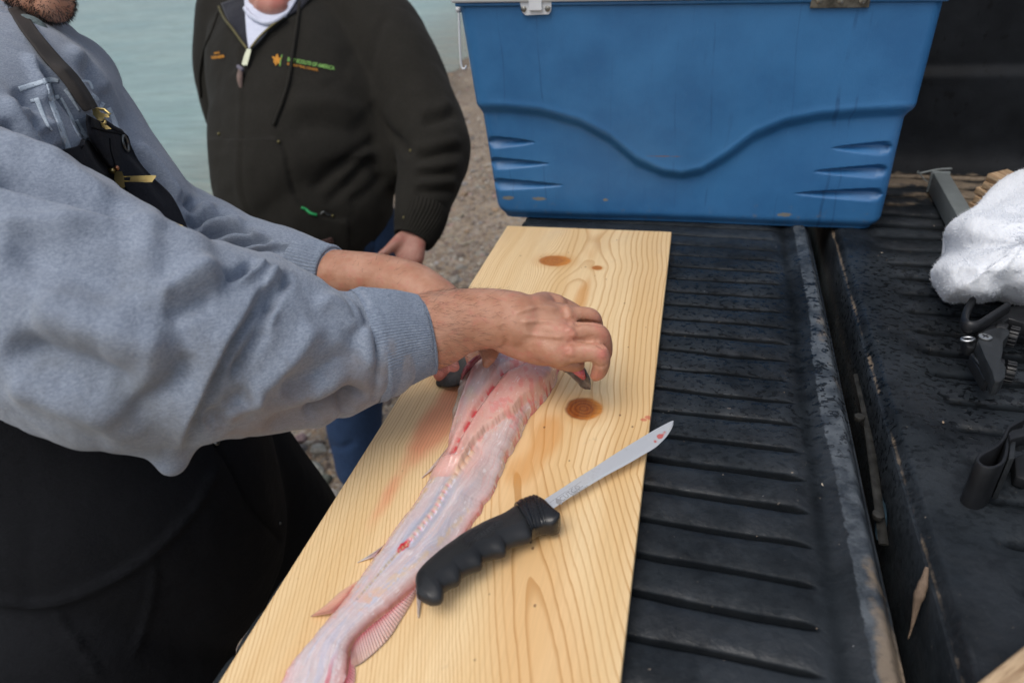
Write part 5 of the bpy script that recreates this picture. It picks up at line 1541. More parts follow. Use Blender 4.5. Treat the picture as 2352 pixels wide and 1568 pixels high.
folds(me, [([(1322, 742), (1332, 740), (1352, 740), (1380, 744)], 3.6, -.0030, 9), ([(1322, 780), (1335, 780), (1355, 783), (1378, 790), (1386, 796)], 3.8, -.0034, 9), ([(1300, 736), (1318, 752), (1334, 742)], 5, -.0012),
           ([(1302, 782), (1320, 790), (1334, 782)], 5, -.0014),
           ([(1180, 720), (1240, 705), (1290, 712)], 5, .0020), ([(1190, 740), (1250, 738), (1300, 744)], 5, .0018), ([(1200, 765), (1250, 772), (1300, 776)], 5, .0018), ([(1296, 700), (1306, 716), (1308, 735)], 8, .0022), ([(1306, 750), (1316, 764), (1316, 776)], 8, .0022), ([(1304, 792), (1312, 806), (1308, 820)], 9, .0022),
           ([(1150, 745), (1163, 775), (1160, 800)], 7, -.0015), ([(1139, 802), (1160, 815), (1180, 824)], 4, .001),
           ([(1376, 792), (1389, 798)], 3, -.0012, 9), ([(1366, 838), (1378, 842), (1390, 840)], 2.4, -.0009, 9),
           ([(1335, 800), (1345, 812), (1342, 826)], 4, -.0006), ([(1380, 800), (1386, 812), (1384, 824)], 6, .0007)])
body1 = link_mesh('body', me, MAT_SKIN, man)
bv_body = bvh_of(me)
# hairs on the forearm, head hair and stubble: uncountable strands
def strands(name, spots, mat, parent, wid=.00022):
    V, F = [], []
    for (p, d, L) in spots:
        d = d / (np.linalg.norm(d) + 1e-9); s = np.cross(d, (p - CAM)); s = s / (np.linalg.norm(s) + 1e-9) * wid
        k = len(V); bend = rng.normal(0, .15, 3) * L
        V += [p - s, p + s, p + d * L * .55 + s * .7 + bend * .4, p + d * L * .55 - s * .7 + bend * .4, p + d * L + bend]
        F += [(k, k + 1, k + 2, k + 3), (k + 3, k + 2, k + 4)]
    o = mobj(name, V, F, mat, parent, False); tag(o, kind='stuff'); return o
vn = norms_of(body1.data)
wdir = D(1150, 735, .70) - D(980, 760, .69); wdir /= np.linalg.norm(wdir)
msk = np.where((u_ > 960) & (u_ < 1180) & (d_ < .78) & (((CAM - v_) * vn).sum(1) > -.15))[0]
sp_ = []
for i in rng.choice(msk, 1100):
    dens = sstep(1190, 1010, u_[i]) * .8 + .1
    if rng.random() > dens: continue
    n = vn[i]; dn = wdir * .9 + n * .35 + rng.normal(0, .25, 3) - np.array([0, .3, .2]) * .3
    sp_.append((v_[i] + n * .0002, dn, rng.uniform(.006, .013)))
strands('arm_hair', sp_, MAT_HAIR, man, .00007)
msk = np.where((u_ > 640) & (u_ < 930) & (w_ < 660) & (d_ > .85) & (vn[:, 2] > .2))[0]
sp_ = []
for i in rng.choice(msk, 130): sp_.append((v_[i], np.array([.9, .1, 0]) * .8 + vn[i] * .5 + rng.normal(0, .2, 3), rng.uniform(.006, .012)))
strands('arm_hair', sp_, MAT_HAIR, man, .00009)
msk = np.where((d_ > .83) & (w_ < 60) & (w_ > -140) & (u_ > 10) & (u_ < 175))[0]
sp_ = []
for i in rng.choice(msk, 9000): sp_.append((v_[i], vn[i] * .8 + np.array([.1, 0, -.5]) + rng.normal(0, .25, 3), rng.uniform(.003, .007)))
strands('beard', sp_, MAT_HAIR, man, .00028)
msk = np.where((d_ > .8) & (w_ < -200) & (u_ > -200) & (u_ < 200))[0]
sp_ = [(v_[i], vn[i] * .3 + np.array([-.3, 0, -.6]) + rng.normal(0, .2, 3), rng.uniform(.02, .035)) for i in rng.choice(msk, 1500)] if len(msk) else []
if sp_: strands('hair', sp_, MAT_HAIR, man, .0006)
# finger nails
for (px, py, d) in ((1368, 866, .700), (1009, 862, .797), (1046, 856, .797)):
    pass

# sweatshirt: near sleeve
mb = MB()
limb(mb, LR([(-300, 440, .68, .120), (-120, 565, .63, .120), (0, 618, .60, .1165), (120, 676, .588, .1090), (250, 748, .580, .1020), (340, 780, .580, .0985), (415, 790, .585, .0915)]), 48, 50)
limb(mb, LR([(470, 770, .600, .086), (540, 788, .612, .0865), (600, 796, .622, .0845), (700, 812, .640, .0715), (760, 812, .652, .063), (800, 806, .660, .0590), (850, 795, .668, .0560)]), 48, 50)
limb(mb, LR([(300, 850, .580, .070), (365, 950, .582, .048), (388, 1022, .585, .031), (394, 1058, .586, .0155)]), 28)
limb(mb, LR([(560, 640, .62, .030), (600, 612, .625, .013), (618, 600, .628, .010)]), 20)
limb(mb, LR([(640, 650, .63, .026), (655, 625, .632, .013)]), 20)
limb(mb, LR([(790, 900, .655, .026), (835, 900, .665, .016)]), 20)
sleeve = remeshed(mb, .0027, 9, .5)
SF = [
    ([(612, 628), (600, 668), (582, 700), (556, 742), (527, 789), (505, 835), (483, 877), (453, 943), (432, 1000), (420, 1060)], 14, .0085, 5),
    ([(640, 640), (622, 690), (606, 741), (580, 790), (560, 830), (530, 880)], 9, -.006),
    ([(668, 622), (650, 660), (633, 692), (618, 720)], 7, -.0065), ([(636, 612), (622, 640), (605, 668)], 6, .005), ([(655, 640), (640, 680), (625, 720), (600, 770)], 8, .004),
    ([(527, 617), (540, 636), (560, 622), (590, 602)], 8, -.008), ([(528, 645), (560, 640), (590, 620), (612, 596)], 10, .005),
    ([(804, 655), (828, 690), (846, 730), (857, 770), (864, 820), (866, 860), (860, 915)], 6, -.0045, 9), ([(790, 668), (815, 705), (835, 750), (845, 800), (850, 860)], 9, .003),
    ([(740, 645), (775, 652), (804, 670), (825, 700), (836, 735), (838, 770)], 7, -.0065), ([(720, 690), (760, 700), (795, 730), (812, 770)], 12, .004),
    ([(-60, 372), (40, 398), (130, 424), (200, 448), (260, 478), (315, 515)], 17, -.010), ([(-40, 300), (60, 330), (150, 375), (220, 425), (280, 462)], 14, .003), ([(-60, 500), (90, 512), (200, 512), (308, 518), (395, 534), (455, 560), (500, 600)], 20, .0045),
    ([(0, 560), (120, 600), (240, 640), (350, 640)], 40, -.006), ([(0, 790), (132, 830), (264, 868), (330, 900)], 34, -.009), ([(60, 700), (200, 745), (330, 790), (420, 800)], 40, .007),
    ([(0, 860), (140, 915), (260, 960), (340, 1010)], 30, .006), ([(250, 1000), (330, 930), (400, 870), (440, 800)], 26, -.005), ([(350, 690), (410, 660), (470, 640), (520, 640)], 20, .006), ([(380, 740), (440, 700), (500, 690)], 18, -.004),
    ([(640, 900), (700, 880), (760, 840), (800, 790)], 22, -.0045), ([(560, 920), (640, 860), (700, 790), (730, 730)], 20, .004), ([(600, 990), (700, 960), (790, 920), (850, 880)], 16, -.005), ([(500, 960), (560, 930), (620, 920)], 16, .004),
    ([(470, 985), (520, 940), (580, 900)], 14, -.004), ([(700, 975), (760, 935), (810, 900)], 8, -.006),
    ([(300, 560), (420, 600), (500, 650)], 30, .004), ([(780, 950), (815, 915), (850, 905)], 8, -.006),
]
SF = [(f[0], f[1] * (1.0 if len(f) > 3 else 1.25), f[2] * (1.0 if len(f) > 3 else 2.1)) + tuple(f[3:]) for f in SF]
folds(sleeve, SF)
v_ = verts_of(sleeve); n_ = norms_of(sleeve)
ax = D(850, 795, .668) - D(300, 760, .58); ax /= np.linalg.norm(ax)
t_ = (v_ @ ax)[:, None]
rad_ = v_ - t_ * ax
q_ = np.concatenate([t_ * 26, rad_ * 7], 1)
rid = np.abs(fbm(q_, 1.0, 3, 71)); v_ = v_ + n_ * (.0065 * (rid - .25) + .0030 * fbm(v_, 14, 3, 72))[:, None]
set_verts(sleeve, v_); laplace(sleeve, 2, .4)
hoodie = link_mesh('hooded_sweatshirt', sleeve, MAT_GREY, man); hoodie['label'] = 'near sleeve of the faded blue grey sweatshirt, soiled below the elbow'
hoodie.name = 'sleeve'
# ribbed cuff, a hollow band
def cuff(name, rows, nrib, mat, parent, length_n=30, depth=.0012, th=.004):
    s = spline(np.array(LR(rows)), length_n); seg = nrib * 6
    tdir = np.gradient(s[:, :3], axis=0); tdir /= np.linalg.norm(tdir, axis=1)[:, None]
    up_ = np.array([.05, .1, 1.0]); sd = np.cross(tdir, up_); sd /= np.linalg.norm(sd, axis=1)[:, None]; nn_ = np.cross(sd, tdir)
    a = np.linspace(0, 2 * np.pi, seg, endpoint=False)
    V = []
    idx = list(range(length_n)) + list(range(length_n - 1, length_n - 14, -1))
    for k, i in enumerate(idx):
        inner = k >= length_n
        e = i / (length_n - 1)
        r = s[i, 3] * (1 + .04 * fbm(np.c_[np.cos(a), np.sin(a), np.full(seg, e * 2)], 1.3, 2, 5)) + depth * np.cos(a * nrib) * (0 if inner else 1)
        r = r - (th if inner else 0) - (.0012 if i == length_n - 1 else 0) + .0014 * math.exp(-((e - .12) / .05) ** 2)
        V.append(s[i, :3] + r[:, None] * (np.cos(a)[:, None] * sd[i] * s[i, 4] + np.sin(a)[:, None] * nn_[i] * s[i, 5]))
    V = np.concatenate(V); F = grid_faces(len(idx), seg)
    I = np.arange(len(idx) - 1); extra = np.stack([I * seg + seg - 1, (I + 1) * seg + seg - 1, (I + 1) * seg, I * seg], -1)
    # grid_faces(nu,nv): index i*nv+j
    return mobj(name, V, np.vstack([F, extra]), mat, parent)
cuff('cuff', [(835, 795, .665, .0560), (870, 787, .671, .0545), (905, 780, .677, .0505), (940, 775, .683, .0462), (968, 771, .688, .0425), (984, 768, .690, .0405)], 120, MAT_RIB, man, 34, .00032)

# sweatshirt: trunk and far sleeve
mb = MB()
limb(mb, [list(S1) + [.12], list((S1 + S2) / 2) + [.135], list(S2) + [.085]], 30)
limb(mb, LR([(-40, 120, 1.02, .115), (60, 240, 1.0, .128), (150, 400, .99, .135), (240, 560, .99, .145), (330, 760, 1.0, .150)]), 40)
limb(mb, LR([(112, 190, 1.13, .088), (165, 300, 1.12, .080), (268, 412, 1.10, .078), (358, 510, 1.08, .082), (430, 548, 1.06, .078), (480, 562, 1.04, .070), (560, 588, 1.01, .060), (640, 604, .985, .0545), (700, 620, .972, .049), (735, 630, .963, .044)]), 32)
limb(mb, LR([(445, 515, 1.05, .040), (470, 502, 1.05, .036), (488, 512, 1.045, .032)]), 20)
limb(mb, LR([(50, 120, 1.02, .058), (105, 125, 1.0, .050), (140, 170, 1.05, .06)]), 24)
limb(mb, LR([(-20, 130, .93, .035), (20, 95, .92, .032), (45, 60, .93, .024), (40, 30, .95, .020)]), 24)
torso = remeshed(mb, .0036, 9, .5)
TF = [
    ([(75, 150), (120, 190), (175, 260), (215, 330), (250, 400)], 9, -.009), ([(110, 150), (160, 215), (205, 290)], 10, .007), ([(95, 290), (140, 340), (165, 400)], 10, -.006),
    ([(50, 230), (110, 290), (150, 350)], 10, .006), ([(0, 280), (60, 350), (100, 410)], 13, -.011), ([(30, 210), (70, 240), (100, 300)], 12, -.007), ([(0, 220), (50, 300), (100, 370)], 12, .006),
    ([(180, 130), (230, 200), (265, 260), (285, 310)], 12, -.007), ([(150, 105), (215, 165), (255, 220)], 12, .006), ([(290, 330), (330, 370), (370, 430), (390, 470)], 9, -.009), ([(310, 325), (352, 375), (392, 430), (415, 470)], 9, .006),
    ([(425, 455), (445, 480), (440, 520)], 8, -.008), ([(435, 520), (470, 505), (505, 498), (540, 500)], 7, -.0095), ([(430, 498), (465, 483), (500, 482)], 8, .006),
    ([(440, 575), (480, 540), (520, 528), (565, 530), (590, 540)], 8, -.0095), ([(445, 548), (485, 523), (530, 512), (570, 518)], 8, .007),
    ([(500, 600), (545, 565), (590, 552), (630, 556)], 8, -.009), ([(480, 575), (530, 550), (580, 538), (620, 545)], 8, .005), ([(560, 610), (600, 580), (645, 570), (690, 572)], 7, -.006), ([(540, 590), (590, 567), (640, 560)], 7, .005),
    ([(690, 570), (672, 590), (668, 615)], 4, -.005, 9), ([(700, 572), (682, 592), (678, 618)], 4, -.003, 9), ([(60, 120), (85, 180), (110, 240)], 8, .005),
]
TF = [(f[0], f[1] * 1.2, f[2] * 2.2) + tuple(f[3:]) for f in TF]
folds(torso, TF)
v_ = verts_of(torso); n_ = norms_of(torso); v_ = v_ + n_ * (.0035 * (np.abs(fbm(v_ * [1, 1, .55], 13, 3, 73)) - .2))[:, None]; set_verts(torso, v_); laplace(torso, 1, .5)
sweat = link_mesh('hooded_sweatshirt', torso, MAT_GREY, man)
cuff('cuff', [(690, 620, .973, .0475), (715, 626, .967, .0475), (740, 631, .962, .0455), (765, 634, .956, .0430)], 60, MAT_RIB, man, 20, .0006)
bvt = bvh_of(torso)
# print on the chest, cracked white ink
m = Mat('cracked_print'); pos = m.geo(); cr_ = m.noise(pos, 900, 3, .7); cr2 = m.noise(pos, 260, 3, .6)
MAT_PRINT = m.done(m.mix(m.ss(cr_ * .6 + cr2 * .4, .36, .48), (0.17, 0.21, 0.27), (0.50, 0.58, 0.66)), .8, m.bump(cr_, .4, .0006), spec=.2)
def stroke(pts, wpx, n=24):
    s = spline(np.array(pts, float), n); t = np.gradient(s, axis=0); t /= np.linalg.norm(t, axis=1)[:, None]; nn_ = np.c_[-t[:, 1], t[:, 0]]
    wp = np.interp(np.linspace(0, 1, n), [0, 1], wpx) if isinstance(wpx, (tuple, list)) else wpx
    wp = np.broadcast_to(wp, (n,))[:, None] / 2
    return patch('print', bvt, s + nn_ * wp, s - nn_ * wp, MAT_PRINT, sweat, n, 4, .0012, .0006, smooth_it=1)
for pts, w in (([(45, 205), (72, 196), (100, 187)], (13, 10)), ([(100, 187), (118, 184), (134, 186)], (14, 9)), ([(112, 192), (118, 212), (122, 232)], 12), ([(114, 228), (136, 222)], (12, 9)),
               ([(118, 232), (130, 262), (138, 282), (150, 320), (158, 342)], (12, 14)), ([(70, 232), (88, 228)], 8), ([(84, 226), (96, 256), (108, 284), (120, 300)], (12, 5)),
               ([(140, 225), (160, 262), (178, 300), (196, 326)], (6, 10)), ([(150, 205), (168, 232), (182, 255)], (10, 4)), ([(182, 188), (204, 188), (214, 205)], (7, 5)), ([(206, 216), (222, 226), (226, 232)], (12, 6)),
               ([(238, 236), (228, 256)], (10, 5)), ([(250, 248), (262, 275), (272, 302)], (10, 12)), ([(186, 300), (200, 318)], 12), ([(176, 276), (190, 300)], 7)):
    stroke(pts, w)
# suspender strap, buckle, bib
sA = [(44, 62), (70, 110), (110, 165), (150, 215), (185, 262), (196, 254)]
patch('strap', bvt, [(18, 20), (48, 66), (78, 105), (112, 150), (150, 196), (186, 248), (196, 257)], [(50, 12), (78, 56), (104, 90), (142, 134), (178, 172), (206, 212), (225, 245)], plain('brown_webbing', (0.030, 0.025, 0.022), .85, 0, .2, 500, .0006), man, 40, 8, .004, .0022, smooth_it=8, dadd=.008)
bib = patch('overalls_bib', bvt, [(128, 350), (172, 384), (205, 413), (245, 440), (300, 490), (345, 520), (420, 560)], [(190, 333), (204, 322), (226, 352), (252, 380), (290, 440), (370, 500), (440, 560)], MAT_BLACK2, man, 50, 22, .007, .004, smooth_it=10, dadd=.008)
bib2 = patch('overalls_bib', bvt, [(208, 268), (207, 290), (212, 320), (232, 352), (262, 392), (290, 432), (335, 500), (380, 560)], [(238, 282), (268, 300), (293, 311), (302, 336), (322, 374), (352, 408), (400, 458), (433, 527)], MAT_BLACK2, man, 60, 26, .010, .005, smooth_it=12, dadd=.020)
bv2 = bvh_of(bib2.data)
def on2(px, py, off):
    p = onto(bv2, px, py, off)
    return p if p is not None else D(px, py, .86)
def tubepx(name, pts, r, mat, parent, off=.003, n=24, seg=8, bv=None, flat=None):
    b = bv or bv2
    L = onto_line(b, pts, n, off); mb = MB(); mb.tube(L, r, seg, flat=flat); return mb.build(name, mat, parent)
tubepx('seam', [(252, 318), (254, 345), (262, 372), (270, 405), (276, 425)], .0011, MAT_BLACK, bib2, .001)
tubepx('seam', [(210, 292), (240, 300), (270, 306), (292, 313)], .0014, MAT_BLACK, bib2, .001)
c = on2(286, 330, .001); nrm_ = np.array(bv2.find_nearest(Vector(c))[1]); 
if nrm_ @ (CAM - c) < 0: nrm_ = -nrm_
nrm_ = nrm_ / np.linalg.norm(nrm_); s1 = np.cross(nrm_, (0, 0, 1)); s1 /= np.linalg.norm(s1); s2 = np.cross(nrm_, s1)
aa_ = np.linspace(0, 2 * np.pi, 29)
mb = MB(); mb.tube([c + nrm_ * .001 + (s1 * math.cos(t) * .0065 + s2 * math.sin(t) * .0095) for t in aa_], .0022, 8, False); mb.build('grommet', MAT_DARKMETAL, bib2)
# brass adjuster on the strap
def quad_bar(name, pts, r, mat, parent, d):
    mb = MB(); mb.tube([D(p[0], p[1], p[2] if len(p) > 2 else d) for p in pts], r, 8); return mb.build(name, mat, parent)
dbk = float(proj(onto(bvt, 215, 262, .012))[2])
quad_bar('buckle_ring', [(192, 247), (215, 254), (224, 250), (240, 252), (252, 262), (246, 268), (236, 262)], .0018, MAT_BRASS, man, dbk)
mb = MB()
T = lambda v: np.array([D(x, y, dbk - .003 - z) for x, y, z in v])
mb.prism([(212, 262), (214, 254), (226, 252), (236, 262), (246, 262), (252, 270), (240, 270), (236, 278), (228, 280)], 0, .0025, T); mb.build('buckle', MAT_BRASS, man, False, True, 30)
quad_bar('buckle_ring', [(226, 279), (234, 286), (242, 282), (240, 274)], .0016, MAT_BRASS, man, dbk - .003)
mb = MB(); mb.prism([(232, 284), (246, 288), (256, 296), (244, 298), (234, 292)], 0, .003, T); mb.build('snap', MAT_BRASS, man, False, True, 30)
# zip pull
dz = float(proj(on2(275, 410, .008))[2])
T = lambda v: np.array([D(x, y, dz - z) for x, y, z in v])
mb = MB(); mb.prism([(263, 400), (268, 393), (280, 394), (284, 404), (286, 424), (288, 430), (276, 434), (268, 424), (262, 412)], 0, .006, T); zp = mb.build('zip_slider', MAT_BRASS, man, False, True, 30)
mb = MB()
mb.prism([(280, 405), (308, 404), (357, 403), (359, 406), (349, 418), (345, 419), (282, 417), (281, 415), (330, 415.5), (333, 405.5), (281, 407.5)], 0, .002, T)
mb.prism([(300, 405), (337, 404.5), (333, 416), (298, 416)], .0, .0026, T); mb.prism([(333, 403), (358, 403), (357, 405.5), (333, 405.5)], 0, .0026, T); mb.prism([(330, 416), (348, 416), (347, 419), (330, 419)], 0, .0026, T); mb.prism([(353, 404), (359, 404), (349, 419), (345, 418)], 0, .0026, T)
mb.build('zip_pull', MAT_BRASS, man, False, True, 30)
mb = MB(); mb.sphere(D(268, 386, dz - .004), .0032, 12, 8); mb.build('zip_stop', plain('copper', (.5, .22, .12), .3, 1.0), man)
mb = MB(); mb.box(D(256, 392, dz - .003), (.008, .004, .006)); mb.build('zip_tab', MAT_BRASS, man)
tubepx('zip_teeth', [(276, 434), (282, 446), (300, 470), (318, 498)], .0016, plain('dark_brass', (.10, .075, .03), .4, .9), man, .002)
tubepx('pocket_edge', [(258, 440), (300, 470), (330, 500)], .0012, MAT_BLACK, man, .002)
quad_bar('side_buckle', [(396, 516), (410, 522), (404, 514), (418, 520), (424, 528)], .0018, MAT_BRASS, man, float(proj(on2(405, 505, .004))[2]))
# hood bunched at the neck with its drawstring
mb = MB()
limb(mb, LR([(-40, 30, .90, .022), (0, 48, .895, .019), (22, 52, .895, .015), (34, 44, .90, .010)]), 22)
limb(mb, LR([(-50, 82, .89, .020), (5, 88, .885, .0175), (32, 82, .885, .015), (48, 72, .89, .010)]), 22)
limb(mb, LR([(-50, 112, .90, .020), (0, 112, .90, .016), (34, 104, .90, .012)]), 22)
hm = remeshed(mb, .003, 5); link_mesh('hood', hm, MAT_GREY, man)
mb = MB(); limb(mb, LR([(60, 55, .885, .013), (78, 70, .880, .0165), (88, 95, .878, .0165), (84, 118, .885, .012)]), 20); limb(mb, LR([(62, 62, .90, .012), (50, 80, .91, .010)]), 14)
hm = remeshed(mb, .0028, 5); link_mesh('drawstring_knot', hm, plain('grey_green_knit', (0.11, 0.145, 0.15), .9, 0, .35, 400, .001), man)
# overalls: seat and legs
mb = MB()
P0 = np.array([-.44, -.58, -.06])
limb(mb, [[-.42, -.56, .10, .15], [-.415, -.57, .0, .175], [-.41, -.575, -.12, .205], [-.42, -.575, -.26, .205]], 40)
for dy, kx in ((.13, -.335), (-.15, -.33)):
    gz = float(ground_z(-.45, -.5 + dy))
    limb(mb, [[-.40, -.56 + dy, -.26, .135], [-.355, -.54 + dy * 1.15, -.42, .118], [kx, -.53 + dy * 1.3, -.62, .105], [kx - .07, -.53 + dy * 1.4, -.9, .092], [kx - .10, -.53 + dy * 1.4, gz + .10, .085]], 28)
ov = remeshed(mb, .0065, 6)
v_ = verts_of(ov); n_ = norms_of(ov); v_ = v_ + n_ * (.007 * (np.abs(fbm(v_ * [1, 1, .6], 8, 3, 75)) - .2))[:, None]; set_verts(ov, v_)
folds(ov, [([(0, 1378), (113, 1384), (248, 1335), (361, 1258), (451, 1159), (491, 1087)], 9, .006, 9), ([(500, 1019), (541, 1087), (586, 1168), (645, 1235)], 7, -.006, 9), ([(350, 1265), (352, 1350), (330, 1440), (300, 1520)], 6, .004), ([(120, 1390), (180, 1480), (240, 1568)], 7, .004)])
over = link_mesh('overalls', ov, MAT_BLACK, man)
bvo = bvh_of(ov)
for (a, b, n_) in (((496, 1016), (503, 1020), 'button'), ((643, 1201), (645, 1204), 'rivet')):
    p = onto(bvo, a[0], a[1], .003)
    if p is not None: mb = MB(); mb.sphere(p, .0045 if n_ == 'button' else .0022, 12, 8); mb.build(n_, MAT_DARKMETAL, man)
for dy, kx in ((.13, -.335), (-.15, -.33)):
    gz = float(ground_z(-.45, -.5 + dy)); yy_ = -.53 + dy * 1.4
    mb = MB(); limb(mb, [[kx - .12, yy_, gz + .16, .055], [kx - .12, yy_, gz + .07, .052]], 20); limb(mb, [[kx - .15, yy_, gz + .045, .05, 1, .9], [kx + .0, yy_, gz + .045, .045, 1, .8], [kx + .07, yy_, gz + .04, .038, 1.1, .7]], 20)
    bm_ = remeshed(mb, .006, 4); link_mesh('boot', bm_, MAT_BOOT, man)

# ------------------------------------------------------------------ the man behind
FALL[0] = 1.7
man2 = empty('person', tuple(D(700, 900, 2.0)), 'heavy man in dark brown zip jacket and blue jeans standing behind, hand on hip pocket', 'person')
mb = MB()
GF = -1.17
limb(mb, LR([(640, -40, 1.92, .09), (660, 120, 1.9, .12), (690, 380, 1.88, .13), (740, 520, 1.88, .12)]), 24)
limb(mb, LR([(640, -60, 1.9, .065), (628, -20, 1.85, .062), (618, -60, 1.8, .06)]), 20)
HX, HY = 622, -105
limb(mb, LR([(HX + 5, HY - 120, 1.86, .085), (HX + 3, HY - 40, 1.84, .098), (HX, HY + 40, 1.81, .085)]), 28)
limb(mb, LR([(630, -30, 1.79, .064, 1.1, .9), (626, -4, 1.765, .056, 1.15, .8), (625, 12, 1.755, .038, 1.3, .75)]), 28)      # jaw
limb(mb, LR([(608, 14, 1.735, .022), (626, 18, 1.728, .024), (642, 15, 1.732, .022)]), 18)                                 # chin
limb(mb, LR([(606, 2, 1.722, .006), (624, -1, 1.716, .007), (642, 1, 1.722, .006)]), 12); limb(mb, LR([(608, -8, 1.722, .005), (624, -10, 1.716, .006), (640, -8, 1.722, .005)]), 12)   # lips
limb(mb, LR([(622, -70, 1.735, .010), (622, -38, 1.70, .014), (622, -28, 1.72, .012)]), 12)                                # nose
for s_ in (-1, 1): limb(mb, LR([(HX + s_ * 84, HY - 20, 1.83, .012), (HX + s_ * 88, HY + 10, 1.83, .016), (HX + s_ * 82, HY + 36, 1.82, .009)]), 12)
limb(mb, LR([(850, 60, 1.88, .06), (925, 190, 1.83, .055), (985, 340, 1.80, .05), (985, 430, 1.77, .042), (962, 500, 1.735, .034), (948, 540, 1.72, .030)]), 20)
limb(mb, LR([(520, 60, 1.96, .055), (510, 200, 2.0, .05), (540, 360, 2.06, .042), (640, 440, 2.08, .035)]), 18)
# hand at the pocket
limb(mb, LR([(958, 530, 1.72, .031, 1, .85), (950, 562, 1.70, .032, 1, .7), (946, 590, 1.69, .031, 1, .7)]), 22)
limb(mb, LR([(925, 548, 1.70, .020), (905, 562, 1.68, .015), (890, 575, 1.67, .0125), (876, 586, 1.665, .0115), (869, 592, 1.665, .0095)]), 16)
for (x0, x1, y1, r) in ((918, 926, 622, .0125), (935, 938, 634, .013), (950, 948, 634, .0125), (962, 955, 626, .011)):
    limb(mb, LR([(x0 + 4, 578, 1.695, r * 1.2), (x0 + 1, 600, 1.69, r * 1.05), (x1, y1, 1.705, r), (x1 - 4, y1 + 18, 1.725, r * .8)]), 14)
FT = []
for (a, b, c_, d) in (((820, 600, 1.92), (835, 800, 2.0), (825, 960, 2.08), (826, 1060, 2.16)), ((740, 600, 1.95), (650, 780, 2.05), (600, 900, 2.2), (585, 960, 2.28))):
    limb(mb, LR([a + (.07,), b + (.055,), c_ + (.042,), d + (.038,)]), 18)
me = remeshed(mb, .0048, 4, .5); 
v_ = verts_of(me); u_, w_, d_ = proj(v_)
set_float(me, 'red', np.clip(.8 * np.exp(-(((u_ - 640) / 34) ** 2 + ((w_ - 2) / 14) ** 2)) + .55 * (w_ > 520) * fbm(v_, 60, 2, 3), 0, 1))
link_mesh('body', me, MAT_SKIN2, man2)
msk = np.where((w_ < HY - 30) & (d_ > 1.6))[0]
vn = norms_of(me)
if len(msk):
    strands('hair', [(v_[i], vn[i] * .3 + np.array([0, .2, -.4]) + rng.normal(0, .2, 3), rng.uniform(.02, .04)) for i in rng.choice(msk, 900)], MAT_HAIR, man2, .001)
# jacket
mb = MB()
limb(mb, LR([(640, 30, 1.93, .16, 1.15, .75), (662, 130, 1.90, .225, 1, .75), (690, 240, 1.88, .238, 1, .80), (694, 330, 1.87, .240, 1, .85), (702, 430, 1.86, .238, 1, .85), (716, 462, 1.86, .222, 1, .82)]), 56, up=(.3, -.9, .5))
limb(mb, LR([(540, 40, 1.94, .105), (520, 120, 1.97, .092), (518, 190, 2.0, .082), (545, 300, 2.05, .07), (640, 420, 2.1, .055)]), 30)
limb(mb, LR([(600, 45, 1.93, .12), (760, 10, 1.92, .12), (850, 62, 1.90, .125), (905, 130, 1.86, .112), (950, 220, 1.83, .104), (983, 300, 1.81, .104), (996, 350, 1.79, .099), (988, 405, 1.77, .086), (975, 450, 1.755, .076), (966, 495, 1.74, .069)]), 40)
limb(mb, LR([(845, 250, 1.86, .10), (890, 330, 1.86, .085), (884, 390, 1.85, .065)]), 24)
limb(mb, LR([(700, -20, 1.95, .09), (760, -5, 1.96, .08), (820, 20, 1.97, .07)]), 24)
jk = remeshed(mb, .0062, 8, .5)
JF = [
    ([(877, 314), (845, 335), (805, 362), (750, 405), (704, 443)], 11, -.016), ([(865, 354), (835, 380), (805, 415), (770, 450), (744, 475)], 10, -.014), ([(885, 395), (850, 435), (800, 470)], 10, -.012),
    ([(860, 335), (820, 372), (770, 420)], 11, .010), ([(650, 255), (690, 242), (744, 238), (800, 250), (845, 272)], 16, .012), ([(655, 300), (720, 290), (800, 300), (850, 310)], 16, -.010),
    ([(849, 220), (862, 260), (890, 300), (926, 336), (942, 365)], 8, -.018), ([(880, 50), (860, 110), (850, 170), (848, 220)], 8, -.008, 9),
    ([(966, 285), (1000, 278), (1054, 258)], 10, -.014), ([(960, 262), (1000, 252), (1040, 235)], 12, .008), ([(945, 362), (980, 362), (1030, 350), (1075, 345)], 9, -.014), ([(950, 342), (1000, 335), (1060, 318)], 9, .009), ([(946, 403), (990, 402), (1050, 396)], 8, -.013), ([(950, 384), (1000, 382), (1060, 372)], 8, .009), ([(946, 440), (990, 440), (1050, 436)], 8, -.012), ([(948, 420), (1000, 420), (1055, 416)], 8, .009), ([(940, 470), (985, 478), (1030, 476)], 8, -.009),
    ([(470, 120), (500, 130), (540, 170)], 12, -.006), ([(480, 250), (510, 300), (515, 360)], 12, -.006), ([(530, 420), (545, 480), (560, 540)], 12, -.006),
    ([(548, 110), (551, 180), (551, 250), (551, 375), (555, 443), (579, 516)], 4, .005, 9), ([(556, 112), (559, 180), (559, 250), (559, 375), (563, 443), (587, 516)], 3, -.005, 9),
    ([(466, 250), (480, 330), (500, 390)], 14, .006), ([(520, 20), (500, 60), (480, 110)], 10, -.006), ([(600, 160), (700, 200), (800, 190), (850, 160)], 30, .006)]
JF = [(f[0], f[1] * 1.35, f[2] * .72) + tuple(f[3:]) for f in JF]
folds(jk, JF)
v_ = verts_of(jk); n_ = norms_of(jk)
u_, w_, d_ = proj(v_)
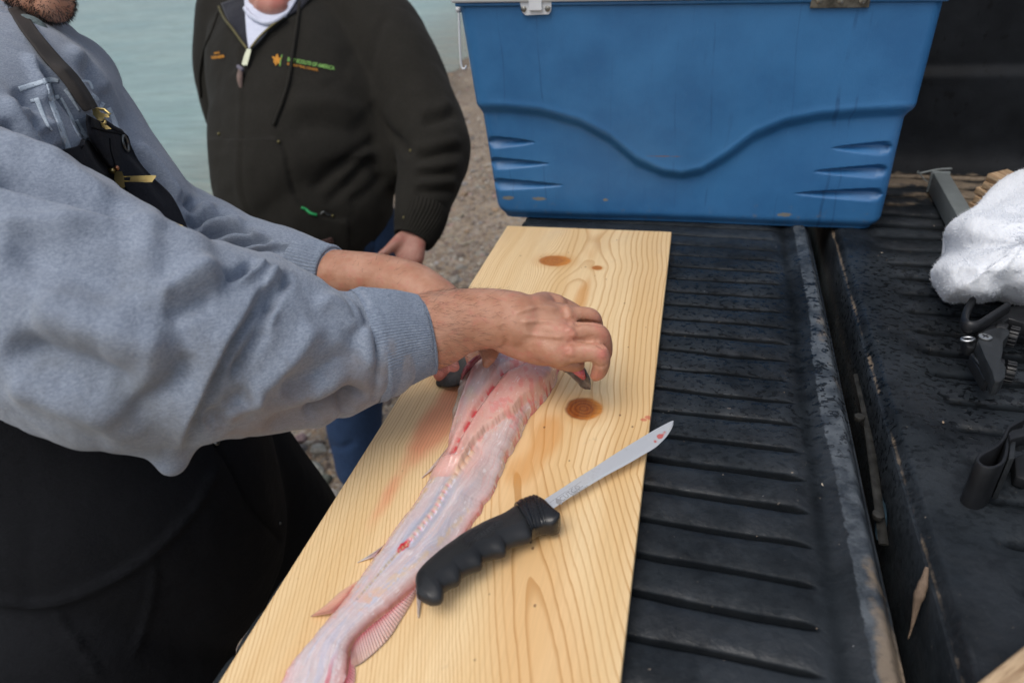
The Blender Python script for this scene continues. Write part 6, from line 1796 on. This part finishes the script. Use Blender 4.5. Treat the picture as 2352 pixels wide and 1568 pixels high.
# pouch pocket stands proud of the front
PK_ = spline(np.array([(640, 318), (648, 335), (656, 352), (660, 378), (666, 410), (680, 452), (708, 483), (764, 499), (800, 505)], float), 60)
dd_, t_, sd_ = polydist(u_, w_, PK_)
fac = sstep(0, .3, ((CAM - v_) / np.linalg.norm(CAM - v_, axis=1)[:, None] * n_).sum(1))
inside = (sd_ > 0) & (w_ > 316) & (u_ < 800)
v_ = v_ + n_ * (fac * np.where(inside, .007 * sstep(0, 5, dd_) * sstep(316, 322, w_), -.004 * np.exp(-(dd_ / 5) ** 2)))[:, None]
v_ = v_ + n_ * (.010 * (np.abs(fbm(v_ * [1, 1, .6], 6.5, 4, 78)) - .2))[:, None]
set_verts(jk, v_); laplace(jk, 1, .4)
jacket = link_mesh('jacket', jk, MAT_JACKET, man2)
bvj = bvh_of(jk)
cuff('cuff', [(970, 480, 1.745, .069), (963, 510, 1.735, .064), (955, 535, 1.728, .056), (947, 552, 1.722, .050)], 44, MAT_JACKET, man2, 16, .0012)
# opened collar: navy lining, T-shirt, brass zip edges
patch('lining', bvj, [(507, 8), (520, 42), (536, 70), (552, 96), (566, 114)], [(566, -14), (566, 20), (567, 60), (569, 90), (572, 112)], MAT_NAVY, man2, 24, 10, .012, .004, smooth_it=8)
patch('lining', bvj, [(640, -10), (636, 24), (622, 52), (600, 84), (576, 112)], [(720, -16), (690, 18), (655, 40), (615, 74), (582, 112)], MAT_NAVY, man2, 24, 10, .010, .004, smooth_it=8)
patch('t_shirt', bvj, [(560, -14), (562, 15), (564, 50), (567, 85), (571, 112)], [(690, -16), (660, 30), (628, 54), (600, 86), (574, 113)], MAT_TEE, man2, 34, 24, .017, .004, smooth_it=10)
mb = MB()
col_l = [onto(bvj, *q, .026) if onto(bvj, *q, .026) is not None else D(q[0], q[1], 1.70) for q in spline(np.array([(563, 20), (575, 36), (598, 50), (625, 52), (655, 34)], float), 20)]
mb.tube(col_l, .006, 8); mb.build('neckband', MAT_TEE, man2)
MAT_ZIP = plain('old_brass', (0.16, 0.14, 0.065), .5, .8, .4, 400)
tubepx('zip_edge', [(503, 16), (516, 44), (535, 68), (552, 92), (567, 112)], .0035, MAT_ZIP, man2, .020, 30, 8, bvj)
tubepx('zip_edge', [(575, 112), (592, 90), (612, 70), (632, 54), (652, 40)], .0030, MAT_ZIP, man2, .024, 30, 8, bvj)
dz2 = float(proj(onto(bvj, 565, 125, .015))[2])
T2 = lambda v: np.array([D(x, y, dz2 - z) for x, y, z in v])
mb = MB(); mb.prism([(567, 112), (577, 114), (572, 134), (567, 152), (564, 148), (562, 152), (555, 148), (560, 130)], 0, .008, T2); mb.build('zip_slider', plain('dull_zinc', (.28, .30, .24), .45, .8), man2, False, True, 30)
mb = MB(); limb(mb, LR([(548, 154, dz2 - .005, .005), (555, 160, dz2 - .006, .006)]), 10); mb.build('zip_loop', plain('grey_cord', (.16, .15, .19), .8), man2)
mb = MB(); limb(mb, LR([(553, 164, dz2 - .003, .007), (551, 180, dz2 - .002, .0075), (553, 200, dz2 + .0, .005)]), 10); mb.build('zip_tag', plain('worn_leather', (.19, .13, .11), .7, 0, .3, 90), man2)
tubepx('drawstring', [(500, 30), (486, 72), (470, 110), (462, 145), (458, 180), (461, 224)], .0038, MAT_JACKET, man2, .006, 40, 8, bvj)
tubepx('drawstring', [(688, 6), (684, 40), (680, 70), (674, 110), (668, 153), (660, 195), (648, 235), (637, 262), (628, 288)], .0042, MAT_JACKET, man2, .007, 50, 8, bvj)
for q in ((503, 308), (640, 326), (764, 496), (943, 346), (928, 500)):
    p = onto(bvj, q[0], q[1], .002)
    if p is not None: mb = MB(); mb.sphere(p, .0042, 10, 8); mb.build('rivet', MAT_ZIP, man2)
patch('leather_patch', bvj, [(728, 556), (762, 545)], [(732, 569), (768, 558)], plain('brown_leather', (.075, .035, .028), .7, 0, .3, 60), man2, 6, 6, .006, .002)
tubepx('green_lanyard', [(692, 477), (702, 480), (712, 489), (728, 494)], .0036, plain('green_plastic', (.02, .34, .10), .4), man2, .005, 12, 8, bvj)
tubepx('key_ring', [(736, 492), (744, 486), (752, 493), (760, 494)], .002, MAT_DARKMETAL, man2, .006, 12, 8, bvj)
tubepx('hem_seam', [(505, 315), (560, 316), (600, 320), (640, 326)], .0012, MAT_JACKET, man2, .0, 20, 6, bvj)
# embroidery
MAT_GRN = plain('green_thread', (0.20, 0.42, 0.10), .8, 0, .2, 500); MAT_ORG = plain('orange_thread', (0.52, 0.22, 0.02), .8, 0, .2, 500)
def stitch(body, p0, p1, hpx, mat, bold=.02):
    me = text_mesh(body, 1.0, bold, .0); v_ = verts_of(me)
    w0 = v_[:, 0].max() - v_[:, 0].min(); x = (v_[:, 0] - v_[:, 0].min()) / w0
    p0, p1 = np.array(p0, float), np.array(p1, float); d = p1 - p0; nn_ = np.array([d[1], -d[0]]) / np.linalg.norm(d)
    h0 = .72
    q = p0 + x[:, None] * d + (v_[:, 1] / h0)[:, None] * nn_ * hpx
    out = []
    dref = float(proj(onto(bvj, *p0, .003))[2])
    for a in q:
        h = onto(bvj, a[0], a[1], .004); out.append(h if h is not None else D(a[0], a[1], dref))
    set_verts(me, np.array(out)); link_mesh('embroidery', me, mat, jacket)
stitch('BOY SCOUTS OF AMERICA', (660, 140), (768, 161), 8.5, MAT_GRN, .03)
stitch('BUFFALO TRAIL COUNCIL', (659, 149), (730, 163.5), 5.2, MAT_ORG, .02)
stitch('RAC', (492.5, 125.5), (505, 123.5), 5.5, MAT_ORG, .03)
stitch('VENIER', (485, 136.5), (516, 132.5), 6.5, MAT_ORG, .03)
patch('embroidery', bvj, [(646.5, 126), (643, 139), (641.5, 152)], [(649, 126), (645.5, 139), (644, 152)], MAT_GRN, jacket, 8, 3, .003, .001, smooth_it=1)
# orange lily shaped badge
def petal(cx, cy, L, w, ang):
    pts = []; 
    for k in range(20):
        t = k / 20 * 2 * math.pi; x, y = L * math.cos(t), w * math.sin(t) * (1 + .3 * math.cos(t))
        pts.append((cx + x * math.cos(ang) - y * math.sin(ang), cy + x * math.sin(ang) + y * math.cos(ang)))
    V = [onto(bvj, a, b, .004) for a, b in pts]
    if any(q is None for q in V): return
    mb = MB(); mb.add(V, [list(range(20))]); mb.build('embroidery', MAT_ORG, jacket, False)
petal(636, 134, 9.5, 4.0, math.radians(95)); petal(630, 134, 6.5, 2.8, math.radians(38)); petal(641, 136, 6, 2.6, math.radians(150)); petal(636, 140.5, 6.5, 2.2, math.radians(12)); petal(634, 146, 4.5, 2, math.radians(100)); petal(630, 142, 4, 2, math.radians(60)); petal(640, 143, 4, 2, math.radians(115))
# jeans
mb = MB()
limb(mb, LR([(735, 470, 1.90, .175, 1, .8), (765, 540, 1.91, .185, 1, .8), (775, 590, 1.93, .17, 1, .85)]), 40, up=(.3, -.9, .5))
limb(mb, LR([(830, 600, 1.93, .115), (832, 700, 1.96, .108), (822, 840, 2.02, .098), (812, 930, 2.07, .088), (818, 1010, 2.12, .080), (828, 1072, 2.17, .078)]), 34)
limb(mb, LR([(730, 600, 1.95, .115), (650, 740, 2.02, .10), (610, 860, 2.12, .09), (590, 940, 2.22, .085)]), 30)
jn = remeshed(mb, .008, 6)
v_ = verts_of(jn); n_ = norms_of(jn); v_ = v_ + n_ * (.007 * (np.abs(fbm(v_ * [1, 1, .8], 9, 3, 79)) - .2))[:, None]; set_verts(jn, v_)
folds(jn, [([(775, 575), (830, 575), (880, 580)], 4, -.006, 9), ([(860, 500), (862, 560), (855, 600)], 4, -.006, 9), ([(740, 1010), (780, 1030), (820, 1010)], 8, -.006), ([(850, 900), (820, 930), (780, 940)], 9, -.006)])
link_mesh('jeans', jn, MAT_JEANS, man2)
for q, d in (((838, 1085), 2.19), ((590, 985), 2.28)):
    p = D(q[0], q[1], d); gz = float(ground_z(p[0], p[1]))
    mb = MB(); limb(mb, [[p[0] - .02, p[1] + .06, gz + .06, .05, 1, .9], [p[0], p[1] - .04, gz + .05, .048, 1, .8], [p[0] + .02, p[1] - .14, gz + .045, .04, 1.1, .7]], 20); limb(mb, [[p[0], p[1], gz + .05, .05], [p[0], p[1], gz + .2, .055]], 18)
    b_ = remeshed(mb, .007, 4); link_mesh('boot', b_, MAT_BOOT, man2)
# ================================================================== TOWEL AND GEAR ON THE RIGHT
OUT = np.array([(2193, 496), (2170, 514), (2164, 534), (2170, 557), (2165, 585), (2145, 603), (2130, 619), (2132, 642), (2147, 660), (2157, 680), (2170, 692), (2193, 693), (2219, 696), (2242, 697), (2263, 693), (2286, 686), (2327, 697), (2360, 700), (2420, 706), (2500, 700), (2570, 640), (2590, 540), (2540, 440), (2470, 390), (2400, 372), (2352, 380), (2319, 393), (2286, 411), (2260, 439), (2239, 468), (2219, 480)], float)
NA = 420
o_ = np.vstack([OUT, OUT[:1]]); Lc = np.r_[0, np.cumsum(np.linalg.norm(np.diff(o_, axis=0), axis=1))]
tq = np.linspace(0, Lc[-1], NA, endpoint=False); bx2 = np.interp(tq, Lc, o_[:, 0]); by2 = np.interp(tq, Lc, o_[:, 1])
cx2, cy2 = 2350.0, 560.0
top = sstep(600, 470, by2)                 # the rear outline stands up in the air, the front one lies on the liner
zb_ = -.012 + .085 * top + .012 * sstep(2220, 2130, bx2) * (1 - top)
NR = 130
V = []
for k in range(NR):
    f = k / (NR - 1)
    s = f if f <= .86 else .86 + (f - .86)
    rr_ = np.sin(min(1, f / .86) * math.pi / 2) if False else min(1.0, f / .86)
    x = cx2 + (bx2 - cx2) * rr_; y = cy2 + (by2 - cy2) * rr_
    zc = .105
    edge = np.sqrt(max(0.0, 1 - rr_ ** 4.5))
    z = zb_ + (zc - zb_) * (edge * (.55 + .45 * (1 - rr_)))
    if f > .86:
        g_ = (f - .86) / .14
        z = zb_ - g_ * (zb_ + .020)
    for i in range(NA):
        p = P(x[i], y[i], z[i])
        if f > .86:
            p0_ = P(bx2[i], by2[i], zb_[i]); c0_ = P(cx2, cy2, zb_[i]); dr_ = c0_ - p0_
            p = p0_ + dr_ * (.10 * g_ * (1 + .0)); p[2] = z[i]
            p[2] = p[2]
        V.append(p)
V = np.array(V); F = grid_faces(NR, NA)
I = np.arange(NR - 1); F = np.vstack([F, np.stack([I * NA + NA - 1, (I + 1) * NA + NA - 1, (I + 1) * NA, I * NA], -1)])
V = np.vstack([V, V[:NA].mean(0)]); F = F.tolist() + [[len(V) - 1, (i + 1) % NA, i] for i in range(NA)]
me = new_mesh('towel', V, F)
laplace(me, 14, .5)
folds(me, [([(2180, 560), (2200, 590), (2250, 600), (2330, 585)], 18, -.006), ([(2175, 640), (2230, 625), (2300, 640), (2380, 625)], 20, -.005), ([(2160, 620), (2210, 608), (2260, 615)], 12, .005), ([(2143, 625), (2146, 645), (2152, 655)], 5, -.012), ([(2230, 490), (2270, 470), (2320, 440), (2352, 425)], 16, -.006),
           ([(2200, 520), (2260, 510), (2320, 520), (2400, 510)], 18, .007), ([(2200, 670), (2260, 668), (2330, 676)], 10, .006), ([(2286, 684), (2310, 672), (2340, 680)], 7, -.010)])
v_ = verts_of(me); n_ = norms_of(me)
v_ = v_ + n_ * (.0022 * fbm(v_, 11, 2, 81) + 0)[:, None]; set_verts(me, v_); laplace(me, 14, .5); v_ = verts_of(me); n_ = norms_of(me); v_ = v_ + n_ * (.0008 * fbm(v_, 150, 3, 82))[:, None]; set_verts(me, v_)
m = Mat('white_terry'); pos = m.geo(); f1 = m.noise(pos, 420, 3, .65); f2 = m.noise(pos, 60, 3, .6)
MAT_TERRY = m.done(m.mix(m.ss(f1, .3, .7), (0.82, 0.86, 0.93), (0.90, 0.92, 0.96)), .95, m.bump(f1, .5, .0012), spec=.05, sheen=.2, sss=.35, sssr=(1, 1, 1), ssss=.004)
towel = link_mesh('towel', me, MAT_TERRY)
tag(towel, 'crumpled white terry towel heaped on the truck bed liner', 'towel')
vn = norms_of(me); facing = ((CAM - v_) / np.linalg.norm(CAM - v_, axis=1)[:, None] * vn).sum(1); idx = np.r_[rng.choice(len(v_), 9000), rng.choice(np.where(np.abs(facing) < .4)[0], 14000)]
Vs, Fs = [], []
for i in idx:
    n = vn[i]; d = n + rng.normal(0, .45, 3); d /= np.linalg.norm(d); s = np.cross(d, n + .01); s /= np.linalg.norm(s) + 1e-9
    L_ = rng.uniform(.0012, .0040) if abs(facing[i]) < .4 else rng.uniform(.0006, .0014); p = v_[i]; k = len(Vs)
    Vs += [p - s * .0003, p + s * .0003, p + d * L_]; Fs.append((k, k + 1, k + 2))
o = mobj('terry_pile', Vs, np.array(Fs), MAT_TERRY, towel, False); tag(o, kind='stuff')

# ---- black rod holder clamp with two ribbed knobs
MAT_PLA = plain('black_nylon', (0.0095, 0.0105, 0.0125), .45, 0, .3, 50, .0006)
MAT_PLB = plain('grey_black_nylon', (0.020, 0.023, 0.026), .5, 0, .3, 70, .0006)
clamp = empty('rod_holder_clamp', tuple(P(2280, 800, -.02)), 'black plastic rod holder clamp with two ribbed knobs below the white towel', 'clamp')
def plate(name, pts, z, th, mat, parent, bev=.0015):
    V = [P(x, y, z) for x, y in pts]
    bm = bmesh.new(); vs_ = [bm.verts.new(Vector(p)) for p in V]; f = bm.faces.new(vs_)
    r = bmesh.ops.extrude_face_region(bm, geom=[f])
    for e in r['geom']:
        if isinstance(e, bmesh.types.BMVert): e.co.z -= th
    bmesh.ops.recalc_face_normals(bm, faces=bm.faces)
    bmesh.ops.bevel(bm, geom=list(bm.edges), offset=bev, segments=2, affect='EDGES', profile=.5)
    me = bpy.data.meshes.new(name); bm.to_mesh(me); bm.free()
    me.polygons.foreach_set('use_smooth', np.ones(len(me.polygons), dtype=bool)); bev_shade(me, 40)
    return link_mesh(name, me, mat, parent)
plate('bracket', [(2246, 781), (2251, 768), (2264, 758), (2298, 750), (2318, 756), (2320, 766), (2305, 782), (2304, 806), (2300, 828), (2312, 842), (2309, 866), (2298, 876), (2285, 876), (2279, 852), (2262, 818)], .030, .018, MAT_PLB, clamp)
mb = MB(); L_ = [P(x, y, z) for x, y, z in ((2232, 695, .028), (2222, 712, .028), (2215, 736, .028), (2220, 750, .028), (2240, 752, .028), (2262, 740, .03), (2290, 722, .034), (2312, 708, .036))]
mb.tube(spline(L_, 40), .0058, 10, flat=(.75, 1.5)); mb.build('loop_arm', MAT_PLA, clamp)
plate('arm', [(2240, 752), (2262, 742), (2300, 716), (2318, 704), (2352, 700), (2400, 705), (2400, 745), (2352, 742), (2318, 730), (2290, 752), (2262, 766), (2246, 764)], .022, .016, MAT_PLA, clamp)
plate('slotted_link', [(2228, 812), (2238, 806), (2262, 836), (2280, 862), (2272, 874), (2262, 870)], .012, .016, MAT_PLA, clamp, .002)
mb = MB(); q = [P(x, y, .014) for x, y in ((2236, 818), (2262, 852), (2267, 862), (2273, 860))]; mb.tube(spline(q, 14), .0017, 6); mb.build('link_rim', MAT_PLB, clamp)
c = P(2223, 779, .018)
mb = MB(); aa_ = np.linspace(0, 2 * np.pi, 25); mb.tube([c + np.array([math.cos(t) * .006, math.sin(t) * .0045, .001 * math.cos(t)]) for t in aa_], .0018, 8, False); mb.build('eyelet', plain('bare_aluminium', (.5, .52, .54), .4, 1.0, .2, 200), clamp)
plate('ear', [(2212, 770), (2230, 764), (2246, 775), (2240, 800), (2222, 796), (2212, 784)], .014, .012, MAT_PLA, clamp)
c = P(2263, 773.5, .031)
mb = MB(); mb.cyl(c, (0, 0, 1), .0068, .002, 26, .0006); sc_ = mb.build('screw', plain('zinc_screw', (.55, .56, .55), .35, 1.0, .15, 300), clamp, True, True, 40)
mb = MB(); mb.box(c + (0, 0, .0011), (.007, .0012, .0006), np.array([[.8, -.6, 0], [.6, .8, 0], [0, 0, 1]])); mb.box(c + (0, 0, .0012), (.0012, .007, .0006), np.array([[.8, -.6, 0], [.6, .8, 0], [0, 0, 1]])); mb.build('slot', MAT_DARKMETAL if False else MAT_PLA, sc_)
def knob(a, b, r, zz):
    A_, B_ = P(a[0], a[1], zz), P(b[0], b[1], zz); ax_ = (B_ - A_) / np.linalg.norm(B_ - A_); L = np.linalg.norm(B_ - A_)
    s1 = np.cross(ax_, (0, 0, 1)); s1 /= np.linalg.norm(s1); s2 = np.cross(ax_, s1)
    mb = MB(); mb.cyl(A_ - ax_ * .008, ax_, r * 1.05, .012, 24, .002); mb.cyl((A_ + B_) / 2, ax_, r * .84, L, 24, .001)
    k = mb.build('knob', MAT_PLA, clamp, True, True, 40)
    mb = MB()
    for j in range(14):
        t = j / 14 * 2 * math.pi; dn = s1 * math.cos(t) + s2 * math.sin(t); tn = -s1 * math.sin(t) + s2 * math.cos(t)
        mb.box((A_ + B_) / 2 + dn * r * .90, (L * .92, r * .26, r * .26), np.stack([ax_, tn, dn], 1), .0006)
    o = mb.build('knob_ribs', MAT_PLA, k, True, True, 40); tag(o, kind='stuff')
knob((2314, 770), (2338, 776), .0125, .012)
knob((2306, 852), (2330, 857), .0125, .006)
# ---- black strap hook standing on edge
hook = empty('strap_hook', tuple(P(2290, 1110, -.02)), 'black curved plastic hook strap standing on edge near the right frame edge', 'plastic hook')
path = [(2352, 962), (2322, 978), (2314, 988), (2306, 1006), (2288, 1024), (2262, 1038), (2248, 1049), (2247, 1059), (2260, 1069), (2278, 1072), (2296, 1066), (2307, 1054), (2312, 1036), (2315, 1014), (2320, 996), (2330, 988)]
Hp = np.array([P(x, y, .030) for x, y in path]); Hs = spline(Hp, 110)
tg_ = np.gradient(Hs[:, :2], axis=0); tg_ /= np.linalg.norm(tg_, axis=1)[:, None]; nr = np.c_[-tg_[:, 1], tg_[:, 0]]
th_ = .0016; V = []
prof_ = [(-1, -.0505), (-1, -.001), (-.6, 0), (.6, 0), (1, -.001), (1, -.0505)]
for i in range(110):
    for (s_, dz_) in prof_: V.append([Hs[i, 0] + nr[i, 0] * th_ * s_, Hs[i, 1] + nr[i, 1] * th_ * s_, .030 + dz_])
V = np.array(V); F = grid_faces(110, 6); F = np.vstack([F, np.stack([np.arange(109) * 6 + 5, np.arange(109) * 6, np.arange(1, 110) * 6, np.arange(1, 110) * 6 + 5], -1)])
mobj('strap', V, np.vstack([F, [[0, 1, 2, 3]], [[0, 3, 4, 5]], [[654, 659, 658, 657]], [[654, 657, 656, 655]]]), MAT_PLA, hook); bev_shade(COL.objects[-1].data, 50)
plate('upright', [(2321, 1012), (2334, 1012), (2331, 1052), (2317, 1052)], .030, .050, MAT_PLB, hook, .001)
plate('band', [(2316, 992), (2330, 984), (2362, 978), (2400, 980), (2400, 1000), (2356, 1000), (2332, 1006), (2320, 1010)], .034, .012, MAT_PLA, hook, .002)
mb = MB(); mb.cyl(P(2342, 1012, .022), (0, 0, 1), .0055, .018, 20, .002); mb.build('pin', MAT_PLB, hook)
plate('base_plate', [(2330, 1050), (2352, 1040), (2400, 1045), (2400, 1100), (2352, 1100), (2332, 1092)], -.008, .012, MAT_PLA, hook, .002)
# tan wood scrap at the corner
mb = MB()
for k in range(4):
    mb.box((.002 * k, .004 * k, -.012 + k * .011), (.14, .075 - .004 * k, .0105), bev=.003)
o = mb.build('wood_scrap', MAT_SPLIT, None, True, True, 30); o.location = P(2474, 1664, .004); o.rotation_euler = (.05, .05, .75)
tag(o, 'tan wood scrap at the bottom right corner on the bed liner', 'wood')
